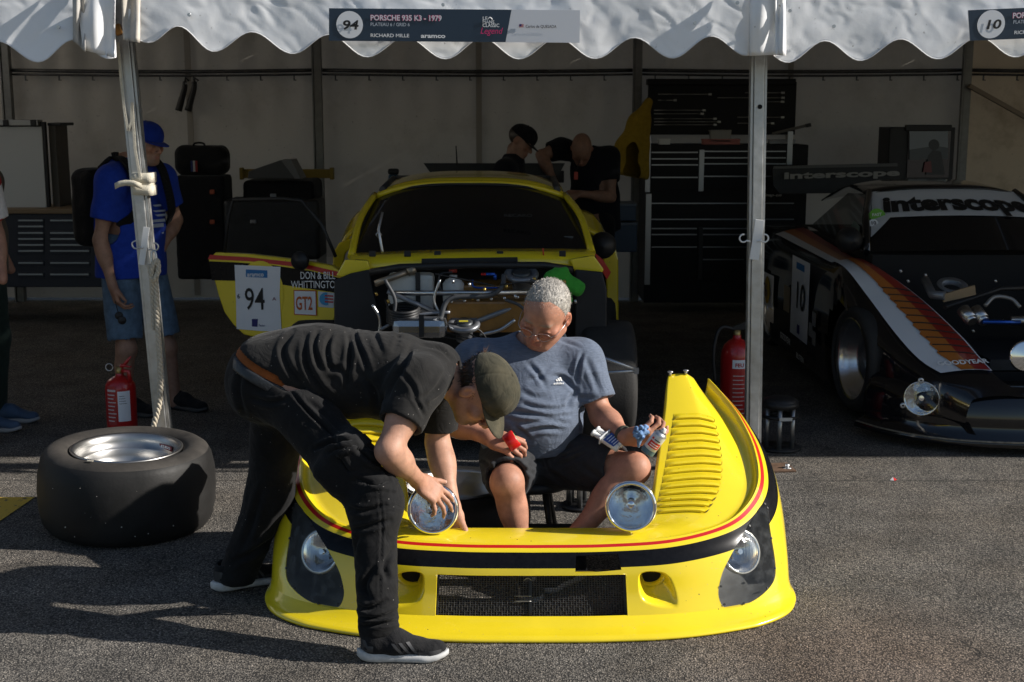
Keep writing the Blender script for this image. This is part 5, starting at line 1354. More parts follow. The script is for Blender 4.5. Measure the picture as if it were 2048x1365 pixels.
# cap
CAPM = cloth('olive_cap', (.036, .036, .026), noise=.45, nscale=11, col2=(.085, .075, .05)); 
def cap(parent, c, M, m, brim=.07, tilt=0.0, droop=.35, r=(.084, .106, .092), zc=.032, back=.02):
    c = np.array(c); F = Field(c - .17, c + .17, .0045); W_ = lambda p: c + M @ np.array(p, float)
    F.ell(W_((0, -.014, .040)), r, M, .0); F.ell(W_((0, .03, .055)), (r[0] * .9, r[1] * .72, r[2] * .8), M, .03); F.cut(W_((0, 0, zc)), M @ np.array([0, -.16 - tilt, -1.0]))
    V_, Q = F.mesh(1); q = (V_ - c) @ M; a = np.arctan2(q[:, 0], q[:, 1]); seam = np.min([np.abs(((a - t + math.pi) % (2 * math.pi)) - math.pi) * np.hypot(q[:, 0], q[:, 1]) for t in np.radians((0, 60, 120, 180, 240, 300))], 0)
    N = vnormals(V_, Q); V_ = V_ - N * (np.exp(-(seam / .0035) ** 2) * .0022)[:, None]; V_ = cloth_noise(V_, Q, .006, (22, 22, 22), 3.0)
    o = np_mesh('cap', V_, Q, m, parent)
    P = []
    for i in range(7):
        t = i / 6; row = []
        for a in np.linspace(-1.12, 1.12, 25):
            e = math.cos(a / 1.12 * math.pi / 2) ** .55; x = (r[0] * .97 + .004 * t) * math.sin(a); y = -.008 + (r[1] * .92) * math.cos(a) + brim * t * e
            row.append(tuple(W_((x, y, zc + .003 - .16 * (y) * .9 - droop * brim * t * e * .8 + .011 * (1 - (x / .08) ** 2) * t))))
        P.append(row)
    mb = MB(); mb.grid(P); mb.build('brim', m, o, solid=.0035, fixn=False)
    mb = MB(); mb.lathe(W_((0, -.014 + .006, .040 + r[2])), M[:, 2], [(0, .005), (.006, .004), (.008, 0)], n=10); mb.build('button', m, o)
    return o
cp1 = cap(m1, hc1 + hM1 @ np.array([0, 0, .004]), hM1, CAPM, .085, droop=.35, r=(.090, .113, .098), zc=.034)
# embroidered patch on the cap front: pale strokes with a red dash
for dx_p, dz_p, w_p, m_p in ((-.020, .052, .022, (.45, .45, .42)), (-.020, .060, .018, (.45, .45, .42)), (-.022, .044, .020, (.45, .45, .42)), (-.030, .038, .010, (.45, .03, .03))):
    mb = MB(); a_ = math.radians(18); y_ = math.sqrt(max(0, 1 - (dx_p / .084) ** 2 - ((dz_p - .04) / .092) ** 2)) * .108 - .012
    mb.box(hc1 + hM1 @ np.array([dx_p * -1, y_ + .002, dz_p]), (w_p, .004, .004), Matrix([list(r_) for r_ in hM1])); mb.build('embroidery', mat('thread_%d' % int(m_p[1] * 100), m_p, .8), cp1)
# hair at nape and temple, tuft through the strap gap
F = Field(hc1 - .16, hc1 + .16, .005); W1 = lambda p: hc1 + hM1 @ np.array(p, float)
F.ell(W1((0, -.022, .030)), (.078, .100, .088), hM1, 0); F.cut(W1((0, .0, .062)), hM1 @ np.array([0, -.05, 1.0])); F.cut(W1((0, .025, 0)), hM1 @ np.array([0, 1, .1])); F.cut(W1((0, 0, -.055)), hM1 @ np.array([0, .5, -1]))
V_, Q = F.mesh(1); V_ = cloth_noise(V_, Q, .010, (45, 45, 45), 1.0); hr = np_mesh('hair', V_, Q, HAIRD, m1); N = vnormals(V_, Q); rs_ = np.random.RandomState(3); pk = rs_.choice(len(V_), 900)
hair_blades('hair_tufts', hr, V_[pk], N[pk], HAIRD, .018, .0012, hM1 @ np.array([0, -.2, -.9]), 3, .35)
tp = W1((0, -.105, .065)); hair_blades('hair_tuft', hr, tp + rs_.randn(110, 3) * .009, np.tile(hM1 @ np.array([0, -.6, .6]), (110, 1)), mat('sunlit_brown_hair', (.10, .055, .035), .5), .026, .0014, (0, 0, .4), 5, .5)
# shoes
LACE = mat('lace_grey', (.045, .045, .048), .8)
shoe(m1, J(716, 1316, 4.06) * np.array([1, 1, 0]) + np.array([0, 0, .001]), .03, .302, 0, 0, BLK_KNIT, SOLE_W, LACE)
shoe(m1, np.array([atz(424, 1190).x, atz(424, 1190).y, .012]), .62, .30, .03, 0, BLK_KNIT, SOLE_W)

# ------------------------------------------------------------------ 2. grey haired man seated inside the panel
BLU_TEE = cloth('heather_blue_tee', (.112, .136, .185), stretch=(1, 1, 9), noise=.22, nscale=34, bscale=120)
SHORTS = cloth('charcoal_shorts', (.030, .031, .034), rough=.8, noise=.2)
m2 = thing('person', 'grey haired man with glasses in blue t-shirt sitting inside the panel', 'person', (.1, 5.1, 0))
hM2 = frame_from((-.36, -.80, -.42), (.08, -.42, .90)); hc2 = J(1091, 630, 5.02)
b2 = dict(pel=J(1066, 905, 5.16), ws=J(1060, 815, 5.12), ch=J(1056, 742, 5.12), nk=J(1062, 688, 5.115), rs=J(953, 728, 5.06), ls=J(1160, 724, 5.13), re=J(897, 842, 4.99), rw=J(978, 876, 4.84), le=J(1203, 832, 5.06), lw=J(1254, 876, 4.87),
          rh=J(1022, 915, 5.14), lh=J(1108, 915, 5.14), rk=J(1014, 965, 4.73), ra=J(1047, 1118, 4.75), lk=J(1266, 938, 4.87), la=J(1140, 1085, 4.80), rkd=np.array([0, -1, .25]), lkd=np.array([.75, -.6, .2]),
          rhand=dict(d=J(1030, 893, 4.80) - J(978, 876, 4.84), n=(-.10, -.62, .75), side=-1, curl=((.55, .9, .6), (.6, 1.0, .7), (.65, 1.0, .7), (.7, 1.05, .7)), thumb=(.35, .45, .2), scale=1.05),
          lhand=dict(d=J(1300, 868, 4.83) - J(1254, 876, 4.87), n=(.15, -.9, -.30), side=1, curl=((.5, .7, .5), (.7, .9, .6), (.75, 1.0, .6), (.7, .9, .6)), thumb=(.5, .35, .3), scale=1.05))
SK2 = (.40, .195, .128)
body(m2, b2, .0045, 1.08, SK2, head=(hc2, hM2, dict(fat=1.12, jaw=1.25, neck=1.15, S=1.08)), bellyr=.05, cols=dict(brow=(.30, .24, .19), red=.30, lips=(.33, .12, .09)), arm=1.1)
sd2 = b2['ls'] - b2['rs']
F = Field(J(880, 930, 4.9) - .1, J(1240, 640, 5.3) + .12, .006)
F.ecap(J(1062, 890, 5.13), J(1058, 825, 5.10), (.203, .165), (.208, .186), sd2, .06); F.ecap(J(1058, 825, 5.10), J(1056, 750, 5.11), (.203, .182), (.192, .136), sd2, .06); F.ecap(J(1056, 748, 5.12), J(1062, 702, 5.12), (.176, .116), (.086, .076), sd2, .06)
for s in 'rl': F.cone(J(1062, 705, 5.12), b2[s + 's'], .075, .085, .05)
e1, u1 = sleeve(F, b2['ls'], b2['le'], .74, .092, .080, .05); e2, u2 = sleeve(F, b2['rs'], b2['re'], .72, .092, .080, .05); hollow(F, e1, u1, .070); hollow(F, e2, u2, .070)
F.cone(b2['nk'] + np.array([.02, -.03, .05]), b2['nk'] + np.array([0, 0, -.01]), .078, .066, .012, 'sub'); F.cut(J(1060, 893, 5.1), (0, .1, -1), c=J(1060, 935, 5.1), rad=.28)
V_, Q = F.mesh(2); V_ = cloth_noise(V_, Q, .016, (6, 6, 11), 8.0)
pxs = lambda L_: [(860 + x / 3.793, 530 + y / 3.793) for x, y in L_]
V_ = px_folds(V_, Q, [(pxs(l), w, d) for l, w, d in (([(930, 850), (1010, 860), (1100, 950)], 5, .012), ([(900, 790), (820, 860), (760, 880)], 5, .006), ([(1110, 960), (1060, 1020), (1040, 1090)], 5, .012), ([(1060, 1080), (950, 1100), (820, 1090), (720, 1060)], 5, .010), ([(1060, 1140), (900, 1150), (740, 1130), (600, 1110)], 5.5, .012), ([(1040, 1200), (900, 1180), (700, 1200), (600, 1170)], 5, .011), ([(1000, 1250), (860, 1240), (720, 1270)], 5, .010), ([(620, 1200), (700, 1270), (760, 1330)], 5, .011), ([(740, 740), (820, 830), (880, 930)], 5, .007), ([(1160, 660), (1130, 760), (1110, 900)], 4, .010), ([(1180, 700), (1230, 820), (1300, 1000)], 6, .006), ([(960, 560), (1040, 590), (1150, 630)], 3.5, .005), ([(1100, 1000), (1200, 1020), (1330, 1010)], 6, .007), ([(1130, 1060), (1220, 1060), (1340, 1050)], 5, .006), ([(400, 560), (330, 700)], 7, .008), ([(690, 960), (780, 1000), (900, 1010)], 6, .006))], 1.0)
tee2 = np_mesh('t_shirt', V_, Q, BLU_TEE, m2)
# shorts
F = Field(np.minimum.reduce([b2[k] for k in ('rh', 'lh', 'rk', 'lk')]) - .16, np.maximum.reduce([b2[k] for k in ('rh', 'lh', 'rk', 'lk')]) + .17, .006)
F.ecap(J(1035, 905, 5.15), J(1095, 905, 5.15), (.13, .14), (.13, .14), (0, 0, 1), .05)
for s, t, r1 in (('r', .90, .083), ('l', .80, .086)):
    e, u = sleeve(F, b2[s + 'h'], b2[s + 'k'], t, .118, r1, .05); hollow(F, e, u, r1 - .007, .012)
    F.cone(b2[s + 'h'], e - u * .12 + np.array([0, 0, -.02]), .11, .085, .05)
V_, Q = F.mesh(2); V_ = cloth_noise(V_, Q, .016, (9, 9, 9), 6.0)
px8 = lambda L_: [(880 + x / 4.267, 800 + y / 4.267) for x, y in L_]
V_ = px_folds(V_, Q, [(px8(l), w, d) for l, w, d in (([(880, 460), (900, 530), (920, 590)], 2.5, .006), ([(910, 480), (1050, 430), (1200, 370)], 5, .010), ([(930, 540), (1080, 470), (1260, 390)], 4.5, .009), ([(930, 570), (1090, 530), (1280, 430)], 5, .007), ([(700, 490), (800, 520), (890, 570)], 4.5, .010), ([(660, 520), (780, 560), (880, 620)], 4, .009), ([(620, 500), (740, 600), (830, 640)], 4.5, .008), ([(300, 470), (420, 560), (440, 680)], 4, .009), ([(380, 570), (420, 590), (360, 780)], 4, .008), ([(900, 600), (1000, 660), (1100, 740)], 6, .008), ([(1200, 560), (1300, 620), (1400, 700)], 6, .006))], 1.0)
np_mesh('shorts', V_, Q, SHORTS, m2)
# hair: short, grey, standing up at the front
F = Field(hc2 - .16, hc2 + .17, .005); W2 = lambda p: hc2 + hM2 @ (np.array(p, float) * 1.08)
F.ell(W2((0, -.018, .042)), (.087, .108, .094), hM2, 0); F.ell(W2((0, .128, .000)), (.098, .088, .112), hM2, .012, 'sub'); F.cut(W2((0, -.03, -.050)), hM2 @ np.array([0, .35, -1])); F.cut(W2((0, .040, -.012)), hM2 @ np.array([0, .85, -.80]))
V_, Q = F.mesh(1); hair2 = np_mesh('hair', V_, Q, HAIRG, m2); N = vnormals(V_, Q); pk = np.random.RandomState(9).choice(len(V_), 3000); q = (V_[pk] - hc2) @ hM2
ok = q[:, 2] > -.03; pk = pk[ok]
hair_blades('hair_tufts', hair2, V_[pk], N[pk], mat('silver_hair', (.44, .415, .38), .45, noise=.55, nscale=160), .011, .0008, hM2 @ np.array([.25, .75, .35]), 4, .20)
# glasses
STEELT = mat('thin_steel', (.45, .45, .46), .25, 1.0)
gl = None; mb = MB()
for sx in (-1, 1):
    ring = [W2((sx * .033 + .025 * math.cos(t), .108 - .010 * abs(math.cos(t)) * (1 if sx * math.cos(t) > 0 else 0), -.018 + .0165 * math.sin(t))) for t in np.linspace(0, 2 * math.pi, 25)]
    mb.tube(ring, .0011, 5, caps=False); mb.tube([W2((sx * .058, .098, -.014)), W2((sx * .074, .080, -.010)), W2((sx * .083, .03, -.002)), W2((sx * .084, -.012, .004)), W2((sx * .082, -.024, -.014))], .0013, 5)
mb.tube([W2((-.009, .108, -.016)), W2((-.004, .116, -.011)), W2((.004, .116, -.011)), W2((.009, .108, -.016))], .0012, 5)
gl = mb.build('glasses', STEELT, m2)
for sx in (-1, 1):
    mb = MB(); mb.add([tuple(W2((sx * .033 + .0245 * math.cos(t), .108 - .010 * abs(math.cos(t)) * (1 if sx * math.cos(t) > 0 else 0), -.018 + .016 * math.sin(t)))) for t in np.linspace(0, 2 * math.pi, 25)[:-1]], [tuple(range(24))]); mb.build('lens', mat('spectacle_lens', (1, 1, 1), .0, trans=1.0, ior=1.04), gl)
# wrist strap
d_ = b2['lw'] - b2['le']; d_ /= np.linalg.norm(d_); mb = MB(); mb.lathe(b2['lw'] - d_ * .028, d_, [(.0335, -.011), (.036, -.009), (.036, .009), (.0335, .011)], n=24); mb.build('wrist_strap', mat('strap_olive', (.05, .048, .035), .7), m2)
# printed mark on the chest: three slanting bars over small lettering
def on_cloth(px, py, V_, N=None):
    P = proj_np(V_); d = np.hypot(P[:, 0] - px, P[:, 1] - py); c = V_[d < 6]; return c[np.argmin(c[:, 1])] if len(c) else np.array(aty(px, py, 4.9))
Vt = np.array([tuple(v.co + Vector(m2.location)) for v in tee2.data.vertices]); WP = mat('white_print', (.62, .62, .60), .7)
pc_ = on_cloth(1121, 764, Vt); pl_ = on_cloth(1108, 764, Vt); pr_ = on_cloth(1134, 764, Vt); pu_ = on_cloth(1121, 755, Vt)
Rr = Vector(pr_ - pl_).normalized(); Uu = Vector(pu_ - pc_).normalized(); Nn = Rr.cross(Uu)
for k, hgt in enumerate((.008, .013, .018)):
    o_ = Vector(pc_) + Rr * (-.012 + .010 * k) + Uu * .006 + Nn * .006; mb = MB(); mb.add([o_, o_ + Rr * .007, o_ + Rr * (.007 - hgt * .45) + Uu * hgt, o_ + Rr * (-hgt * .45) + Uu * hgt], [(0, 1, 2, 3)]); mb.build('chest_print', WP, tee2)
text('chest_print', 'adidas', .013, Vector(pc_) - Uu * .008 - Rr * .001, Rr, Uu, WP, tee2, bold=.012, align='CENTER', off=.006, width=.047)
# shoes of the seated man (inside the opening)
shoe(m2, b2['ra'] * np.array([1, 1, 0]) + np.array([.0, .06, .002]), -1.45, .29, 0, 0, BLK_KNIT, SOLE_W, False); shoe(m2, b2['la'] * np.array([1, 1, 0]) + np.array([.06, .05, .002]), -2.3, .29, 0, 0, BLK_KNIT, SOLE_W, False)
# ================================================================== yellow race car in the tent
RUB = mat('tyre_rubber', (.022, .021, .020), .75, noise=.3, nscale=9, bump=.3, bscale=90)
BLACKP = mat('black_plastic', (.014, .014, .015), .5, noise=.25, nscale=14)
DKIN = mat('dark_interior', (.008, .008, .009), .85)
ALUM = mat('bare_aluminium', (.50, .51, .52), .32, 1.0, noise=.12, nscale=25)
TANK = mat('milky_tank', (.46, .47, .45), .5, noise=.08)
FUEL = mat('amber_laminate', (.23, .115, .025), .4, noise=.25, nscale=12, coat=.4)
CARGLASS = mat('tinted_windscreen', (.010, .010, .011), .06, spec=.25, coat=.0)
def pxp(x, y, Y): return tuple(aty(x, y, Y))
def poly_px(mb, pts, Yf, thick=.01, mi=0):
    """flat or bent plate from pixel outline; Yf(x, y) gives its depth"""
    P = [aty(x, y, Yf(x, y) if callable(Yf) else Yf) for x, y in pts]; mb.prism(P, (0, thick, 0), mi); return mb
def tyre(mb, c, ax, R, w, r_in, n=40):
    c = Vector(c); h = w / 2
    mb.lathe(c, ax, [(r_in, -h * .86), (r_in + .03, -h * .98), (R - .05, -h), (R - .018, -h * .93), (R - .004, -h * .78), (R, -h * .5), (R + .001, 0), (R, h * .5), (R - .004, h * .78), (R - .018, h * .93), (R - .05, h), (r_in + .03, h * .98), (r_in, h * .86)], n=n, close=False)
CX = -.25
ycar = thing('race_car', 'yellow race car without its nose standing in the tent bay', 'car', (CX, 8.3, 0))
# --- roof and header
P = []
for j in range(9):
    t = j / 8; y = 7.72 + 1.5 * t; zz = 1.385 + .035 * math.sin(math.pi * min(1, t * 1.1)) - .16 * max(0, t - .45); hw = .565 - .03 * t; row = []
    for i in range(21):
        u = -1 + 2 * i / 20; row.append((CX + hw * u, y + .03 * u * u * (1 - t), zz - .085 * abs(u) ** 3.2))
    P.append(row)
mb = MB(); mb.grid(P); roof_o = mb.build('roof', YELLOW, ycar, solid=.02, fixn=False)
mb = MB(); mb.tube([(p[0], p[1] - .006, p[2] - .012) for p in P[0]], .017, 8); mb.build('header', YELLOW, ycar)
# pillars and windscreen
bl, br_ = V(*pxp(702, 514, 6.98)), V(*pxp(1184, 506, 6.98)); tl, tr_ = V(*P[0][0]), V(*P[0][20])
for a, b in ((bl, tl), (br_, tr_)):
    m_ = (a + b) / 2 + V(-.018 if a.x < CX else .018, 0, .03); mb = MB(); mb.tube([tuple(q) for q in crom([tuple(a), tuple(m_), tuple(b)], 6)], .021, 8); mb.build('pillar', YELLOW, ycar)
rows = []
for j in range(9):
    t = j / 8; row = []
    for i in range(21):
        u = i / 20; a = bl.lerp(br_, u); b = Vector(P[0][i]) + V(0, .01, -.02); q = a.lerp(b, t); bow = -.10 * (1 - (2 * u - 1) ** 2); row.append((q.x, q.y + bow * (1 - .6 * t), q.z + .01 * math.sin(math.pi * t)))
    rows.append(row)
mb = MB(); mb.grid(rows); ws = mb.build('windscreen', CARGLASS, ycar, fixn=False)
mb = MB(); mb.tube([tuple(r[0]) for r in rows] + [tuple(q) for q in rows[-1]] + [tuple(r[-1]) for r in reversed(rows)] + [tuple(q) for q in reversed(rows[0])], .010, 6); mb.build('seal', BLACKP, ws)
R_, U_ = Vector((1, 0, 0)), (Vector(rows[6][14]) - Vector(rows[3][14])).normalized()
text('seat_lettering', 'RECARO', .052, aty(1008, 433, 7.25) + V(0, -.06, 0), R_, U_, mat('grey_print', (.045, .045, .045), .7), ws, bold=.01, width=.155)
# things glinting behind / on the screen
for (x, y, w_, h_) in ((840, 455, .10, .006), (905, 452, .06, .005), (945, 452, .06, .005), (897, 484, .12, .05), (1137, 482, .05, .05)):
    q = aty(x, y, 7.12 + (515 - y) * .0035 - .10); mb = MB(); mb.box(q, (w_, .006, h_), bev=.002); mb.build('dash_glint', mat('dim_grey', (.06, .065, .07), .5), ws)
mb = MB(); mb.tube([pxp(765, 425, 7.0), pxp(757, 460, 7.0), pxp(765, 505, 6.9)], .008, 6); mb.tube([pxp(752, 470, 6.98), pxp(758, 477, 6.98), pxp(763, 470, 6.98), pxp(757, 463, 6.98), pxp(752, 470, 6.98)], .004, 5, caps=False); mb.build('screen_strut', ALUM, ycar)
# cowl: bright yellow scuttle with black vent slot
mb = MB(); cow = []
for y, z, Yy in ((524, 0, 6.86), (514, 0, 6.93), (507, 0, 7.0)):
    cow.append([pxp(700 + (1190 - 700) * i / 20, y + (524 - 516) * (1 - (2 * i / 20 - 1) ** 2) * -.6 + (-8 * i / 20), Yy - .08 * (1 - (2 * i / 20 - 1) ** 2)) for i in range(21)])
low_ = [pxp(690 + (1195 - 690) * i / 20, 546 - 12 * (1 - (2 * i / 20 - 1) ** 2) - 6 * i / 20, 6.84 - .08 * (1 - (2 * i / 20 - 1) ** 2)) for i in range(21)]
mb.grid([low_] + cow); mb.build('cowl', YELLOW, ycar, solid=.01, fixn=False)
mb = MB(); poly_px(mb, [(843, 518), (1035, 515), (1036, 528), (843, 531)], 6.74, .01); mb.build('vent_slot', BLACKP, ycar)
for px in (745, 815, 875, 1000, 1125):
    mb = MB(); q = aty(px, 508, 6.84); mb.box(q, (.035, .02, .03), bev=.004); mb.build('hinge_pin', BLACKP, ycar)
mb = MB(); mb.cyl(pxp(1087, 511, 6.83), pxp(1086, 497, 6.83), .004, n=8); mb.build('pull_tab', mat('tab_red', (.5, .04, .02), .5), ycar)
# shoulders that carry the missing nose
for s, px in ((-1, [(690, 520), (735, 522), (742, 545), (700, 560), (672, 552)]), (1, [(1140, 520), (1188, 512), (1208, 540), (1200, 552), (1150, 545)])):
    mb = MB(); poly_px(mb, px, 6.78, .05); mb.build('shoulder', YELLOW, ycar, bevel=.006)
# inner wings (black) and bay side walls
for px in ([(668, 562), (700, 548), (738, 540), (760, 640), (758, 700), (668, 700)], [(1150, 540), (1205, 545), (1214, 580), (1214, 700), (1150, 700)]):
    mb = MB(); poly_px(mb, px, 6.72, .03); mb.build('inner_wing', mat('inner_wing_grey', (.011, .012, .015), .5, noise=.3, nscale=8), ycar, bevel=.008)
mb = MB(); mb.box((CX, 6.97, .62), (1.30, .03, .75)); mb.build('bulkhead', DKIN, ycar)
mb = MB(); mb.box((CX, 6.8, .28), (1.2, .5, .03)); mb.box((CX, 8.6, .30), (1.5, 3.0, .06)); mb.build('floor_pan', DKIN, ycar)
mb = MB(); mb.tube([pxp(740, 545, 6.62), pxp(800, 535, 6.6), pxp(940, 531, 6.58), pxp(1090, 531, 6.6), pxp(1145, 540, 6.62)], .018, 8); mb.build('bay_seal', BLACKP, ycar)
# --- contents of the front bay
def add(name, m, fn, parent=ycar, **k):
    mb = MB(); fn(mb); return mb.build(name, m, parent, **k)
add('washer_tank', TANK, lambda m: m.box(aty(823, 585, 6.66) , (.235, .12, .20), bev=.025))
add('tank_strap', BLACKP, lambda m: m.box(aty(836, 585, 6.595), (.024, .012, .205)))
add('catch_bottle', TANK, lambda m: m.lathe(aty(907, 585, 6.62), (0, 0, 1), [(0, -.06), (.05, -.06), (.055, -.04), (.055, .045), (.04, .065), (.02, .075), (.02, .09), (0, .09)], n=20))
add('bottle_cap', mat('cap_red', (.30, .03, .02), .5), lambda m: m.cyl(aty(906, 545, 6.62), aty(906, 538, 6.62), .022, n=14))
fc = add('fuel_cell', FUEL, lambda m: (m.box(aty(985, 628, 6.60), (.46, .22, .16), bev=.012), m.box(aty(1000, 582, 6.74), (.44, .26, .09), bev=.01)))
for i in range(8):
    add('rivet', ALUM, lambda m: m.lathe(aty(903 + i * 26.5, 604 - i * 1.8, 6.475), (0, -1, 0), [(0, .004), (.006, .003), (.008, 0)], n=8), fc)
def filler(x, y, Y, r, nm):
    o = add(nm, mat('filler_grey', (.22, .23, .25), .4, .6, noise=.15, nscale=30), lambda m: m.lathe(aty(x, y, Y), (0, -.35, 1), [(r * .5, -.09), (r * .55, -.03), (r * .98, -.012), (r, 0), (r * .94, .010), (r * .62, .008), (r * .58, -.004), (0, -.004)], n=32))
    add('filler_cap', mat('cap_dark', (.05, .055, .06), .4, .5), lambda m: m.lathe(aty(x, y, Y), (0, -.35, 1), [(r * .55, -.004), (r * .55, .012), (r * .4, .018), (0, .018)], n=24), o); return o
filler(1043, 548, 6.56, .088, 'filler_neck'); fl_ = filler(928, 648, 6.45, .082, 'filler_neck')
add('cap_label', mat('label_yellow', (.5, .42, .03), .6), lambda m: m.box(aty(927, 643, 6.415), (.045, .004, .008), Matrix.Rotation(-.9, 3, 'X')), fl_)
add('strut_brace', ALUM, lambda m: m.cyl(aty(785, 587, 6.50), aty(1060, 585, 6.50), .013, n=14))
for a, b in (((775, 583), (905, 640)), ((950, 645), (1060, 602))): add('brace_tube', mat('grey_tube', (.20, .21, .23), .4, .5), lambda m: m.cyl(aty(*a, 6.47), aty(*b, 6.52), .013, n=12))
add('damper', mat('damper_bronze', (.26, .22, .17), .4, .7), lambda m: (m.cyl(aty(750, 568, 6.55), aty(826, 540, 6.60), .017, n=12), m.cyl(aty(815, 545, 6.59), aty(830, 538, 6.60), .024, n=8)))
add('brake_ducting', BLACKP, lambda m: [m.lathe(aty(807, 617 + 5 * i, 6.46), (0, -.2, 1), [(.075, -.008), (.088, 0), (.075, .008)], n=24) for i in range(6)])
add('oil_tank', mat('oil_tank_steel', (.38, .39, .41), .25, .9), lambda m: m.box(aty(840, 655, 6.40), (.27, .14, .10), bev=.035))
add('tank_band', BLACKP, lambda m: m.box(aty(843, 652, 6.325), (.025, .01, .11)))
add('hose', mat('hose_dark', (.05, .053, .058), .6), lambda m: m.tube(crom([pxp(1008, 550, 6.5), pxp(1003, 575, 6.46), pxp(975, 592, 6.46), pxp(900, 598, 6.46), pxp(880, 640, 6.44)], 6), .013, 8))
add('hose', BLACKP, lambda m: m.tube(crom([pxp(905, 545, 6.55), pxp(880, 550, 6.55), pxp(882, 580, 6.53), pxp(905, 590, 6.5)], 6), .006, 6))
add('hose_fitting', mat('anodised_blue', (.02, .08, .38), .3, .8), lambda m: (m.cyl(aty(972, 549, 6.5), aty(990, 549, 6.5), .009, n=8), m.cyl(aty(990, 549, 6.5), aty(991, 560, 6.5), .009, n=8)))
add('hose_fitting', mat('anodised_red', (.40, .02, .02), .3, .8), lambda m: m.cyl(aty(962, 549, 6.5), aty(973, 549, 6.5), .008, n=8))
for x, y in ((921, 592), (945, 592)): add('banjo_bolt', mat('brass', (.45, .30, .08), .35, .9), lambda m: m.cyl(aty(x, y, 6.47), aty(x, y + 8, 6.47), .010, n=6))
add('wiring', BLACKP, lambda m: [m.tube(crom([pxp(770 + 9 * k, 600 + 7 * k, 6.5), pxp(790 + 22 * k, 640, 6.44), pxp(860 + 30 * k, 668 - 4 * k, 6.42), pxp(980, 690, 6.45)], 5), .004, 5) for k in range(4)])
# --- front suspension, tyres, rear arches
for s, cx in ((1, .505), (-1, -1.03)):
    mb = MB(); tyre(mb, (cx, 6.82, .37), (1, 0, 0), .325, .285, .20); mb.cyl((cx - .10 * s, 6.82, .37), (cx + .10 * s, 6.82, .37), .20, n=24, mi=0); mb.build('front_tyre', RUB, ycar)
add('wishbone', mat('arm_grey', (.42, .44, .47), .35, .8), lambda m: (m.cyl(aty(1175, 705, 6.40), aty(1272, 740, 6.38), .011, n=10), m.cyl(aty(1180, 748, 6.40), aty(1272, 742, 6.38), .009, n=10), m.box(aty(1273, 742, 6.38), (.022, .02, .03))))
def arch(s, px_out, px_in, Y):
    mb = MB(); P = []
    for j in range(9):
        t = j / 8; row = []
        for i in range(9):
            u = i / 8; a = math.radians(90 * u); row.append((CX + s * (.70 + .30 * math.sin(a) ** .8), 9.0 + .35 * t, .10 + .0 + (.90 + .10 * t) * (math.cos(a) ** .55 if u < 1 else 0)))
        P.append(row)
    mb.grid(P); return mb.build('rear_arch', YELLOW, ycar, solid=.03, fixn=False)
arch(1, 0, 0, 0); arch(-1, 0, 0, 0)
for s in (-1, 1):
    mb = MB(); tyre(mb, (CX + s * .80, 9.25, .36), (1, 0, 0), .34, .36, .24); mb.build('rear_tyre', RUB, ycar)
mb = MB(); mb.box((CX, 9.2, .65), (1.35, .4, .5)); mb.box((CX - .62, 8.2, .62), (.05, 1.7, .5)); mb.box((CX + .64, 8.2, .62), (.05, 1.7, .5)); mb.build('cabin_shell', DKIN, ycar)
mb = MB()
for a, b in (((-.55, 8.5, .4), (-.5, 8.5, 1.36)), ((.55, 8.5, .4), (.5, 8.5, 1.36)), ((-.5, 8.5, 1.36), (.5, 8.5, 1.36)), ((-.5, 8.5, 1.3), (.5, 8.5, .6)), ((-.52, 8.5, 1.36), (-.52, 7.75, 1.33)), ((.52, 8.5, 1.36), (.52, 7.75, 1.33))): mb.cyl(V(*a) + V(CX, 0, 0), V(*b) + V(CX, 0, 0), .02, n=8)
mb.build('roll_cage', mat('cage_grey', (.05, .05, .055), .5), ycar)
for s in (-1, 1):
    mb = MB(); q = V(CX + s * .78, 7.55, 1.02); mb.lathe(q, (0, 1, 0), [(0, -.07), (.05, -.06), (.075, -.02), (.08, .02), (.075, .03), (0, .028)], n=18); mb.tube([q, q + V(-s * .08, .02, -.08), q + V(-s * .14, .0, -.12)], .012, 6)
    if s > 0: mb.build('door_mirror', BLACKP, ycar)
mb = MB(); poly_px(mb, [(1188, 505), (1206, 520), (1222, 545), (1214, 560), (1200, 535)], 7.2, .03); mb.build('shoulder', REDP, ycar)
mb = MB(); poly_px(mb, [(1190, 480), (1215, 478), (1230, 492), (1237, 520), (1237, 640), (1214, 640), (1212, 545), (1204, 510)], 8.95, .05); mb.build('rear_arch_face', YELLOW, ycar, bevel=.01)
mb = MB(); poly_px(mb, [(664, 540), (667, 505), (678, 486), (705, 476), (738, 474), (736, 486), (706, 492), (690, 508), (686, 540)], 8.95, .05); mb.build('rear_arch_face', YELLOW, ycar, bevel=.01)
# more plumbing in the bay
for k, (pp, r_, m_) in enumerate((([(770, 560), (790, 600), (785, 640)], .009, 'hose_dark'), ([(1010, 600), (1040, 612), (1065, 640)], .008, 'hose_dark'), ([(880, 560), (868, 600), (880, 628)], .007, 'bare_aluminium'), ([(945, 560), (950, 575), (1000, 576)], .005, 'anodised_blue'), ([(1060, 560), (1090, 575), (1110, 620)], .009, 'hose_dark'), ([(760, 660), (800, 640), (850, 628), (900, 625)], .008, 'grey_tube'), ([(960, 670), (1000, 660), (1030, 640)], .010, 'bare_aluminium'), ([(745, 610), (760, 640), (756, 680)], .008, 'bare_aluminium'), ([(1130, 590), (1120, 640), (1135, 690)], .010, 'grey_tube'), ([(1000, 570), (1060, 566), (1100, 590)], .004, 'black_plastic'), ([(870, 548), (930, 560), (990, 572)], .004, 'black_plastic'))):
    mb = MB(); mb.tube(crom([pxp(x, y, 6.44 + .012 * (k % 4)) for x, y in pp], 6), r_, 8); mb.build('pipe', MATS[m_], ycar)
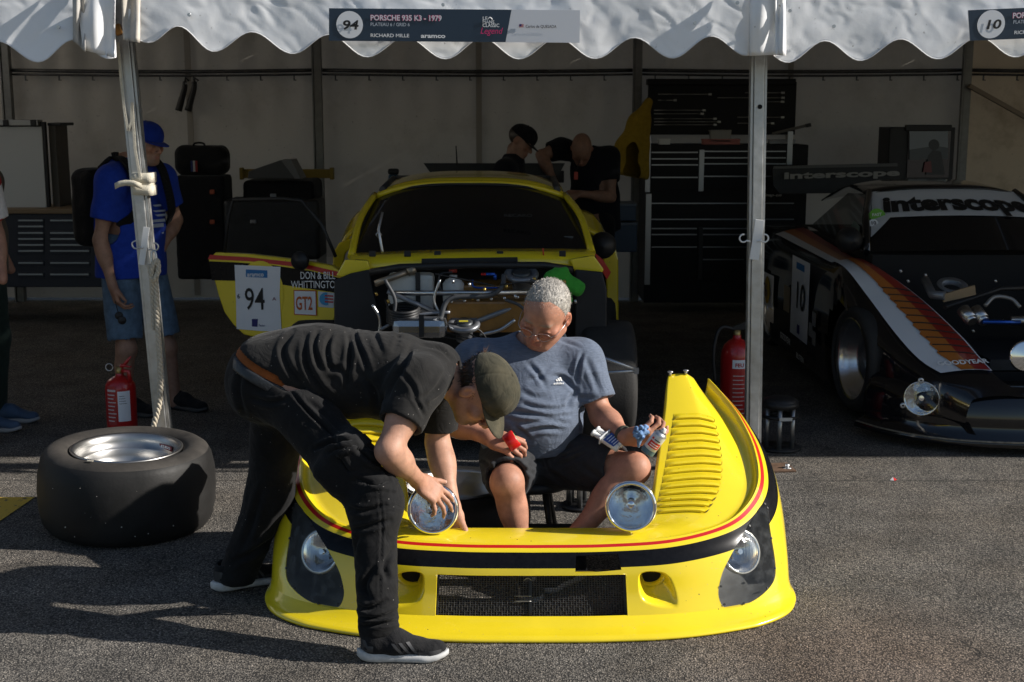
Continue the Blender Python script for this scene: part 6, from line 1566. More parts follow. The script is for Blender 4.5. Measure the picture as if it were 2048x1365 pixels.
for x, y in ((776, 600), (905, 560), (938, 566), (968, 576), (1012, 570), (1030, 590), (1068, 555), (1085, 590), (862, 690), (752, 585), (1128, 560), (1150, 600)):
    mb = MB(); mb.cyl(aty(x, y, 6.45), aty(x + 2, y + 7, 6.45), .008, n=6); mb.build('fitting', MATS['bare_aluminium' if x % 4 else 'brass'], ycar)
# rear wing behind the roof
mb = MB(); poly_px(mb, [(847, 327), (1130, 327), (1118, 350), (1040, 352), (865, 352)], 10.35, .04); mb.build('rear_wing', BLACKP, ycar)
mb = MB(); mb.cyl(aty(914, 330, 9.3), aty(912, 292, 9.3), .006, .004, n=6); mb.build('aerial', BLACKP, ycar)

# --- open door, a thing? it swings with the car: part of it
hng, fre = V(*pxp(692, 560, 7.15)), V(*pxp(417, 560, 7.48))
def dpt(x, y):
    """pixel -> point on the door plane"""
    n = (fre - hng).cross(V(0, 0, 1)).normalized(); d = ray(x, y); o = V(0, 0, CAMH); return o + d * ((hng - o).dot(n) / d.dot(n))
dn = (fre - hng).cross(V(0, 0, 1)).normalized(); dn = dn if dn.y < 0 else -dn
DOOR = [(430, 505), (500, 509), (600, 521), (662, 532), (684, 545), (688, 568), (684, 600), (668, 640), (665, 668), (600, 676), (530, 680), (487, 670), (466, 650), (448, 625), (436, 590), (424, 545), (416, 520)]
mb = MB(); mb.prism([dpt(x, y) for x, y in DOOR], -dn * .05); door = mb.build('door', YELLOW, ycar, bevel=.008)
door['label'] = 'open yellow door with number 94 panel'
def decal(name, px, m, off, parent=None):
    mb = MB(); mb.add([dpt(x, y) + dn * off for x, y in px], [tuple(range(len(px)))]); return mb.build(name, m, parent or door)
decal('red_stripe', [(420, 510), (500, 515), (600, 526), (686, 546), (686, 556), (600, 535), (500, 523), (416, 519)], REDP, .002)
decal('black_band', [(418, 523), (470, 525), (540, 530), (620, 542), (687, 558), (684, 588), (620, 578), (540, 566), (470, 562), (424, 561)], BLKP, .002)
decal('yellow_roundel', [(520 + 48 * math.cos(t), 590 + 68 * math.sin(t)) for t in np.linspace(0, 2 * math.pi, 36)[:-1]], YELLOW, .003)
WPAPER = mat('white_sticker', (.74, .75, .78), .5, noise=.03)
decal('number_panel', [(470, 530), (562, 534), (560, 590), (564, 664), (520, 662), (474, 658), (473, 600)], WPAPER, .005)
TXTB = mat('print_black', (.012, .012, .013), .6); TXTW = mat('print_white', (.80, .80, .80), .6); BLUEP = mat('print_blue', (.03, .17, .42), .6); NAVYP = mat('print_navy', (.02, .02, .14), .6); ORP = mat('print_orange', (.50, .10, .012), .6)
Rd = (hng - fre).normalized(); Rd = Rd if Rd.x > 0 else -Rd; Ud = V(0, 0, 1)
sc_d = FPX / 7.3
decal('sponsor_box', [(493, 539), (536, 541), (536, 556), (493, 554)], BLUEP, .007)
def dtext(name, s, x, y, hpx, m, width_px=None, off=.009, **k): return text(name, s, hpx / sc_d / .72, dpt(x, y) + dn * 0, Rd, Ud, m, door, off=off, width=(width_px / sc_d * 1.06 if width_px else None), **k)
dtext('sponsor_name', 'aramco', 496, 553, 9, TXTW, 37, bold=.02)
dtext('race_number', '94', 491, 619, 46, TXTB, 44, bold=.004); dtext('grid_number', '6', 476, 597, 10, TXTB, bold=.006); decal('sponsor_box', [(505, 638), (517, 638), (516, 654), (505, 653)], NAVYP, .007); dtext('sponsor_name', 'Passion', 519, 653, 5, NAVYP, 14)
dtext('small_mark', 'A', 546, 601, 7, mat('print_maroon', (.2, .03, .05), .6), 9)
dtext('driver_name', 'DON & BILL', 602, 558, 15, TXTW, 74, bold=.004); dtext('driver_name', 'WHITTINGTON', 584, 576, 15, TXTW, 106, bold=.004)
decal('class_sticker', [(588, 580), (634, 581), (635, 632), (589, 630)], ORP, .005); decal('class_sticker', [(590, 582), (632, 583), (633, 630), (591, 628)], WPAPER, .007); dtext('class_name', 'GT2', 593, 619, 27, ORP, 36, bold=.02)
decal('event_sticker', [(637, 583), (670, 586), (668, 616), (638, 614)], mat('sticker_pale', (.55, .60, .62), .6), .005)
decal('event_sticker', [(639 + 14 + 13 * math.cos(t), 598 + 13 * math.sin(t)) for t in np.linspace(1.2, 4.9, 14)], mat('sticker_cyan', (.05, .30, .55), .6), .007)
for k in range(3): decal('event_sticker', [(651, 590 + 6 * k), (668, 591 + 6 * k), (668, 594 + 6 * k), (651, 593 + 6 * k)], mat('sticker_red', (.45, .03, .03), .6), .008)
mb = MB(); fr = [(445, 508), (452, 440), (463, 400), (560, 398), (600, 402), (640, 450), (668, 515)]
mb.tube([tuple(dpt(x, y) - dn * .02) for x, y in fr], .010, 8); mb.build('window_frame', BLACKP, ycar)
mb = MB(); mb.add([dpt(x, y) - dn * .02 for x, y in fr], [tuple(range(len(fr)))]); mb.build('window_pane', mat('smoked_pane', (.004, .004, .005), .6, alpha=.2, spec=.05), ycar)
mb = MB(); mb.lathe(dpt(610, 520) + dn * .05, dn, [(0, -.03), (.04, -.03), (.055, 0), (.05, .02), (0, .03)], n=16); mb.build('door_mirror', BLACKP, ycar)

# ================================================================== black race car
GLOSSB = mat('gloss_black', (.007, .007, .0085), .12, coat=.6, noise=.2, nscale=6)
XC2 = 2.85
bcar = thing('race_car', 'black race car with white orange and red fender stripes', 'car', (XC2, 8.6, 0))
# stations: (Y, inner x, inner z, crown x, crown z, outer x, outer z) for the viewer-side wing, then the flank drops to the sill
ST = [(6.70, 2.72, .30, 2.46, .30, 2.42, .27), (6.80, 2.60, .385, 2.35, .375, 2.29, .33), (6.95, 2.56, .45, 2.245, .44, 2.19, .38), (7.15, 2.51, .545, 2.165, .55, 2.08, .47), (7.45, 2.37, .71, 2.08, .715, 1.985, .60), (7.75, 2.21, .845, 2.01, .85, 1.945, .70), (8.2, 2.17, .88, 2.005, .86, 1.945, .74), (9.0, 2.22, .90, 2.02, .86, 1.94, .74), (9.7, 2.25, .93, 1.99, .88, 1.90, .74), (10.5, 2.25, .90, 1.99, .86, 1.90, .72)]
SA = np.array(crom(ST, 6))
def wing(sgn):
    rows = []
    for s in SA:
        Y, ix, iz, cx, cz, ox, oz = s; f = lambda x: XC2 + (x - XC2) * sgn; row = []
        pr = crom([(ix, iz), ((ix + cx) / 2, (iz + cz) / 2 + .012), (cx, cz), (ox, oz), (ox - .02, oz * .62), (ox + .0, .16), (ox + .04, .10)], 5)
        rows.append([(f(a), Y, b) for a, b in pr])
    return rows
def in_arch(p, Yc, R): return (p[1] - Yc) ** 2 + (p[2] - .36) ** 2 < R * R
for sgn in (1, -1):
    rows = wing(sgn); mb = MB(); ni = len(rows[0]); vs = [q for r in rows for q in r]; fs = []
    for j in range(len(rows) - 1):
        for i in range(ni - 1):
            c = [sum(rows[a][b][k] for a, b in ((j, i), (j, i + 1), (j + 1, i), (j + 1, i + 1))) / 4 for k in range(3)]
            if i >= 15 and (in_arch(c, 7.50, .36) or in_arch(c, 9.78, .38)): continue
            fs.append((j * ni + i, j * ni + i + 1, (j + 1) * ni + i + 1, (j + 1) * ni + i))
    mb.add(vs, fs, smooth=True); mb.build('wing', GLOSSB, bcar, fixn=False)
# stripes follow the wing top: white, orange, red with a white keyline, serrated by the louvres
def wing_pt(Y, u, lift=.004):
    s = [np.interp(Y, SA[:, 0], SA[:, k]) for k in range(1, 7)]; ix, iz, cx, cz, ox, oz = s
    return V(ix + (cx - ix) * u, Y, iz + (cz - iz) * u + .012 * math.sin(math.pi * min(max(u, 0), 1)) + lift)
STR_W, STR_O, STR_R = mat('stripe_white', (.62, .64, .68), .35, coat=.4), mat('stripe_orange', (.42, .135, .025), .35, coat=.4), mat('stripe_red', (.26, .018, .012), .35, coat=.4)
def stripe(name, ua, ub, m, y0=6.84, y1=8.0, lift=.005, n=70, sa=None, sb=None):
    P = []
    for j in range(n + 1):
        Y = y0 + (y1 - y0) * j / n; a = ua(Y) if callable(ua) else ua; b = ub(Y) if callable(ub) else ub
        P.append([tuple(wing_pt(Y, a + (b - a) * k / 4, lift)) for k in range(5)])
    mb = MB(); mb.grid(P); return mb.build(name, m, bcar, fixn=False)
saw = lambda Y: .06 * ((Y * 14) % 1) * (6.95 < Y < 7.55)
stripe('stripe', lambda Y: .02, lambda Y: 1.06, STR_W, lift=.014); stripe('stripe', lambda Y: .06, lambda Y: .37, STR_R, lift=.018); stripe('stripe', lambda Y: .37, lambda Y: .68 + saw(Y) - .03, STR_O, lift=.018)
for k in range(10):
    Y = 6.98 + k * .058; mb = MB(); mb.tube([tuple(wing_pt(Y + .012 * u, .08 + .58 * u, .020)) for u in np.linspace(0, 1, 6)], .0035, 5); mb.build('louvre_edge', BLACKP, bcar)
Pn = [wing_pt(6.885, .98, .024), wing_pt(6.885, .12, .024)]; Rn = (Pn[1] - Pn[0]).normalized(); Un = (wing_pt(7.0, .5, .012) - wing_pt(6.88, .5, .012)).normalized()
text('tyre_lettering', 'GOODYEAR', .055, Pn[0] + Rn * .01, Rn, Un, TXTW, bcar, bold=.03, shear=.3, width=.27, off=.004)
for a, b, m in ((0, .35, STR_R), (.35, .7, STR_O), (.7, 1.0, STR_W)): 
    P = []
    for j in range(30):
        Y = 8.02 + 1.7 * j / 29; P.append([tuple(wing_pt(Y, 1.0 - (1.0 - (a + (b - a) * k / 3)) * (1 - .2 * j / 29) - .0, .006) + V(-.02, 0, 0)) for k in range(4)])
    mb = MB(); mb.grid(P); mb.build('stripe', m, bcar, fixn=False)
# nose: front valance swept round, lip and lamp recesses
plan = crom([(1.99, 7.16), (2.09, 6.98), (2.25, 6.82), (2.48, 6.72), (2.85, 6.68), (3.22, 6.72), (3.45, 6.82), (3.61, 6.98), (3.71, 7.16)], 8)
rows = []
for z, off in ((.47, .14), (.42, .07), (.34, .03), (.24, .0), (.15, -.01), (.10, -.005), (.075, -.06), (.05, -.07), (.045, .0)):
    row = []
    for i, q in enumerate(plan):
        d = plan[min(i + 1, len(plan) - 1)] - plan[max(i - 1, 0)]; d = d / np.linalg.norm(d); nn = np.array([-d[1], d[0]]); edge = min(1, abs(q[0] - XC2) / .86)
        zz = z if z < .3 else .27 + (z - .27) * .45; row.append((q[0] + nn[0] * off, q[1] + nn[1] * off, zz))
    rows.append(row)
mb = MB(); mb.grid(rows); mb.build('nose', GLOSSB, bcar, solid=.006, fixn=False)
mb = MB(); mb.lathe(aty(2030, 835, 6.72), (0, -1, 0), [(.075, -.004), (.07, .004), (.045, .003), (0, -.002)], n=28); mb.build('brake_duct', DKIN, bcar)
mb = MB(); mb.tube([(r[0], r[1] - .004, r[2]) for r in rows[6]], .006, 6); mb.build('lip_edge', mat('lip_scuffed', (.25, .22, .17), .5, .5, noise=.5, nscale=40), bcar)
hl = aty(1843, 797, 6.83); ax = V(-.35, -1, .1).normalized()
mb = MB(); mb.lathe(hl - ax * .0, ax, [(0, -.05), (.05, -.03), (.085, .0), (.092, .01), (.092, -.02)], n=32); lamp_b = mb.build('headlamp', REFL, bcar)
mb = MB(); mb.lathe(hl, ax, [(0, .03), (.05, .024), (.088, .008)], n=32); mb.build('lens', MATS['spot_glass'], lamp_b)
mb = MB(); mb.cyl(hl - ax * .03, hl + ax * .012, .02, .014, n=14); mb.build('bulb_shield', CHROME, lamp_b)
for x, y in ((1842, 762), (1806, 812)): mb = MB(); mb.lathe(aty(x, y, 6.83), (0, -1, 0), [(.006, 0), (.016, .002), (.016, -.006)], n=10); mb.build('bracket', ALUM, lamp_b)
sp = aty(2052, 713, 6.86); mb = MB(); mb.lathe(sp, (-.1, -1, .1), [(0, -.09), (.06, -.06), (.085, -.01), (.088, .006), (.075, .01), (.0, .016)], n=32); mb.build('spot_lamp', CHROME, bcar)
# wheels
def race_wheel(c, R, w, r, m_r, nm, ax=(1, 0, 0)):
    mb = MB(); tyre(mb, c, ax, R, w, r); t_ = mb.build(nm, RUB, bcar); c = Vector(c); a = -Vector(ax).normalized(); h = w / 2
    mb = MB(); mb.lathe(c, a, [(r + .012, h * .88), (r + .004, h * .93), (r - .012, h * .80), (r - .022, h * .72), (r - .024, h * .45), (r - .045, h * .40), (r - .05, h * .05), (r - .10, -h * .05), (.09, -h * .02), (.05, h * .1), (0, h * .12)], n=44); mb.build('rim', m_r, t_)
race_wheel((2.10, 7.50, .36), .315, .26, .235, mat('polished_rim', (.70, .71, .73), .24, 1.0), 'front_wheel', (1, .13, 0))
race_wheel((2.09, 9.78, .36), .33, .30, .25, MATS['polished_rim'], 'rear_wheel')
for Yc in (7.5, 9.78): mb = MB(); mb.box((2.42, Yc, .27), (.2, .7, .34)); mb.build('wheel_housing', DKIN, bcar)
# cabin
wb = [V(2.19, 8.0, .93), V(3.51, 8.0, .93)]; wt = [V(2.37, 8.66, 1.265), V(3.33, 8.66, 1.265)]
def wsp(u, t, off=0.0):
    a = wb[0].lerp(wb[1], u); b = wt[0].lerp(wt[1], u); q = a.lerp(b, t); k = 1 - (2 * u - 1) ** 2
    return V(q.x, q.y - .13 * k * (1 - .35 * t) - off, q.z + .03 * k + off * .6)
mb = MB(); mb.grid([[tuple(wsp(i / 24, j / 10)) for i in range(25)] for j in range(11)]); ws2 = mb.build('windscreen', CARGLASS, bcar, fixn=False)
tlow = lambda u: .53 + .16 * (2 * u - 1) ** 2 * 0 - .30 * max(0, abs(2 * u - 1) - .80) / .2
mb = MB(); mb.grid([[tuple(wsp(.015 + .97 * i / 40, tlow(i / 40) * (1 - j / 4) + .985 * j / 4, .006)) for i in range(41)] for j in range(5)]); ban = mb.build('sun_strip', STR_W, ws2, fixn=False)
def banner_warp(x, y): return tuple(wsp(.075 + x / 1.20, .625 + y / .44, .012))
text('strip_lettering', 'interscope', .15, (0, 0, 0), None, None, TXTB, ban, bold=.05, warp=banner_warp, width=1.06)
mb = MB(); mb.lathe(wsp(.045, .56, .014), V(0, -1, .6), [(0, .001), (.052, 0)], n=24); gs = mb.build('round_sticker', mat('sticker_green', (.16, .42, .06), .5), ws2)
mb = MB(); mb.lathe(wsp(.025, .44, .014), V(0, -1, .6), [(0, .001), (.030, 0)], n=24); mb.build('number_sticker', WPAPER, ws2); text('number_print', '10', .036, wsp(.025, .44, .020) + V(-.02, 0, -.012), (1, 0, 0), (0, .5, .85), TXTB, ws2, bold=.02); text('sticker_print', 'FAST', .028, wsp(.045, .56, .020) + V(-.036, 0, -.008), (1, 0, .1), (0, .5, .85), TXTW, ws2, bold=.02)
P = []
for j in range(9):
    t = j / 8; y = 8.64 + 1.4 * t; hw = .50 - .03 * t; zz = 1.30 + .03 * math.sin(math.pi * t) - .22 * max(0, t - .4); P.append([(XC2 + hw * u, y - .10 * (1 - u * u) * (1 - t), zz - .05 * abs(u) ** 3) for u in np.linspace(-1, 1, 17)])
mb = MB(); mb.grid(P); mb.build('roof', GLOSSB, bcar, solid=.01, fixn=False)
for s in (0, 1):
    mb = MB(); mb.tube([tuple(wb[s]), tuple((wb[s] + wt[s]) / 2 + V((-.02, .02)[s], -.02, .02)), tuple(wt[s])], .024, 8); mb.build('pillar', GLOSSB, bcar)
# side glass, door mirror and flank furniture
sg_ = [V(2.17, 8.05, .93), V(2.36, 8.7, 1.25), V(2.38, 9.25, 1.22), V(2.22, 9.6, .97)]
mb = MB(); mb.add(sg_, [(0, 1, 2, 3)]); mb.build('side_window', mat('side_glass', (.02, .022, .022), .05, alpha=.8), bcar)
mb = MB(); mb.add([V(2.165, 8.15, .95), V(2.235, 8.35, 1.06), V(2.26, 8.6, 1.08), V(2.19, 8.55, .95)], [(0, 1, 2, 3)]); mb.build('painted_window_reflection', mat('reflection_pale_green', (.12, .17, .15), .2), bcar)  # pale reflection painted as a patch on the side window
mb = MB(); q = V(2.10, 8.10, 1.0); mb.lathe(q, (.1, -1, 0), [(0, -.03), (.07, -.02), (.085, .0), (.07, .06), (.03, .09), (0, .10)], n=18); mb.build('door_mirror', BLACKP, bcar)
mb = MB(); mb.box((XC2, 9.0, .55), (1.3, 2.2, .75)); mb.box((3.02, 7.6, .26), (.75, 1.0, .2)); mb.build('cabin_shell', DKIN, bcar)
# flank decals (the flank faces -X)
def flank(Y, z): return V(np.interp(Y, SA[:, 0], SA[:, 5]) - .032, Y, z)
def fdecal(name, Y0, Y1, z0, z1, m, off=.004): 
    mb = MB(); mb.add([flank(Y1, z1) + V(-off, 0, 0), flank(Y0, z1) + V(-off, 0, 0), flank(Y0, z0) + V(-off - .0, 0, 0), flank(Y1, z0) + V(-off, 0, 0)], [(0, 1, 2, 3)]); return mb.build(name, m, bcar)
def ftext(name, s, Y, z, size, m, width=None, **k): return text(name, s, size, flank(Y, z), (0, -1, 0), (0, 0, 1), m, bcar, off=.012, width=width, **k)
fdecal('number_panel', 8.28, 8.80, .30, .83, WPAPER); ftext('race_number', '10', 8.66, .50, .25, TXTB, .24, bold=.01); fdecal('sponsor_box', 8.42, 8.66, .755, .80, BLUEP, .008); fdecal('sponsor_box', 8.50, 8.58, .33, .39, NAVYP, .008)
fdecal('class_sticker', 8.84, 9.02, .42, .60, mat('sticker_tan', (.30, .24, .16), .6)); fdecal('oil_sticker', 9.30, 9.62, .38, .62, WPAPER)
mb = MB(); mb.lathe(flank(9.46, .50) + V(-.008, 0, 0), (-1, 0, 0), [(0, .001), (.10, 0)], n=24); mb.build('oil_roundel', mat('roundel_yellow', (.5, .32, .03), .6), bcar); ftext('oil_number', '76', 9.55, .455, .13, NAVYP, bold=.02)
ftext('tyre_lettering', 'GOODYEAR', 9.05, .22, .06, TXTW, .34, bold=.02); ftext('sponsor_name', 'BILSTEIN', 8.55, .17, .05, TXTW, .22, bold=.01)
for Y, z in ((8.12, .50), (8.10, .38), (8.2, .42)): fdecal('small_sticker', Y - .05, Y + .05, z - .05, z + .04, mat('sticker_grey', (.22, .22, .22), .6))
# open front bay
mb = MB(); mb.box((3.06, 7.45, .40), (.80, .7, .06)); mb.build('bay_floor', mat('bay_dark', (.03, .035, .045), .4, .3, noise=.3, nscale=6), bcar)
def badd(nm, m, fn): 
    mb = MB(); fn(mb); return mb.build(nm, m, bcar)
for x in (1938, 1962): badd('reservoir', ALUM, lambda m: (m.cyl(aty(x - 12, 620, 7.15), aty(x + 4, 640, 7.08), .036, n=20), m.cyl(aty(x - 2, 633, 7.1), aty(x + 7, 644, 7.06), .028, n=20)))
badd('fluid_line', MATS['anodised_blue'], lambda m: m.cyl(aty(1965, 644, 7.05), aty(2040, 645, 7.05), .012, n=10))
badd('cross_tube', ALUM, lambda m: m.cyl(aty(2020, 642, 7.08), aty(2110, 640, 7.08), .025, n=14))
badd('heat_shield', mat('tan_board', (.30, .21, .12), .7), lambda m: m.prism([aty(x, y, 7.35) for x, y in ((1885, 590), (1950, 571), (1952, 590), (1888, 605))], (0, .02, 0)))
badd('bay_bar', BLACKP, lambda m: m.tube([pxp(1890, 615, 7.25), pxp(2000, 578, 7.5), pxp(2100, 575, 7.5)], .014, 8))
badd('braided_hose', mat('braid', (.25, .25, .25), .4, .6), lambda m: m.tube(crom([pxp(1970, 612, 7.1), pxp(1990, 594, 7.12), pxp(2022, 598, 7.12), pxp(2040, 615, 7.1)], 6), .011, 8))
badd('filler_ring', MATS['filler_grey'], lambda m: m.lathe(aty(1905, 572, 7.5), (0, -.4, 1), [(.05, -.02), (.09, 0), (.085, .01), (.06, .006)], n=28))
badd('grey_duct', MATS['grey_tube'], lambda m: m.tube([pxp(1850, 560, 7.6), pxp(1865, 590, 7.4), pxp(1890, 592, 7.35)], .025, 10))
badd('bay_clips', ALUM, lambda m: [m.cyl(aty(x, y, 7.2), aty(x + 3, y + 5, 7.2), .007, n=6) for x, y in ((1800, 540), (1815, 560), (1850, 548), (1920, 628), (1990, 560), (2005, 640), (1945, 660))])
# rear wing
mb = MB(); poly_px(mb, [(1545, 333), (1795, 327), (1797, 366), (1780, 386), (1560, 388), (1547, 372)], 10.62, .05); wg = mb.build('rear_wing', BLACKP, bcar)
mb = MB(); poly_px(mb, [(1547, 333), (1795, 327), (1795, 333), (1547, 338)], 10.60, .05); mb.build('wing_flap', mat('flap_grey_dk', (.09, .09, .088), .5), wg)
text('wing_lettering', 'interscope', .075, aty(1566, 358, 10.60), (1, 0, .03), (0, 0, 1), mat('wing_print', (.30, .29, .27), .6), wg, bold=.04, width=.935, off=.02)
# ------------------------------------------------------------------ bystanders: shared standing figure
def stand_joints(x, Y, yaw, H=1.76, **over):
    """yaw: direction faced (0 = +X, -pi/2 = towards the camera)"""
    k = H / 1.78; f = np.array([math.cos(yaw), math.sin(yaw), 0]); r = np.array([math.sin(yaw), -math.cos(yaw), 0]); o = np.array([x, Y, 0])
    L = lambda a, b, c: o + k * (r * a + f * b + np.array([0, 0, c]))
    j = dict(pel=L(0, 0, .97), ws=L(0, .01, 1.12), ch=L(0, .0, 1.30), nk=L(0, -.01, 1.47))
    for s, g in (('r', 1), ('l', -1)):
        j.update({s + 's': L(.185 * g, -.01, 1.41), s + 'e': L(.235 * g, -.04, 1.13), s + 'w': L(.245 * g, .07, .89), s + 'h': L(.09 * g, 0, .93), s + 'k': L(.105 * g, .02, .50), s + 'a': L(.115 * g, -.02, .10), s + 'kd': f.copy()})
    j['head'] = L(0, .03, 1.645); j['f'] = f; j['r'] = r; j['L'] = L; j.update(over); return j
def dress(parent, j, shirt, legs, sl=.62, leg_end='ankle', h=.009, hem=.07, loose=1.0, names=('t_shirt', 'trousers'), fold=.022):
    pts = np.array([v for k, v in j.items() if isinstance(v, np.ndarray) and v.shape == (3,) and k not in ('f', 'r', 'rkd', 'lkd')]); F = Field(pts.min(0) - .2, pts.max(0) + .2, h); sd = j['ls'] - j['rs']
    pel, ws, ch, nk = j['pel'], j['ws'], j['ch'], j['nk']; up = ch - pel; up /= np.linalg.norm(up)
    F.ecap(pel - up * (hem - .01), ws, (.188 * loose, .155 * loose), (.175 * loose, .145 * loose), sd, .05); F.ecap(ws, ch, (.17 * loose, .14 * loose), (.178, .125), sd, .05); F.ecap(ch, nk - up * .02, (.165, .11), (.08, .065), sd, .05)
    for s in 'rl':
        F.cone(nk * .8 + ch * .2, j[s + 's'], .07, .08, .05); e, u = sleeve(F, j[s + 's'], j[s + 'e'], sl, .084, .076, .05); hollow(F, e, u, .064)
    F.cut(pel - up * hem, -up); F.cone(nk + up * .06, nk - up * .01, .07, .06, .01, 'sub')
    V_, Q = F.mesh(2); V_ = cloth_noise(V_, Q, fold, (8, 8, 5), 3.0); a = np_mesh(names[0], V_, Q, shirt, parent)
    F = Field(pts.min(0) - .2, pts.max(0) * .5 + pts.min(0) * .5 + np.array([.6, .6, .3]), h)
    F.ecap(pel + up * .03, pel - up * .06, (.165, .125), (.165, .125), sd, .05)
    for s in 'rl':
        if leg_end == 'ankle':
            F.cone(j[s + 'h'], j[s + 'k'], .105, .078, .05); F.cone(j[s + 'k'], j[s + 'a'], .078, .066, .04); F.cut(j[s + 'a'] + np.array([0, 0, -.03]), (0, 0, -1), c=j[s + 'a'] + np.array([0, 0, -.08]), rad=.13)
        else: e, u = sleeve(F, j[s + 'h'], j[s + 'k'], leg_end, .112, .100, .05); hollow(F, e, u, .088)
    V_, Q = F.mesh(2); V_ = cloth_noise(V_, Q, fold * .9, (9, 9, 7), 5.0); b = np_mesh(names[1], V_, Q, legs, parent); return a, b
def hair_cap(parent, c, M, m, inset=0.0, h=.007, back=-.06):
    F = Field(c - .16, c + .16, h); W_ = lambda p: c + M @ np.array(p, float); F.ell(W_((0, -.020, .040)), (.079 - inset, .101 - inset, .088), M, 0); F.ell(W_((0, .12, -.01)), (.085, .075, .098), M, .01, 'sub'); F.cut(W_((0, -.03, back)), M @ np.array([0, .35, -1])); V_, Q = F.mesh(1); V_ = cloth_noise(V_, Q, .008, (50, 50, 50), 1.0); return np_mesh('hair', V_, Q, m, parent)

# 3. man in blue with backpack
m3 = thing('person', 'man in royal blue cap and t-shirt with black backpack and denim shorts', 'person', (-2.1, 7.65, 0))
x3 = aty(278, 830, 7.66).x; j3 = stand_joints(x3, 7.66, -.55, 1.82)
j3.update(rs=J(222, 362, 7.50), re=J(200, 480, 7.46), rw=J(226, 575, 7.42), ls=J(322, 358, 7.78), le=J(352, 440, 7.86), lw=J(322, 500, 7.70), rk=J(252, 700, 7.55), ra=J(250, 812, 7.58), lk=J(333, 695, 7.72), la=J(352, 800, 7.74))
j3['rhand'] = dict(d=(.25, -.1, -.95), n=(-.8, -.5, .0), side=-1, curl=(.6, .6, .7, .7)); j3['lhand'] = dict(d=(-.5, -.4, -.6), n=(.6, .5, .3), side=1, curl=(.5, .5, .5, .5))
hM3 = frame_from((.86, -.48, -.10), (.05, 0, 1)); hc3 = J(292, 289, 7.62)
body(m3, j3, .0075, 1.0, (.34, .19, .13), head=(hc3, hM3, dict(fat=1.05)), cols=dict(brow=(.2, .17, .15), stub=((.25, .22, .2), .35)))
BLUE3 = cloth('royal_blue_tee', (.016, .045, .33)); DENIM = cloth('denim', (.11, .17, .25), noise=.3, nscale=18)
sh3, _ = dress(m3, j3, BLUE3, DENIM, .66, .86, .008, names=('t_shirt', 'shorts'), loose=1.16, hem=.16)
cp3 = cap(m3, hc3, hM3, cloth('royal_blue_cap', (.012, .035, .27)), .075, droop=.3); hair_cap(m3, hc3, hM3, HAIRG, .003)
PALE = mat('pale_print', (.34, .38, .48), .7)
Rt3 = Vector(np.cross(j3['f'], [0, 0, 1])) * -1; Rt3 = Rt3 if Rt3.x > 0 else -Rt3; Vt = np.array([tuple(v.co + Vector(m3.location)) for v in sh3.data.vertices])
for i, (x, y, w_, h_) in enumerate(((283, 405, .03, .010), (318, 410, .06, .012), (322, 420, .10, .010), (325, 428, .09, .012), (320, 440, .11, .016), (318, 452, .10, .022), (284, 428, .02, .006), (330, 466, .014, .008))):
    q = on_cloth(x, y, Vt); mb = MB(); mb.box(Vector(q) + Vector(j3['f']) * .004, (w_, .006, h_), math.atan2(Rt3.y, Rt3.x)); mb.build('shirt_print', PALE, sh3)
BAGM = cloth('black_nylon', (.010, .010, .011), rough=.7)
F = Field(j3['ch'] - .45, j3['ch'] + .40, .01); bc = j3['ch'] - j3['f'] * .24 + np.array([0, 0, -.10]); Mb = np.stack([j3['r'], j3['f'], [0, 0, 1]], 1); F.box(bc, (.15, .10, .23), Mb, .06, .03); F.box(bc - j3['f'] * .08 + np.array([0, 0, -.07]), (.12, .05, .13), Mb, .04, .03); V_, Q = F.mesh(2); V_ = cloth_noise(V_, Q, .02, (9, 9, 9), 2.0); bagt = thing('backpack', 'black backpack on the shoulders of the man in blue', 'backpack', tuple(bc)); bag = np_mesh('sack', V_, Q, BAGM, bagt)
for s, g in (('r', 1), ('l', -1)):
    top = j3[s + 's'] * .62 + j3['nk'] * .38; pts = [top - j3['f'] * .12 + np.array([0, 0, .03]), top + np.array([0, 0, .095]), top + j3['f'] * .11 + np.array([0, 0, .04]), top + j3['f'] * .165 + np.array([0, 0, -.10]), top + j3['f'] * .165 + j3['r'] * g * .02 + np.array([0, 0, -.22]), top + j3['f'] * .08 + j3['r'] * g * .07 + np.array([0, 0, -.30])]
    C = crom([tuple(p) for p in pts], 6); mb = MB()
    for a_, b2_ in zip(C[:-1], C[1:]): mb.bar(a_, b2_, .055, .014, up=tuple(j3['f']))
    mb.build('strap', BAGM, bagt)
for hx in ((j3['ra'], .0), (j3['la'], -.1)): shoe(m3, hx[0] * np.array([1, 1, 0]) - j3['f'] * .06 + np.array([0, 0, .002]), -.35 + hx[1], .295, 0, 0, BLK_KNIT, mat('dark_sole', (.05, .05, .05), .7), False, h=.007)
sg3 = thing('sunglasses', 'dark sunglasses dangling from the hand of the man in blue', 'sunglasses', tuple(J(240, 640, 7.40))); mb = MB()
for dx_ in (0, .055): mb.lathe(aty(238, 632, 7.38) + V(dx_ * .3, 0, -dx_ * .5), (.3, -1, 0), [(0, .003), (.022, .0), (.024, -.003)], n=16)
mb.tube([pxp(238, 632, 7.38), pxp(232, 610, 7.38), pxp(230, 598, 7.39)], .003, 5); mb.build('frame', BLACKP, sg3)

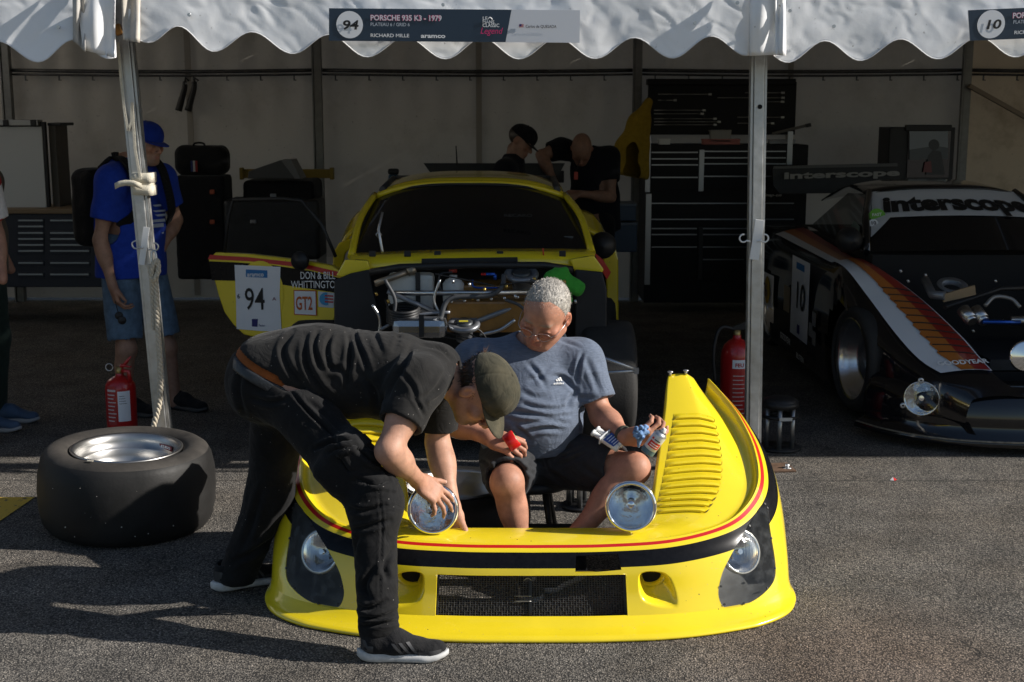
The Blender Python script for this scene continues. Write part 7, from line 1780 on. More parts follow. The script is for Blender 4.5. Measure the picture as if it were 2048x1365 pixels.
# 4./5. two visitors at the left edge
m4 = thing('person', 'visitor in khaki shirt and dark green trousers with blue sneakers', 'person', (-2.95, 7.3, 0)); j4 = stand_joints(aty(-22, 840, 7.30).x, 7.30, -.1, 1.76)
j4['rhand'] = dict(d=(.2, 0, -1), n=(.3, -.9, 0), side=1, curl=(.4, .4, .4, .4)); hM4 = frame_from(j4['f'] + np.array([0, 0, -.15]), (0, 0, 1)); body(m4, j4, .009, 1.0, (.36, .2, .14), head=(j4['head'], hM4)); dress(m4, j4, cloth('khaki_shirt', (.10, .085, .065)), cloth('bottle_green', (.022, .035, .03)), .8, h=.01, names=('shirt', 'trousers')); hair_cap(m4, j4['head'], hM4, HAIRD)
sh4 = mat('sneaker_blue', (.05, .09, .16), .7, noise=.2)
for s in 'rl': shoe(m4, j4[s + 'a'] * np.array([1, 1, 0]) - j4['f'] * .06 + np.array([.03, 0, .002]), -.1, .30, 0, 0, sh4, mat('grey_sole', (.32, .33, .34), .7), WHITE_PL, h=.007)
m5 = thing('person', 'visitor in white and red polo shirt with black shorts and white shoes', 'person', (-2.9, 6.75, 0)); j5 = stand_joints(aty(-92, 900, 6.8).x, 6.95, -1.15, 1.78)
j5['rhand'] = dict(d=(.2, 0, -1), n=(.3, -.9, 0), side=1, curl=(.5, .5, .5, .5)); hM5 = frame_from(j5['f'], (0, 0, 1)); body(m5, j5, .009, 1.0, (.38, .21, .15), head=(j5['head'], hM5))
pol = mat('red_polo', (.33, .012, .015), .9, bump=.3, bscale=400); s5, t5 = dress(m5, j5, pol, cloth('black_shorts', (.013, .013, .016)), .72, .9, h=.01, names=('polo_shirt', 'shorts')); hair_cap(m5, j5['head'], hM5, HAIRD)
F = Field(j5['ch'] - .35, j5['ch'] + .3, .009)
for s in 'rl': e, u = sleeve(F, j5[s + 's'], j5[s + 'e'], .70, .090, .084, .03); hollow(F, e, u, .07)
F.ecap(j5['ch'] + np.array([0, 0, .03]), j5['nk'] - np.array([0, 0, .02]), (.172, .118), (.086, .072), j5['ls'] - j5['rs'], .04); F.cut(j5['ch'] + np.array([0, 0, .0]), (0, 0, -1), c=j5['ch'] + np.array([0, 0, -.1]), rad=.14); F.cone(j5['nk'] + np.array([0, 0, .06]), j5['nk'] - np.array([0, 0, .01]), .072, .064, .01, 'sub'); V_, Q = F.mesh(1); np_mesh('shoulder_yoke', V_, Q, cloth('white_polo', (.66, .66, .68)), s5)
wsh = mat('canvas_white', (.62, .62, .60), .8)
for s in 'rl': shoe(m5, j5[s + 'a'] * np.array([1, 1, 0]) - j5['f'] * .06 + np.array([.0, 0, .002]), -1.15, .30, 0, 0, wsh, wsh, WHITE_PL, h=.007)
# 6./7. two mechanics behind the yellow car
NAVY = cloth('navy_work_shirt', (.009, .010, .014)); DKT = cloth('dark_work_trousers', (.010, .010, .012))
m6 = thing('person', 'mechanic in black cap and dark shirt looking down behind the yellow car', 'person', (.0, 10.05, 0)); x6 = aty(1020, 400, 10.05).x; j6 = stand_joints(x6, 10.05, -.15, 1.70)
hM6 = frame_from((.80, -.35, -.45), (.4, 0, .9)); hc6 = J(1042, 284, 10.03); j6['nk'] = J(1028, 314, 10.04); body(m6, j6, .009, 1.0, (.26, .15, .105), head=(hc6, hM6)); dress(m6, j6, NAVY, DKT, .62, h=.011, loose=1.0); cap(m6, hc6, hM6, cloth('black_cap', (.009, .009, .012)), .07, droop=.4); hair_cap(m6, hc6, hM6, HAIRD)
m7 = thing('person', 'bald mechanic in dark shirt bending his head down behind the yellow car', 'person', (.75, 10.4, 0)); x7 = aty(1183, 400, 10.4).x; j7 = stand_joints(x7, 10.4, -1.75, 1.72)
j7.update(pel=J(1190, 445, 10.5), ws=J(1190, 395, 10.5), ch=J(1185, 335, 10.46), nk=J(1172, 305, 10.38), rs=J(1122, 298, 10.42), ls=J(1218, 315, 10.46), re=J(1082, 310, 10.36), rw=J(1112, 372, 10.2), le=J(1222, 395, 10.38), lw=J(1158, 388, 10.15))
j7['rhand'] = dict(d=(.1, -.5, -.8), n=(-.8, -.4, .2), side=1, curl=(.5, .5, .5, .5)); j7['lhand'] = dict(d=(-.9, -.2, .0), n=(0, -.5, .8), side=-1, curl=(.5, .6, .6, .6))
hM7 = frame_from((-.10, -.62, -.78), (-.05, -.78, .60)); hc7 = J(1163, 300, 10.26); body(m7, j7, .009, 1.05, (.25, .14, .098), head=(hc7, hM7)); dress(m7, j7, NAVY, DKT, .60, h=.011, loose=1.1)
mb = MB(); mb.tube([pxp(1145, 320, 10.2), pxp(1152, 345, 10.15), pxp(1160, 320, 10.2)], .004, 5); lan = mb.build('lanyard', BLACKP, m7); mb = MB(); mb.box(aty(1152, 352, 10.13), (.03, .01, .06), bev=.004); mb.build('badge', mat('badge_red', (.4, .05, .03), .5), lan)
# ================================================================== sign boards on the skirts
NAVYB = mat('sign_navy', (.012, .028, .055), .35, coat=.2); SIGNW = mat('sign_white', (.60, .62, .66), .4); PINK = mat('sign_pink', (.62, .03, .16), .5); SGREY = mat('sign_grey', (.42, .46, .52), .5)
def sign_board(label, A, B, C_, D_, Y, cut, num, rows, parent_loc):
    """A tl, B tr, C br, D bl in pixels; cut = navy boundary (top x, bottom x)"""
    t = thing('sign_board', label, 'sign', tuple(aty(*D_, Y)), group='garage sign boards')
    P = lambda p, off=0.0: aty(p[0], p[1], Y) + V(0, -off, 0)
    mb = MB(); mb.prism([P(A), P(B), P(C_), P(D_)], (0, .006, 0)); mb.build('panel', SIGNW, t)
    f = lambda a, b, x: (x, a[1] + (b[1] - a[1]) * (x - a[0]) / (b[0] - a[0]))
    mb = MB(); mb.add([P(A, .002), P(f(A, B, cut[0]), .002), P(f(D_, C_, cut[1]), .002), P(D_, .002)], [(0, 1, 2, 3)]); mb.build('navy_field', NAVYB, t)
    R = (P(B) - P(A)).normalized(); U = V(0, 0, 1); s = FPX / Y * .985
    cx, cy, cr = num[1]; c = P((cx, cy), .004); mb = MB(); mb.add([c + (R * math.cos(a) + U * math.sin(a)) * cr / s for a in np.linspace(0, 2 * math.pi, 41)[:-1]], [tuple(range(40))]); mb.build('number_disc', mat('sign_disc', (.74, .75, .77), .4), t)
    text('number', num[0], num[2] / s / .72, c - U * num[2] / s / 2 - R * num[3] / s / 2, R, U, TXTB, t, bold=.028, shear=.14, width=num[3] / s, off=.003)
    for nm, st, x, y, hp, w, m, b, k in rows:
        if k.get('glow'): text('headline_glow', st, hp / s / .72, P((x, y), .003), R, U, PINK, t, bold=.055, width=w / s, off=.0015)
        text(nm, st, hp / s / .72, P((x, y), .003), R, U, m, t, bold=b, width=w / s, off=.003, shear=k.get('shear', 0))
    return t, P, s
t94, P94, s94 = sign_board('navy and white sign board 94 hung on the tent skirt', (658, 17), (1160, 21), (1159, 86), (658, 82), 5.97, (1023, 1011), ('94', (699.5, 50, 25.5), 17, 30), [
    ('headline', 'PORSCHE 935 K3 - 1979', 741, 41, 10, 136, SIGNW, .022, dict(glow=True)), ('grid_line', 'PLATEAU 6 / GRID 6', 741, 52.5, 6.5, 75, SGREY, .012, {}), ('sponsor_name', 'RICHARD MILLE', 741, 74.5, 6.5, 74, TXTW, .012, {}), ('sponsor_name', 'aramco', 842, 76, 8, 47, TXTW, .03, {}),
    ('event_name', 'LE', 965, 40.5, 6.5, 9, TXTW, .012, {}), ('event_name', 'MANS', 965, 47.5, 6.5, 22, TXTW, .012, {}), ('event_name', 'CLASSIC', 965, 54.5, 6.5, 32, TXTW, .012, {}), ('event_name', 'Legend', 960, 68, 12, 43, PINK, .0, dict(shear=.3)), ('entrant_name', 'Carlos de QUESADA', 1051, 56, 5.5, 59, TXTB, .006, {})], None)
mb = MB(); mb.tube([P94((975 + 1.6 * k, 40 - 4.5 * math.sin(math.pi * k / 6)), .006) for k in range(7)], .0022, 5); mb.build('event_arch', TXTW, t94)
for k in range(5): mb = MB(); a = P94((1038, 49.2 + 1.4 * k), .004); mb.box(a + V(.0105, 0, 0), (.021, .001, .0018)); mb.build('flag_stripe', mat('flag_red', (.35, .05, .06), .6), t94)
mb = MB(); mb.box(P94((1040, 51), .0055) + V(.002, 0, 0), (.010, .001, .009)); mb.build('flag_canton', NAVYP, t94)
sign_board('navy sign board 10 hung on the tent skirt above the black car', (1936, 21), (2430, 0), (2433, 62), (1940, 82), 5.97, (2300, 2290), ('10', (1981.5, 49, 26.5), 17, 28), [('headline', 'PORSCHE 935 K3 - 1979', 2024, 37, 10, 136, SIGNW, .022, dict(glow=True)), ('grid_line', 'PLATEAU 6 / GRID 6', 2025, 48, 6.5, 75, SGREY, .012, {}), ('sponsor_name', 'RICHARD MILLE', 2027, 69, 6.5, 74, TXTW, .012, {})], None)

# ================================================================== loose wheel lying on its side
BBSR = mat('wheel_aluminium', (.40, .395, .385), .36, 1.0, noise=.08, nscale=20)
RUBD = mat('worn_slick', (.015, .0145, .014), .58, noise=.35, nscale=5, bump=.25, bscale=90, rvar=.1, bdist=.002, spec=.3)
RUBS = mat('dusty_sidewall', (.034, .030, .026), .8, noise=.5, nscale=7, bump=.4, bscale=60, bdist=.003)
wc = atz(256, 1105); WY = wc.y + .375; WX = aty(254, 980, WY).x
tyw = thing('loose_wheel', 'wide slick tyre on a polished rim lying flat on the asphalt', 'wheel', (WX, WY, 0)); tilt = V(.035, -.02, 1).normalized(); Rw, Hw = .365, .33
KZ = 1.10
prof = [(.235, .0), (.30, .0), (.335, .012), (.355, .04), (Rw, .09), (Rw + .004, .16), (Rw, .23), (.352, .285), (.338, .308), (.318, .322), (.290, .328), (.262, .322), (.243, .312), (.232, .300), (.226, .280)]
prof = [(a * 1.02, b * KZ) for a, b in prof]
mb = MB(); mb.lathe((WX, WY, .004), tilt, prof, n=96, mis=[0] * 8 + [1] * 7); mb.build('tyre', [RUBD, RUBS], tyw)
mb = MB(); mb.lathe((WX, WY, .036), tilt, [(.226, .288), (.231, .302), (.236, .308), (.238, .314), (.232, .318), (.222, .314), (.214, .302), (.210, .285), (.206, .262), (.196, .256), (.192, .250), (.190, .225), (.183, .205), (.176, .195), (.172, .165), (.166, .150), (.120, .142), (.075, .140), (.045, .150), (.036, .152), (.034, .120), (0, .118)], n=96); rim = mb.build('rim', BBSR, tyw)
mb = MB(); mb.lathe((WX + .035, WY + .05, .179), tilt, [(.034, .010), (.040, .0)], n=24); mb.lathe((WX + .035, WY + .05, .182), tilt, [(0, .004), (.034, .004)], n=24); mb.build('hub_hole', MATS['black_hole'], rim)
for k in range(10):
    a = 2 * math.pi * k / 10; mb = MB(); mb.lathe((WX + .10 * math.cos(a), WY + .10 * math.sin(a), .177), tilt, [(0, .012), (.008, .011), (.011, .0)], n=6); mb.build('bolt', ZINC, rim)
def wheel_wall(ang, r, z):
    return V(WX + r * math.cos(ang), WY + r * math.sin(ang), z)
REDL = mat('maker_red', (.22, .02, .03), .5)
ang0 = 1.02
def curved(x, y, r=.2045, z0=.300): a = ang0 - x / r; return tuple(wheel_wall(a, r, z0 + y))
P = [[curved(.10 * i / 8 - .008, .022 * jj - .004, .2075, .300) for i in range(9)] for jj in (0, 1)]; mb = MB(); mb.grid(P); mb.build('maker_plate', REDL, rim, fixn=False)
text('maker_print', 'BBS', .017, (0, 0, 0), None, None, TXTW, rim, bold=.03, warp=lambda x, y: curved(x, y, .2055, .302), width=.075)
mb = MB(); a_ = -1.75; mb.box(wheel_wall(a_, .304, .368), (.026, .010, .002), a_ + math.pi / 2); mb.build('paper_tag', mat('paper_tag', (.55, .50, .40), .8), tyw)
rs_ = np.random.RandomState(5)
mb = MB()
for _ in range(16):
    a = -math.pi / 2 + rs_.randn() * .5; z = .06 + .22 * rs_.rand(); q = wheel_wall(a, Rw * 1.02 + .004, z); s_ = .0015 + .003 * rs_.rand(); mb.box(q, (s_, s_, s_))
tag(mb.build('embedded_grit', mat('grit', (.40, .38, .34), .9), tyw), kind='stuff')
# second rim, standing inside the opening behind the seated man
w2 = thing('loose_wheel', 'bright alloy rim with black tyre lying behind the seated man', 'wheel', (-.20, 5.25, 0)); c2 = V(-.235, 5.28, .0)
mb = MB(); mb.lathe(c2 + V(0, 0, .004), (0, 0, 1), [(.21, 0), (.30, .01), (.315, .10), (.31, .20), (.27, .245), (.215, .235)], n=56); mb.build('tyre', RUBD, w2)
mb = MB(); mb.lathe(c2 + V(0, 0, .004), (0, 0, 1), [(.222, .24), (.215, .25), (.206, .235), (.200, .205), (.19, .195), (.186, .15), (.17, .12), (.10, .11), (0, .11)], n=56); mb.build('rim', BBSR, w2)
# stool under the seated man
st = thing('stool', 'low black work stool under the seated man', 'stool', (.08, 5.18, 0)); mb = MB(); mb.lathe((.08, 5.2, .27), (0, 0, 1), [(0, .05), (.14, .05), (.165, .035), (.17, .01), (.16, 0), (0, 0)], n=32); mb.build('seat', BLACKP, st)
for a in range(4):
    q = V(.08 + .14 * math.cos(a * math.pi / 2 + .7), 5.2 + .14 * math.sin(a * math.pi / 2 + .7), 0); mb = MB(); mb.tube([(q.x * .6 + .08 * .4, q.y * .6 + 5.2 * .4, .27), (q.x, q.y, .012)], .014, 8); mb.build('leg', BLACKP, st)
mb = MB(); mb.box((.16, 4.93, .09), (.26, .12, .16), bev=.01); stb = mb.build('tool_tray', BLACKP, st)

# ---- things in the hands
RED = mat('tape_red', (.55, .010, .008), .35, coat=.3)
tr = thing('tape_roll', 'red roll of tape in the hand of the seated man', 'tape', tuple(J(1024, 885, 4.80))); axr = V(.82, .10, .55).normalized(); c = V(*J(1023, 882, 4.785)); mb = MB(); mb.lathe(c, axr, [(.022, -.022), (.032, -.022), (.035, -.018), (.035, .018), (.032, .022), (.022, .022)], n=32, close=True); mb.build('tape', RED, tr); mb = MB(); mb.lathe(c, axr, [(.0195, -.0225), (.0215, -.0225), (.0215, .0225), (.0195, .0225)], n=28, close=True); mb.build('core', mat('core_green', (.10, .32, .14), .6), tr)
rg = thing('rag', 'crumpled blue paper rag in the hand of the seated man', 'rag', tuple(J(1282, 895, 4.82))); F = Field(J(1280, 875, 4.80) - .07, J(1280, 875, 4.80) + .07, .0035); c = J(1281, 866, 4.80)
rs_ = np.random.RandomState(4)
for _ in range(30): q = c + rs_.randn(3) * np.array([.011, .010, .012]); F.cone(q, q + rs_.randn(3) * .007, .0075, .0055, .0025)
F.cone(c, J(1277, 893, 4.81), .012, .006, .01); V_, Q = F.mesh(0); V_ = cloth_noise(V_, Q, .008, (90, 90, 90), 1.0); np_mesh('cloth', V_, Q, cloth('paper_blue', (.16, .27, .46), noise=.6, nscale=60), rg)
def can(label, a, b, r, name, cat):
    a, b = V(*a), V(*b); t = thing(name, label, cat, tuple(a)); ax = (b - a).normalized(); L = (b - a).length; mb = MB(); mb.lathe(a, ax, [(0, .002), (r * .9, 0), (r, .004), (r, L * .74), (r * .97, L * .77), (r * .80, L * .82), (r * .62, L * .85), (r * .60, L * .86)], n=32, mis=[1, 1, 0, 1, 1, 1, 1]); bd = mb.build('can', [mat('can_white', (.60, .61, .62), .3, .2), ZINC], t)
    mb = MB(); mb.lathe(a, ax, [(r * .40, L * .86), (r * .42, L * .93), (r * .30, L * .96), (r * .30, L), (0, L)], n=20); mb.build('nozzle', WHITE_PL, t); return t, ax, L, bd
ct, axc, Lc, bd = can('white aerosol can with red label held by the seated man', J(1293, 906, 4.77), J(1330, 858, 4.75), .0265, 'spray_can', 'spray can')
def can_wrap(A, ax, r, off=.0008):
    ax = Vector(ax); front = (V(0, 0, CAMH) - Vector(A)); front -= ax * front.dot(ax); front.normalize(); sd_ = ax.cross(front)
    return lambda x, y: tuple(Vector(A) + ax * y + (front * math.cos(x / r) + sd_ * math.sin(x / r)) * (r + off))
cw = can_wrap(J(1293, 906, 4.77), axc, .0265)
def patch(name, w, x0, x1, y0, y1, m, parent, n=10): mb = MB(); mb.grid([[w(x0 + (x1 - x0) * i / n, y0 + (y1 - y0) * j / 4) for i in range(n + 1)] for j in range(5)]); return mb.build(name, m, parent, fixn=False)
patch('label', cw, -.018, .030, .036, .062, mat('can_red', (.60, .03, .015), .4), ct); patch('label', cw, -.04, .04, .004, .024, mat('can_teal', (.07, .14, .17), .4), ct)
cw2 = can_wrap(J(1293, 906, 4.77), axc, .0265, .0018)
for k in range(2): patch('label_line', cw2, -.010, .022, .042 + .009 * k, .0455 + .009 * k, TXTW, ct)
patch('label_mark', cw2, -.018, -.010, .068, .076, mat('can_red', ()), ct); patch('label_line', cw2, -.006, .018, .069, .073, TXTB, ct)
gt = thing('adhesive_cartridge', 'white double syringe cartridge with blue label on the lap of the seated man', 'cartridge', tuple(J(1215, 890, 4.90))); A, B = V(*J(1240, 895, 4.86)), V(*J(1190, 862, 4.93)); axg = (B - A).normalized(); sx_ = axg.cross(V(0, -.5, .8)).normalized()
for s in (-1, 1):
    o = A + sx_ * .013 * s; L = (B - A).length; mb = MB(); mb.lathe(o, axg, [(0, 0), (.0135, .001), (.0135, L * .62), (.010, L * .62), (.010, L * .95), (.014, L * .95), (.014, L), (0, L)], n=18); mb.build('barrel', WHITE_PL, gt)
mb = MB(); mb.box(A + axg * L * .62, (.062, .006, .034), Matrix((sx_, axg, sx_.cross(axg))).transposed(), bev=.001); mb.build('flange', WHITE_PL, gt)
nrm = sx_.cross(axg); nrm = nrm if nrm.y < 0 else -nrm; mb = MB(); o = A + axg * L * .10 + nrm * .0145; mb.add([o - sx_ * .026, o + sx_ * .026, o + sx_ * .026 + axg * L * .42, o - sx_ * .026 + axg * L * .42], [(0, 1, 2, 3)]); lb_ = mb.build('label', mat('label_blue', (.03, .08, .30), .4), gt)
for k in range(4): mb = MB(); mb.box(o + axg * L * (.06 + .09 * k) + nrm * .001, (.036 - .006 * (k % 2), .003, .001), Matrix((sx_, axg, nrm)).transposed()); mb.build('label_line', TXTW, lb_)
# green cloth over the inner wing of the yellow car
gr = thing('cleaning_cloth', 'bright green microfibre cloth draped over the yellow car bay', 'cloth', tuple(J(1130, 600, 6.55))); F = Field(J(1085, 615, 6.45) - .05, J(1180, 530, 6.7) + .05, .006)
for a, b, r0, r1 in (((1103, 552), (1128, 545), .035, .03), ((1118, 560), (1155, 580), .045, .03), ((1112, 575), (1138, 600), .045, .02), ((1100, 560), (1118, 590), .03, .03), ((1135, 560), (1163, 572), .03, .015)): F.cone(J(*a, 6.56), J(*b, 6.56), r0, r1, .02)
V_, Q = F.mesh(1); V_ = cloth_noise(V_, Q, .03, (16, 16, 16), 4.0); np_mesh('cloth', V_, Q, cloth('microfibre_green', (.05, .30, .04), bump=.8, bscale=250), gr)

# ================================================================== extinguishers, stands
EXR = mat('extinguisher_red', (.42, .012, .012), .3, coat=.6, noise=.06)
def extinguisher(label, x, y, R, H, kind):
    t = thing('fire_extinguisher', label, 'extinguisher', (x, y, 0), group='red fire extinguishers by the tent legs')
    mb = MB(); mb.lathe((x, y, 0), (0, 0, 1), [(0, .006), (R * .9, .006), (R * .97, .012), (R, .03), (R, H * .80), (R * .96, H * .86), (R * .80, H * .93), (R * .5, H * .98), (R * .28, H), (R * .26, H * 1.04)], n=40); mb.build('cylinder', EXR, t)
    mb = MB(); mb.cyl((x, y, H), (x, y, H + .05), R * .24, n=14); mb.build('valve', mat('brass_dull', (.42, .30, .12), .4, .8), t)
    if kind == 0:
        for a in (.35, 1.05): mb = MB(); mb.tube([(x, y, H + .03), (x + .045 * a, y - .01, H + .05 + .03 * a), (x + .07, y - .01, H + .02 + .085 * a)], [.008, .010, .005], 8); mb.build('lever', EXR, t)
        mb = MB(); mb.tube([(x - .05 + .02 * math.cos(k), y - .02, H + .05 + .02 * math.sin(k)) for k in np.linspace(0, 2 * math.pi, 14)], .003, 5); mb.build('pull_ring', ZINC, t)
        mb = MB(); mb.tube([(x + .02, y - .02, H + .03), (x + .06, y - .03, H + .03), (x + .065, y - .03, H - .03)], .012, 8); mb.build('nozzle', EXR, t)
    else:
        mb = MB(); mb.tube(crom([(x, y, H + .05), (x - .10, y - .02, H + .06), (x - .135, y - .03, H - .08), (x - .12, y - .03, H * .5)], 6), .011, 8); mb.build('hose', BLACKP, t); mb = MB(); mb.bar((x - .02, y, H + .06), (x + .12, y - .02, H + .12), .03, .02); mb.bar((x - .02, y, H + .06), (x + .11, y - .02, H + .07), .03, .02); mb.build('lever', BLACKP, t)
    return t, can_wrap((x, y, 0), (0, 0, 1), R, .0012), can_wrap((x, y, 0), (0, 0, 1), R, .0022)
ex = atz(246, 872); t1, cwx, cwy = extinguisher('short red fire extinguisher with white paper label behind the loose wheel', ex.x, ex.y, .083, .345, 0)
patch('paper_label', cwx, -.018, .050, .10, .27, WPAPER, t1); patch('printed_panel', cwx, -.085, -.028, .08, .30, mat('panel_dull_red', (.36, .03, .03), .5), t1)
for k in range(9): patch('print_line', cwy, -.080, -.040 + .006 * (k % 3), .10 + .021 * k, .106 + .021 * k + .006 * (k == 8), mat('print_pale', (.55, .45, .44), .6), t1)
for k in range(4): patch('print_line', cwy, -.010, .030 - .004 * k, .20 + .014 * k, .2025 + .014 * k, TXTB, t1)
ex = atz(1472, 868); t2, cwx, cwy = extinguisher('tall red fire extinguisher with black hose beside the upright tent leg', ex.x + .015, ex.y + .15, .088, .52, 1)
patch('white_panel', cwx, -.02, .07, .36, .41, WPAPER, t2); text('panel_print', 'FEU', .03, (0, 0, 0), None, None, EXR, t2, bold=.03, warp=lambda x, y: cwy(x - .005, y + .37))
for k in range(10): patch('print_line', cwy, -.015, .06 - .008 * (k % 3), .10 + .024 * k, .105 + .024 * k, MATS['print_pale'], t2)
def jack_stand(label, x, y, H, R, k=1.0):
    t = thing('jack_stand', label, 'jack stand', (x, y, 0), group='round car support stands'); mb = MB(); mb.lathe((x, y, .0), (0, 0, 1), [(0, .002), (R * 1.35, .002), (R * 1.35, .014), (0, .016)], n=32); mb.build('foot_plate', BLACKP, t)
    for i in range(6): a = i * math.pi / 3 + .3; mb = MB(); mb.cyl((x + R * .9 * math.cos(a), y + R * .9 * math.sin(a), .014), (x + R * .9 * math.cos(a), y + R * .9 * math.sin(a), H * .80), .013 * k, n=12); mb.build('column', mat('satin_columns', (.30, .31, .32), .35, .9), t)
    for z, h_ in ((H * .60, .016), (H * .80, .03)): mb = MB(); mb.lathe((x, y, z), (0, 0, 1), [(R * .6, 0), (R * 1.12, 0), (R * 1.12, h_), (R * .6, h_)], n=32, close=True); mb.build('collar', BLACKP, t)
    mb = MB(); mb.lathe((x, y, H * .83), (0, 0, 1), [(R * 1.05, 0), (R * 1.05, H * .1), (R * .7, H * .15), (0, H * .16)], n=28); mb.build('saddle', BLACKP, t); mb = MB(); mb.box((x + .01, y - R * 1.13, H * .63), (R * .8, .004, .018)); mb.build('label', mat('stand_label', (.45, .45, .43), .6), t)
js = atz(1562, 902); jack_stand('black and steel car stand beside the black race car', js.x, js.y + .05, .29, .085); jack_stand('black and steel car stand behind the seated man', aty(1165, 880, 5.75).x, 5.75, .33, .07)
lt_ = atz(1787, 962); t = thing('litter', 'small red and white scrap on the asphalt seam', 'litter', tuple(lt_)); mb = MB(); mb.add([lt_ + V(-.018, 0, .003), lt_ + V(0, -.008, .003), lt_ + V(.0, .012, .016)], [(0, 1, 2)]); mb.build('white_half', TXTW, t); mb = MB(); mb.add([lt_ + V(0.001, -.008, .003), lt_ + V(.018, .004, .004), lt_ + V(0.001, .012, .016)], [(0, 1, 2)]); mb.build('red_half', RED, t)

# ================================================================== furniture at the back of the tents
CHB = mat('chest_black', (.008, .0085, .010), .55, coat=.0, spec=.25, noise=.2, nscale=5); TRIM = mat('chest_trim', (.27, .28, .30), .3, .9)
tcY = 11.55
ch = thing('tool_chest', 'tall black roller tool chest with bright drawer trims and open lid', 'tool chest', tuple(aty(1445, 610, tcY)))
def cbox(name, x0, y0, x1, y1, Y, d, m, parent=None, bev=.006):
    a, b = aty(x0, y0, Y), aty(x1, y1, Y); mb = MB(); mb.box(((a.x + b.x) / 2, Y + d / 2, (a.z + b.z) / 2), (abs(b.x - a.x), d, abs(a.z - b.z)), bev=bev); return mb.build(name, m, parent or ch)
cbox('carcass', 1293, 290, 1605, 606, tcY, .55, CHB); cbox('lid', 1297, 164, 1590, 270, tcY + .42, .04, CHB); cbox('lid_rim', 1296, 158, 1592, 170, tcY + .30, .16, CHB)
for (x0, y0, y1) in ((1292, 271, 385), (1292, 388, 570), (1576, 263, 330), (1399, 300, 383), (1398, 455, 560)): cbox('edge_trim', x0, y0, x0 + (8 if x0 != 1398 else 6), y1, tcY - .012, .012, TRIM if x0 != 1398 else BLACKP, bev=.002)
for i, y in enumerate((305, 318, 330, 355)):
    d = cbox('drawer', 1303, y + 1, 1396, (318, 330, 355, 382)[i] - 1, tcY - .008, .02, CHB, bev=.003); cbox('trim', 1303, y - 1, 1396, y + 1.6, tcY - .014, .008, TRIM, d, .001)
    d = cbox('drawer', 1408, y, 1572, (318, 330, 355, 382)[i] - 2, tcY - .008, .02, CHB, bev=.003); cbox('trim', 1408, y - 3, 1572, y - .6, tcY - .014, .008, TRIM, d, .001)
for y0, y1 in ((408, 438), (440, 455)): d = cbox('drawer', 1303, y0, 1588, y1, tcY - .008, .02, CHB, bev=.003); cbox('trim', 1303, y0 - 2, 1588, y0 + .4, tcY - .014, .008, TRIM, d, .001)
for y0, y1 in ((458, 468), (470, 492), (495, 565)): d = cbox('drawer', 1303, y0, 1394, y1, tcY - .008, .02, CHB, bev=.003); cbox('trim', 1303, y0 - 1.5, 1394, y0 + .8, tcY - .014, .008, TRIM, d, .001)
for y0, y1 in ((458, 468), (470, 492), (495, 518), (520, 565)): d = cbox('drawer', 1406, y0, 1588, y1, tcY - .008, .02, CHB, bev=.003); cbox('trim', 1406, y0 - 1.5, 1588, y0 + .8, tcY - .014, .008, TRIM, d, .001)
text('badge', 'Snap-on', .035, aty(1526, 393, tcY - .03), (1, 0, 0), (0, 0, 1), mat('badge_silver', (.4, .4, .4), .4), ch, shear=.3, bold=.01, width=.16)
TOOLM = mat('tool_steel', (.24, .24, .23), .35, .9)
for (x0, x1, y) in ((1316, 1420, 189), (1316, 1350, 201), (1308, 1408, 221), (1308, 1404, 228), (1308, 1430, 238), (1308, 1438, 244), (1308, 1430, 250), (1490, 1566, 186), (1435, 1566, 196), (1535, 1565, 204), (1475, 1565, 235), (1475, 1545, 247)):
    mb = MB(); mb.cyl(aty(x0, y, tcY + .40), aty(x1, y, tcY + .40), .006, n=6); mb.box(aty(x1, y, tcY + .40), (.03, .012, .018)); mb.build('hung_tool', TOOLM, ch)
for x0, y0, x1, y1, m, nm, lab in ((1318, 280, 1340, 290, WHITE_PL, 'small_tub', 'small white tub on the tool chest top'), (1422, 262, 1462, 285, mat('box_grey', (.28, .27, .25), .7), 'parts_box', 'grey parts box on the tool chest top'), (1406, 280, 1480, 290, mat('box_redwhite', (.35, .12, .10), .6), 'carton', 'flat red and white carton on the tool chest top'), (1540, 281, 1590, 288, mat('tray_pale', (.3, .31, .33), .5), 'tray', 'pale flat tray at the end of the tool chest top')):
    t = thing(nm, lab, nm.replace('_', ' '), tuple(aty(x0, y1, tcY + .1))); cbox('body', x0, y0, x1, y1, tcY + .08, .10, m, t)
    cbox('lid', x0 - 1, y0 - 1.5, x1 + 1, y0 + 1, tcY + .075, .11, m, t, .002)
t = thing('metal_bar', 'flat metal bar sticking out from the tool chest top', 'bar', tuple(aty(1560, 262, tcY))); mb = MB(); mb.bar(aty(1545, 268, tcY + .1), aty(1620, 250, tcY), .05, .025, bev=.003); mb.build('bar', mat('bar_brown', (.12, .11, .10), .5, .5), t); mb = MB(); mb.bar(aty(1612, 252, tcY - .02), aty(1621, 250, tcY - .02), .055, .03); mb.build('end_cap', BLACKP, t)
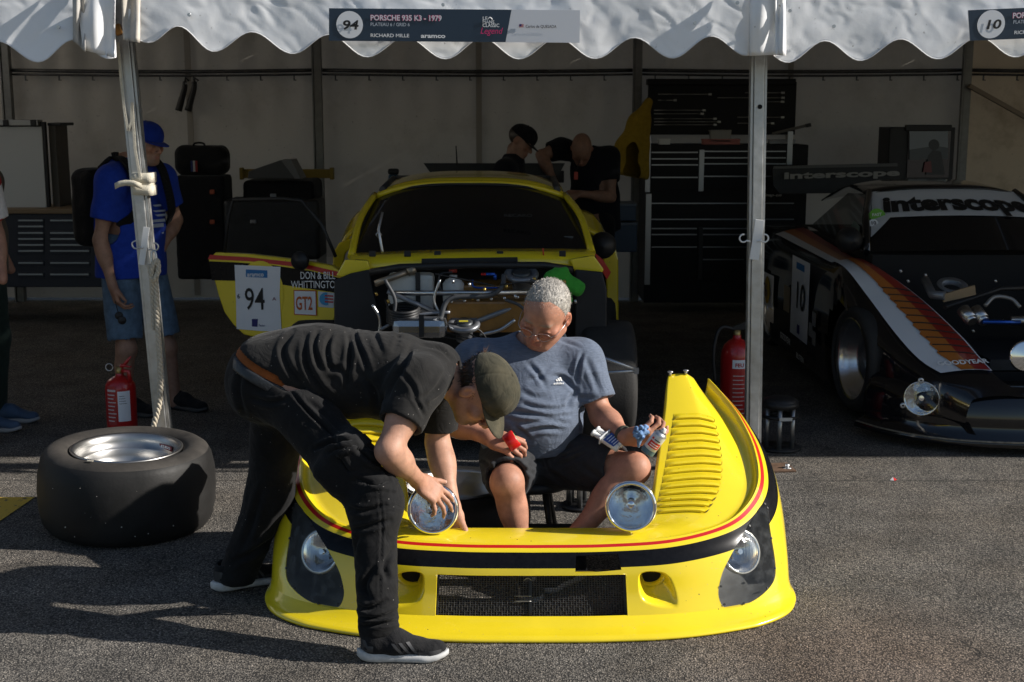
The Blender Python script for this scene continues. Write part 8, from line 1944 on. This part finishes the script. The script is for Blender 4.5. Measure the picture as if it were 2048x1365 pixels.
# yellow jacket hung at the corner of the chest
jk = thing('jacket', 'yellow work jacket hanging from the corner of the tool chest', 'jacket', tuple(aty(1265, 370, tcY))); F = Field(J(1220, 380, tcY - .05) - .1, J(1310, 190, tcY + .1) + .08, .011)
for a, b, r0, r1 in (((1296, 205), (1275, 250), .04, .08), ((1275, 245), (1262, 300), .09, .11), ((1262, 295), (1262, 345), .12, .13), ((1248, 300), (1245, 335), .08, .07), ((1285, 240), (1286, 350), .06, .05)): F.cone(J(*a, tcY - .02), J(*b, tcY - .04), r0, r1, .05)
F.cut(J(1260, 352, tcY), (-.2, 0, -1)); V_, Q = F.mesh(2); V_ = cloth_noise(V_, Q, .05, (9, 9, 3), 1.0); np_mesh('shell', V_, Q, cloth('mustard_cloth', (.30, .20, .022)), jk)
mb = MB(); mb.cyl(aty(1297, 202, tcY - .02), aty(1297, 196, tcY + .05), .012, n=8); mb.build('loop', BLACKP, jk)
# blue crates stacked beside the chest
def crate(lab, x0, y0, x1, y1, Y, m):
    t = thing('storage_crate', lab, 'crate', tuple(aty(x0, y1, Y)), group='blue plastic crates by the tool chest'); cbox('tub', x0, y0 + 4, x1, y1, Y, .35, m, t, .01); cbox('rim', x0 - 2, y0, x1 + 2, y0 + 5, Y - .01, .37, mat('crate_rim', (.10, .13, .17), .5), t, .004)
crate('blue plastic crate on top of the stack by the tool chest', 1206, 408, 1272, 442, 11.3, mat('crate_blue', (.03, .055, .10), .5)); crate('blue plastic crate at the bottom of the stack by the tool chest', 1204, 446, 1274, 505, 11.3, mat('crate_blue', ()))
# screen with black body in the right-hand bay
scn = thing('monitor', 'black monitor with glossy screen standing behind the black car', 'monitor', tuple(aty(1845, 365, 11.4))); cbox('case', 1780, 255, 1905, 366, 11.4, .35, BLACKP, scn, .01); cbox('screen', 1818, 262, 1897, 356, 11.385, .02, mat('glossy_screen', (.02, .022, .026), .05, coat=1.0), scn, .002); cbox('bezel', 1812, 250, 1904, 262, 11.37, .04, BLACKP, scn)
def spoly(px, m, off): mb = MB(); mb.add([aty(x, y, 11.37 - off) for x, y in px], [tuple(range(len(px)))]); mb.build('painted_reflection', m, scn)  # reflection of the outdoors painted on the screen as flat shapes
spoly([(1819, 263), (1896, 263), (1896, 296), (1870, 292), (1819, 300)], mat('reflection_pale', (.22, .25, .28), .3), .001); spoly([(1819, 300), (1870, 292), (1896, 296), (1896, 318), (1819, 320)], mat('reflection_mid', (.07, .085, .10), .3), .001)
spoly([(1868 + 11 * math.cos(a), 290 + 11 * math.sin(a)) for a in np.linspace(0, 6.28, 15)[:-1]], mat('reflection_dark', (.012, .014, .02), .3), .003); spoly([(1852, 350), (1856, 312), (1866, 300), (1882, 304), (1890, 350)], mat('reflection_dark', ()), .004); spoly([(1846, 345), (1850, 325), (1862, 322), (1864, 345)], mat('reflection_red', (.16, .02, .025), .3), .006)
# left bay: workbench of drawers, whiteboard, boxes
lbY = 11.0
wbn = thing('drawer_cabinet', 'long dark blue drawer cabinet with pale handles at the left', 'cabinet', tuple(aty(90, 560, lbY)))
DKBL = mat('cabinet_blue', (.012, .016, .028), .5, noise=.15)
cbox('carcass', -160, 428, 215, 575, lbY, .6, DKBL, wbn); cbox('worktop', -165, 419, 222, 428, lbY - .03, .66, mat('worktop_wood', (.20, .14, .08), .6), wbn)
for k, y in enumerate((441, 453, 466, 478, 490, 502, 526, 549)):
    for x0, x1 in ((34, 88), (98, 180)):
        if x0 == 98 and k in (1,): continue
        d = cbox('drawer', x0, y - 4, x1, y + 7, lbY - .008, .02, DKBL, wbn, .003); cbox('handle', x0 + 2, y - 1, x1 - 2, y + 2.2, lbY - .02, .014, mat('handle_pale', (.28, .31, .33), .4, .5), d, .002)
wbd = thing('whiteboard', 'pale whiteboard in black frame standing on the drawer cabinet', 'whiteboard', tuple(aty(50, 420, lbY + .2))); cbox('frame', -70, 244, 100, 422, lbY + .2, .05, BLACKP, wbd); cbox('surface', -64, 254, 93, 416, lbY + .19, .02, mat('board_white', (.50, .52, .52), .35), wbd, .002)
spk = thing('grey_case', 'tall grey perforated case behind the whiteboard', 'case', tuple(aty(107, 420, lbY + .3))); cbox('body', 96, 250, 121, 420, lbY + .28, .3, mat('case_grey', (.10, .09, .08), .7), spk); cbox('cap', 94, 246, 123, 252, lbY + .27, .32, BLACKP, spk)
bxt = thing('power_strip', 'long silver and black box lying on top of the whiteboard', 'box', tuple(aty(40, 244, lbY + .2))); cbox('body', -60, 240, 76, 252, lbY + .16, .12, mat('strip_silver', (.30, .30, .29), .4, .6), bxt)
for x in (5, 60): cbox('knob', x, 240, x + 11, 252, lbY + .145, .02, BLACKP, bxt, .004)
# luggage pile between the man in blue and the yellow car
def soft_case(nm, lab, cat, x0, y0, x1, y1, Y, d, m, grp=None, r=.05, amp=.02):
    t = thing(nm, lab, cat, tuple(aty((x0 + x1) / 2, y1, Y)), group=grp); a, b = aty(x0, y0, Y), aty(x1, y1, Y); c = np.array([(a.x + b.x) / 2, Y + d / 2, (a.z + b.z) / 2]); hf = np.array([abs(b.x - a.x) / 2, d / 2, abs(a.z - b.z) / 2]); F = Field(c - hf - .06, c + hf + .06, .012); F.box(c, hf, None, r, 0); V_, Q = F.mesh(1); V_ = cloth_noise(V_, Q, amp, (8, 8, 8), x0 * .1); o = np_mesh('body', V_, Q, m, t); return t, o
GB = 'black luggage piled in the tent'
bp_, _ = soft_case('backpack', 'black backpack with small french flag patch on top of the luggage', 'backpack', 345, 292, 452, 352, 10.2, .22, BAGM, GB, .07, .03)
mb = MB(); mb.tube(crom([pxp(385, 296, 10.25), pxp(390, 287, 10.25), pxp(406, 287, 10.25), pxp(411, 296, 10.25)], 5), .008, 6); mb.build('carry_handle', BAGM, bp_)
for k, c_ in enumerate(((.02, .03, .12), (.4, .4, .4), (.22, .02, .02))): cbox('flag_patch', 381 + 4.6 * k, 322, 385.6 + 4.6 * k, 344, 10.17, .01, mat('patch_%d' % k, c_, .8), bp_, 0)
for i, (x0, y0, x1, y1) in enumerate(((345, 352, 455, 560),)):
    sc1, _ = soft_case('trolley_case', 'tall black trolley case with orange buckles under the backpack', 'suitcase', x0, y0, x1, y1, 10.15, .32, BAGM, GB, .03, .015)
    for y in (380, 440): cbox('buckle', 419, y, 429, y + 9, 10.12, .02, mat('buckle_orange', (.30, .06, .02), .5), sc1)
sc2, _ = soft_case('flight_case', 'wide black case carrying a tilted laptop box', 'suitcase', 484, 362, 628, 420, 10.3, .5, BAGM, GB, .04, .02); cbox('latch', 540, 388, 552, 396, 10.27, .02, TRIM, sc2)
sc3, _ = soft_case('flight_case', 'large black case standing behind the open yellow door', 'suitcase', 445, 400, 640, 520, 10.1, .4, BLACKP, GB, .03, .012); cbox('latch', 500, 440, 512, 448, 10.08, .02, TRIM, sc3)
lap = thing('equipment_box', 'dark flat equipment box tilted on the luggage', 'box', tuple(aty(545, 360, 10.2))); mb = MB(); mb.prism([aty(x, y, 10.2) for x, y in ((495, 358), (497, 343), (560, 321), (582, 320), (602, 358))], (0, .25, 0)); mb.build('shell', mat('box_charcoal', (.05, .05, .05), .6), lap, bevel=.008); mb = MB(); mb.prism([aty(x, y, 10.19) for x, y in ((562, 321), (582, 320), (602, 358), (590, 358))], (0, .27, 0)); mb.build('end_panel', mat('box_grey2', (.12, .12, .12), .5), lap)
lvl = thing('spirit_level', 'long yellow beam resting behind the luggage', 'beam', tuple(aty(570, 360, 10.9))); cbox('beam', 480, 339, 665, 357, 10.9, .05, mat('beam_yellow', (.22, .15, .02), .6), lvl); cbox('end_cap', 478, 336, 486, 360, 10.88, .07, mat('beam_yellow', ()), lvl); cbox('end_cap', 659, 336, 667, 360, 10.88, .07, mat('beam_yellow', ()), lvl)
for k, x in enumerate((366, 385)):
    ta = thing('rubber_strap', 'black rubber strap hooked on the curtain rail above the backpack', 'strap', tuple(aty(x - 10, 225, YB - .2)), group='black straps hanging from the curtain rail'); mb = MB(); C = crom([pxp(x + 4, 164, YB - .14), pxp(x + 3, 178, YB - .15), pxp(x - 3, 200, YB - .15), pxp(x - 9, 222, YB - .15)], 6); mb.tube(C, [.022 + .012 * i / len(C) for i in range(len(C))], 8); mb.build('strap', BLACKP, ta); mb = MB(); mb.tube([pxp(x + 4, 166, YB - .14), pxp(x + 5, 156, YB - .14), pxp(x + 12, 162, YB - .14)], .010, 6); mb.build('hook', BLACKP, ta)
gd = thing('bottle', 'small blue drinks bottle with black cap behind the roof of the yellow car', 'bottle', tuple(aty(785, 362, 10.8))); cbox('body', 776, 349, 796, 375, 10.8, .08, mat('bottle_blue', (.03, .08, .13), .3), gd, .02); cbox('neck', 775, 338, 797, 350, 10.8, .08, BLACKP, gd, .02)
rad = thing('radiator_panel', 'black ribbed panel leaning behind the two mechanics', 'panel', tuple(aty(1100, 365, 11.6))); cbox('core', 1046, 342, 1128, 366, 11.6, .05, BLACKP, rad); cbox('top_edge', 1046, 340, 1100, 344, 11.58, .06, TRIM, rad, .002)
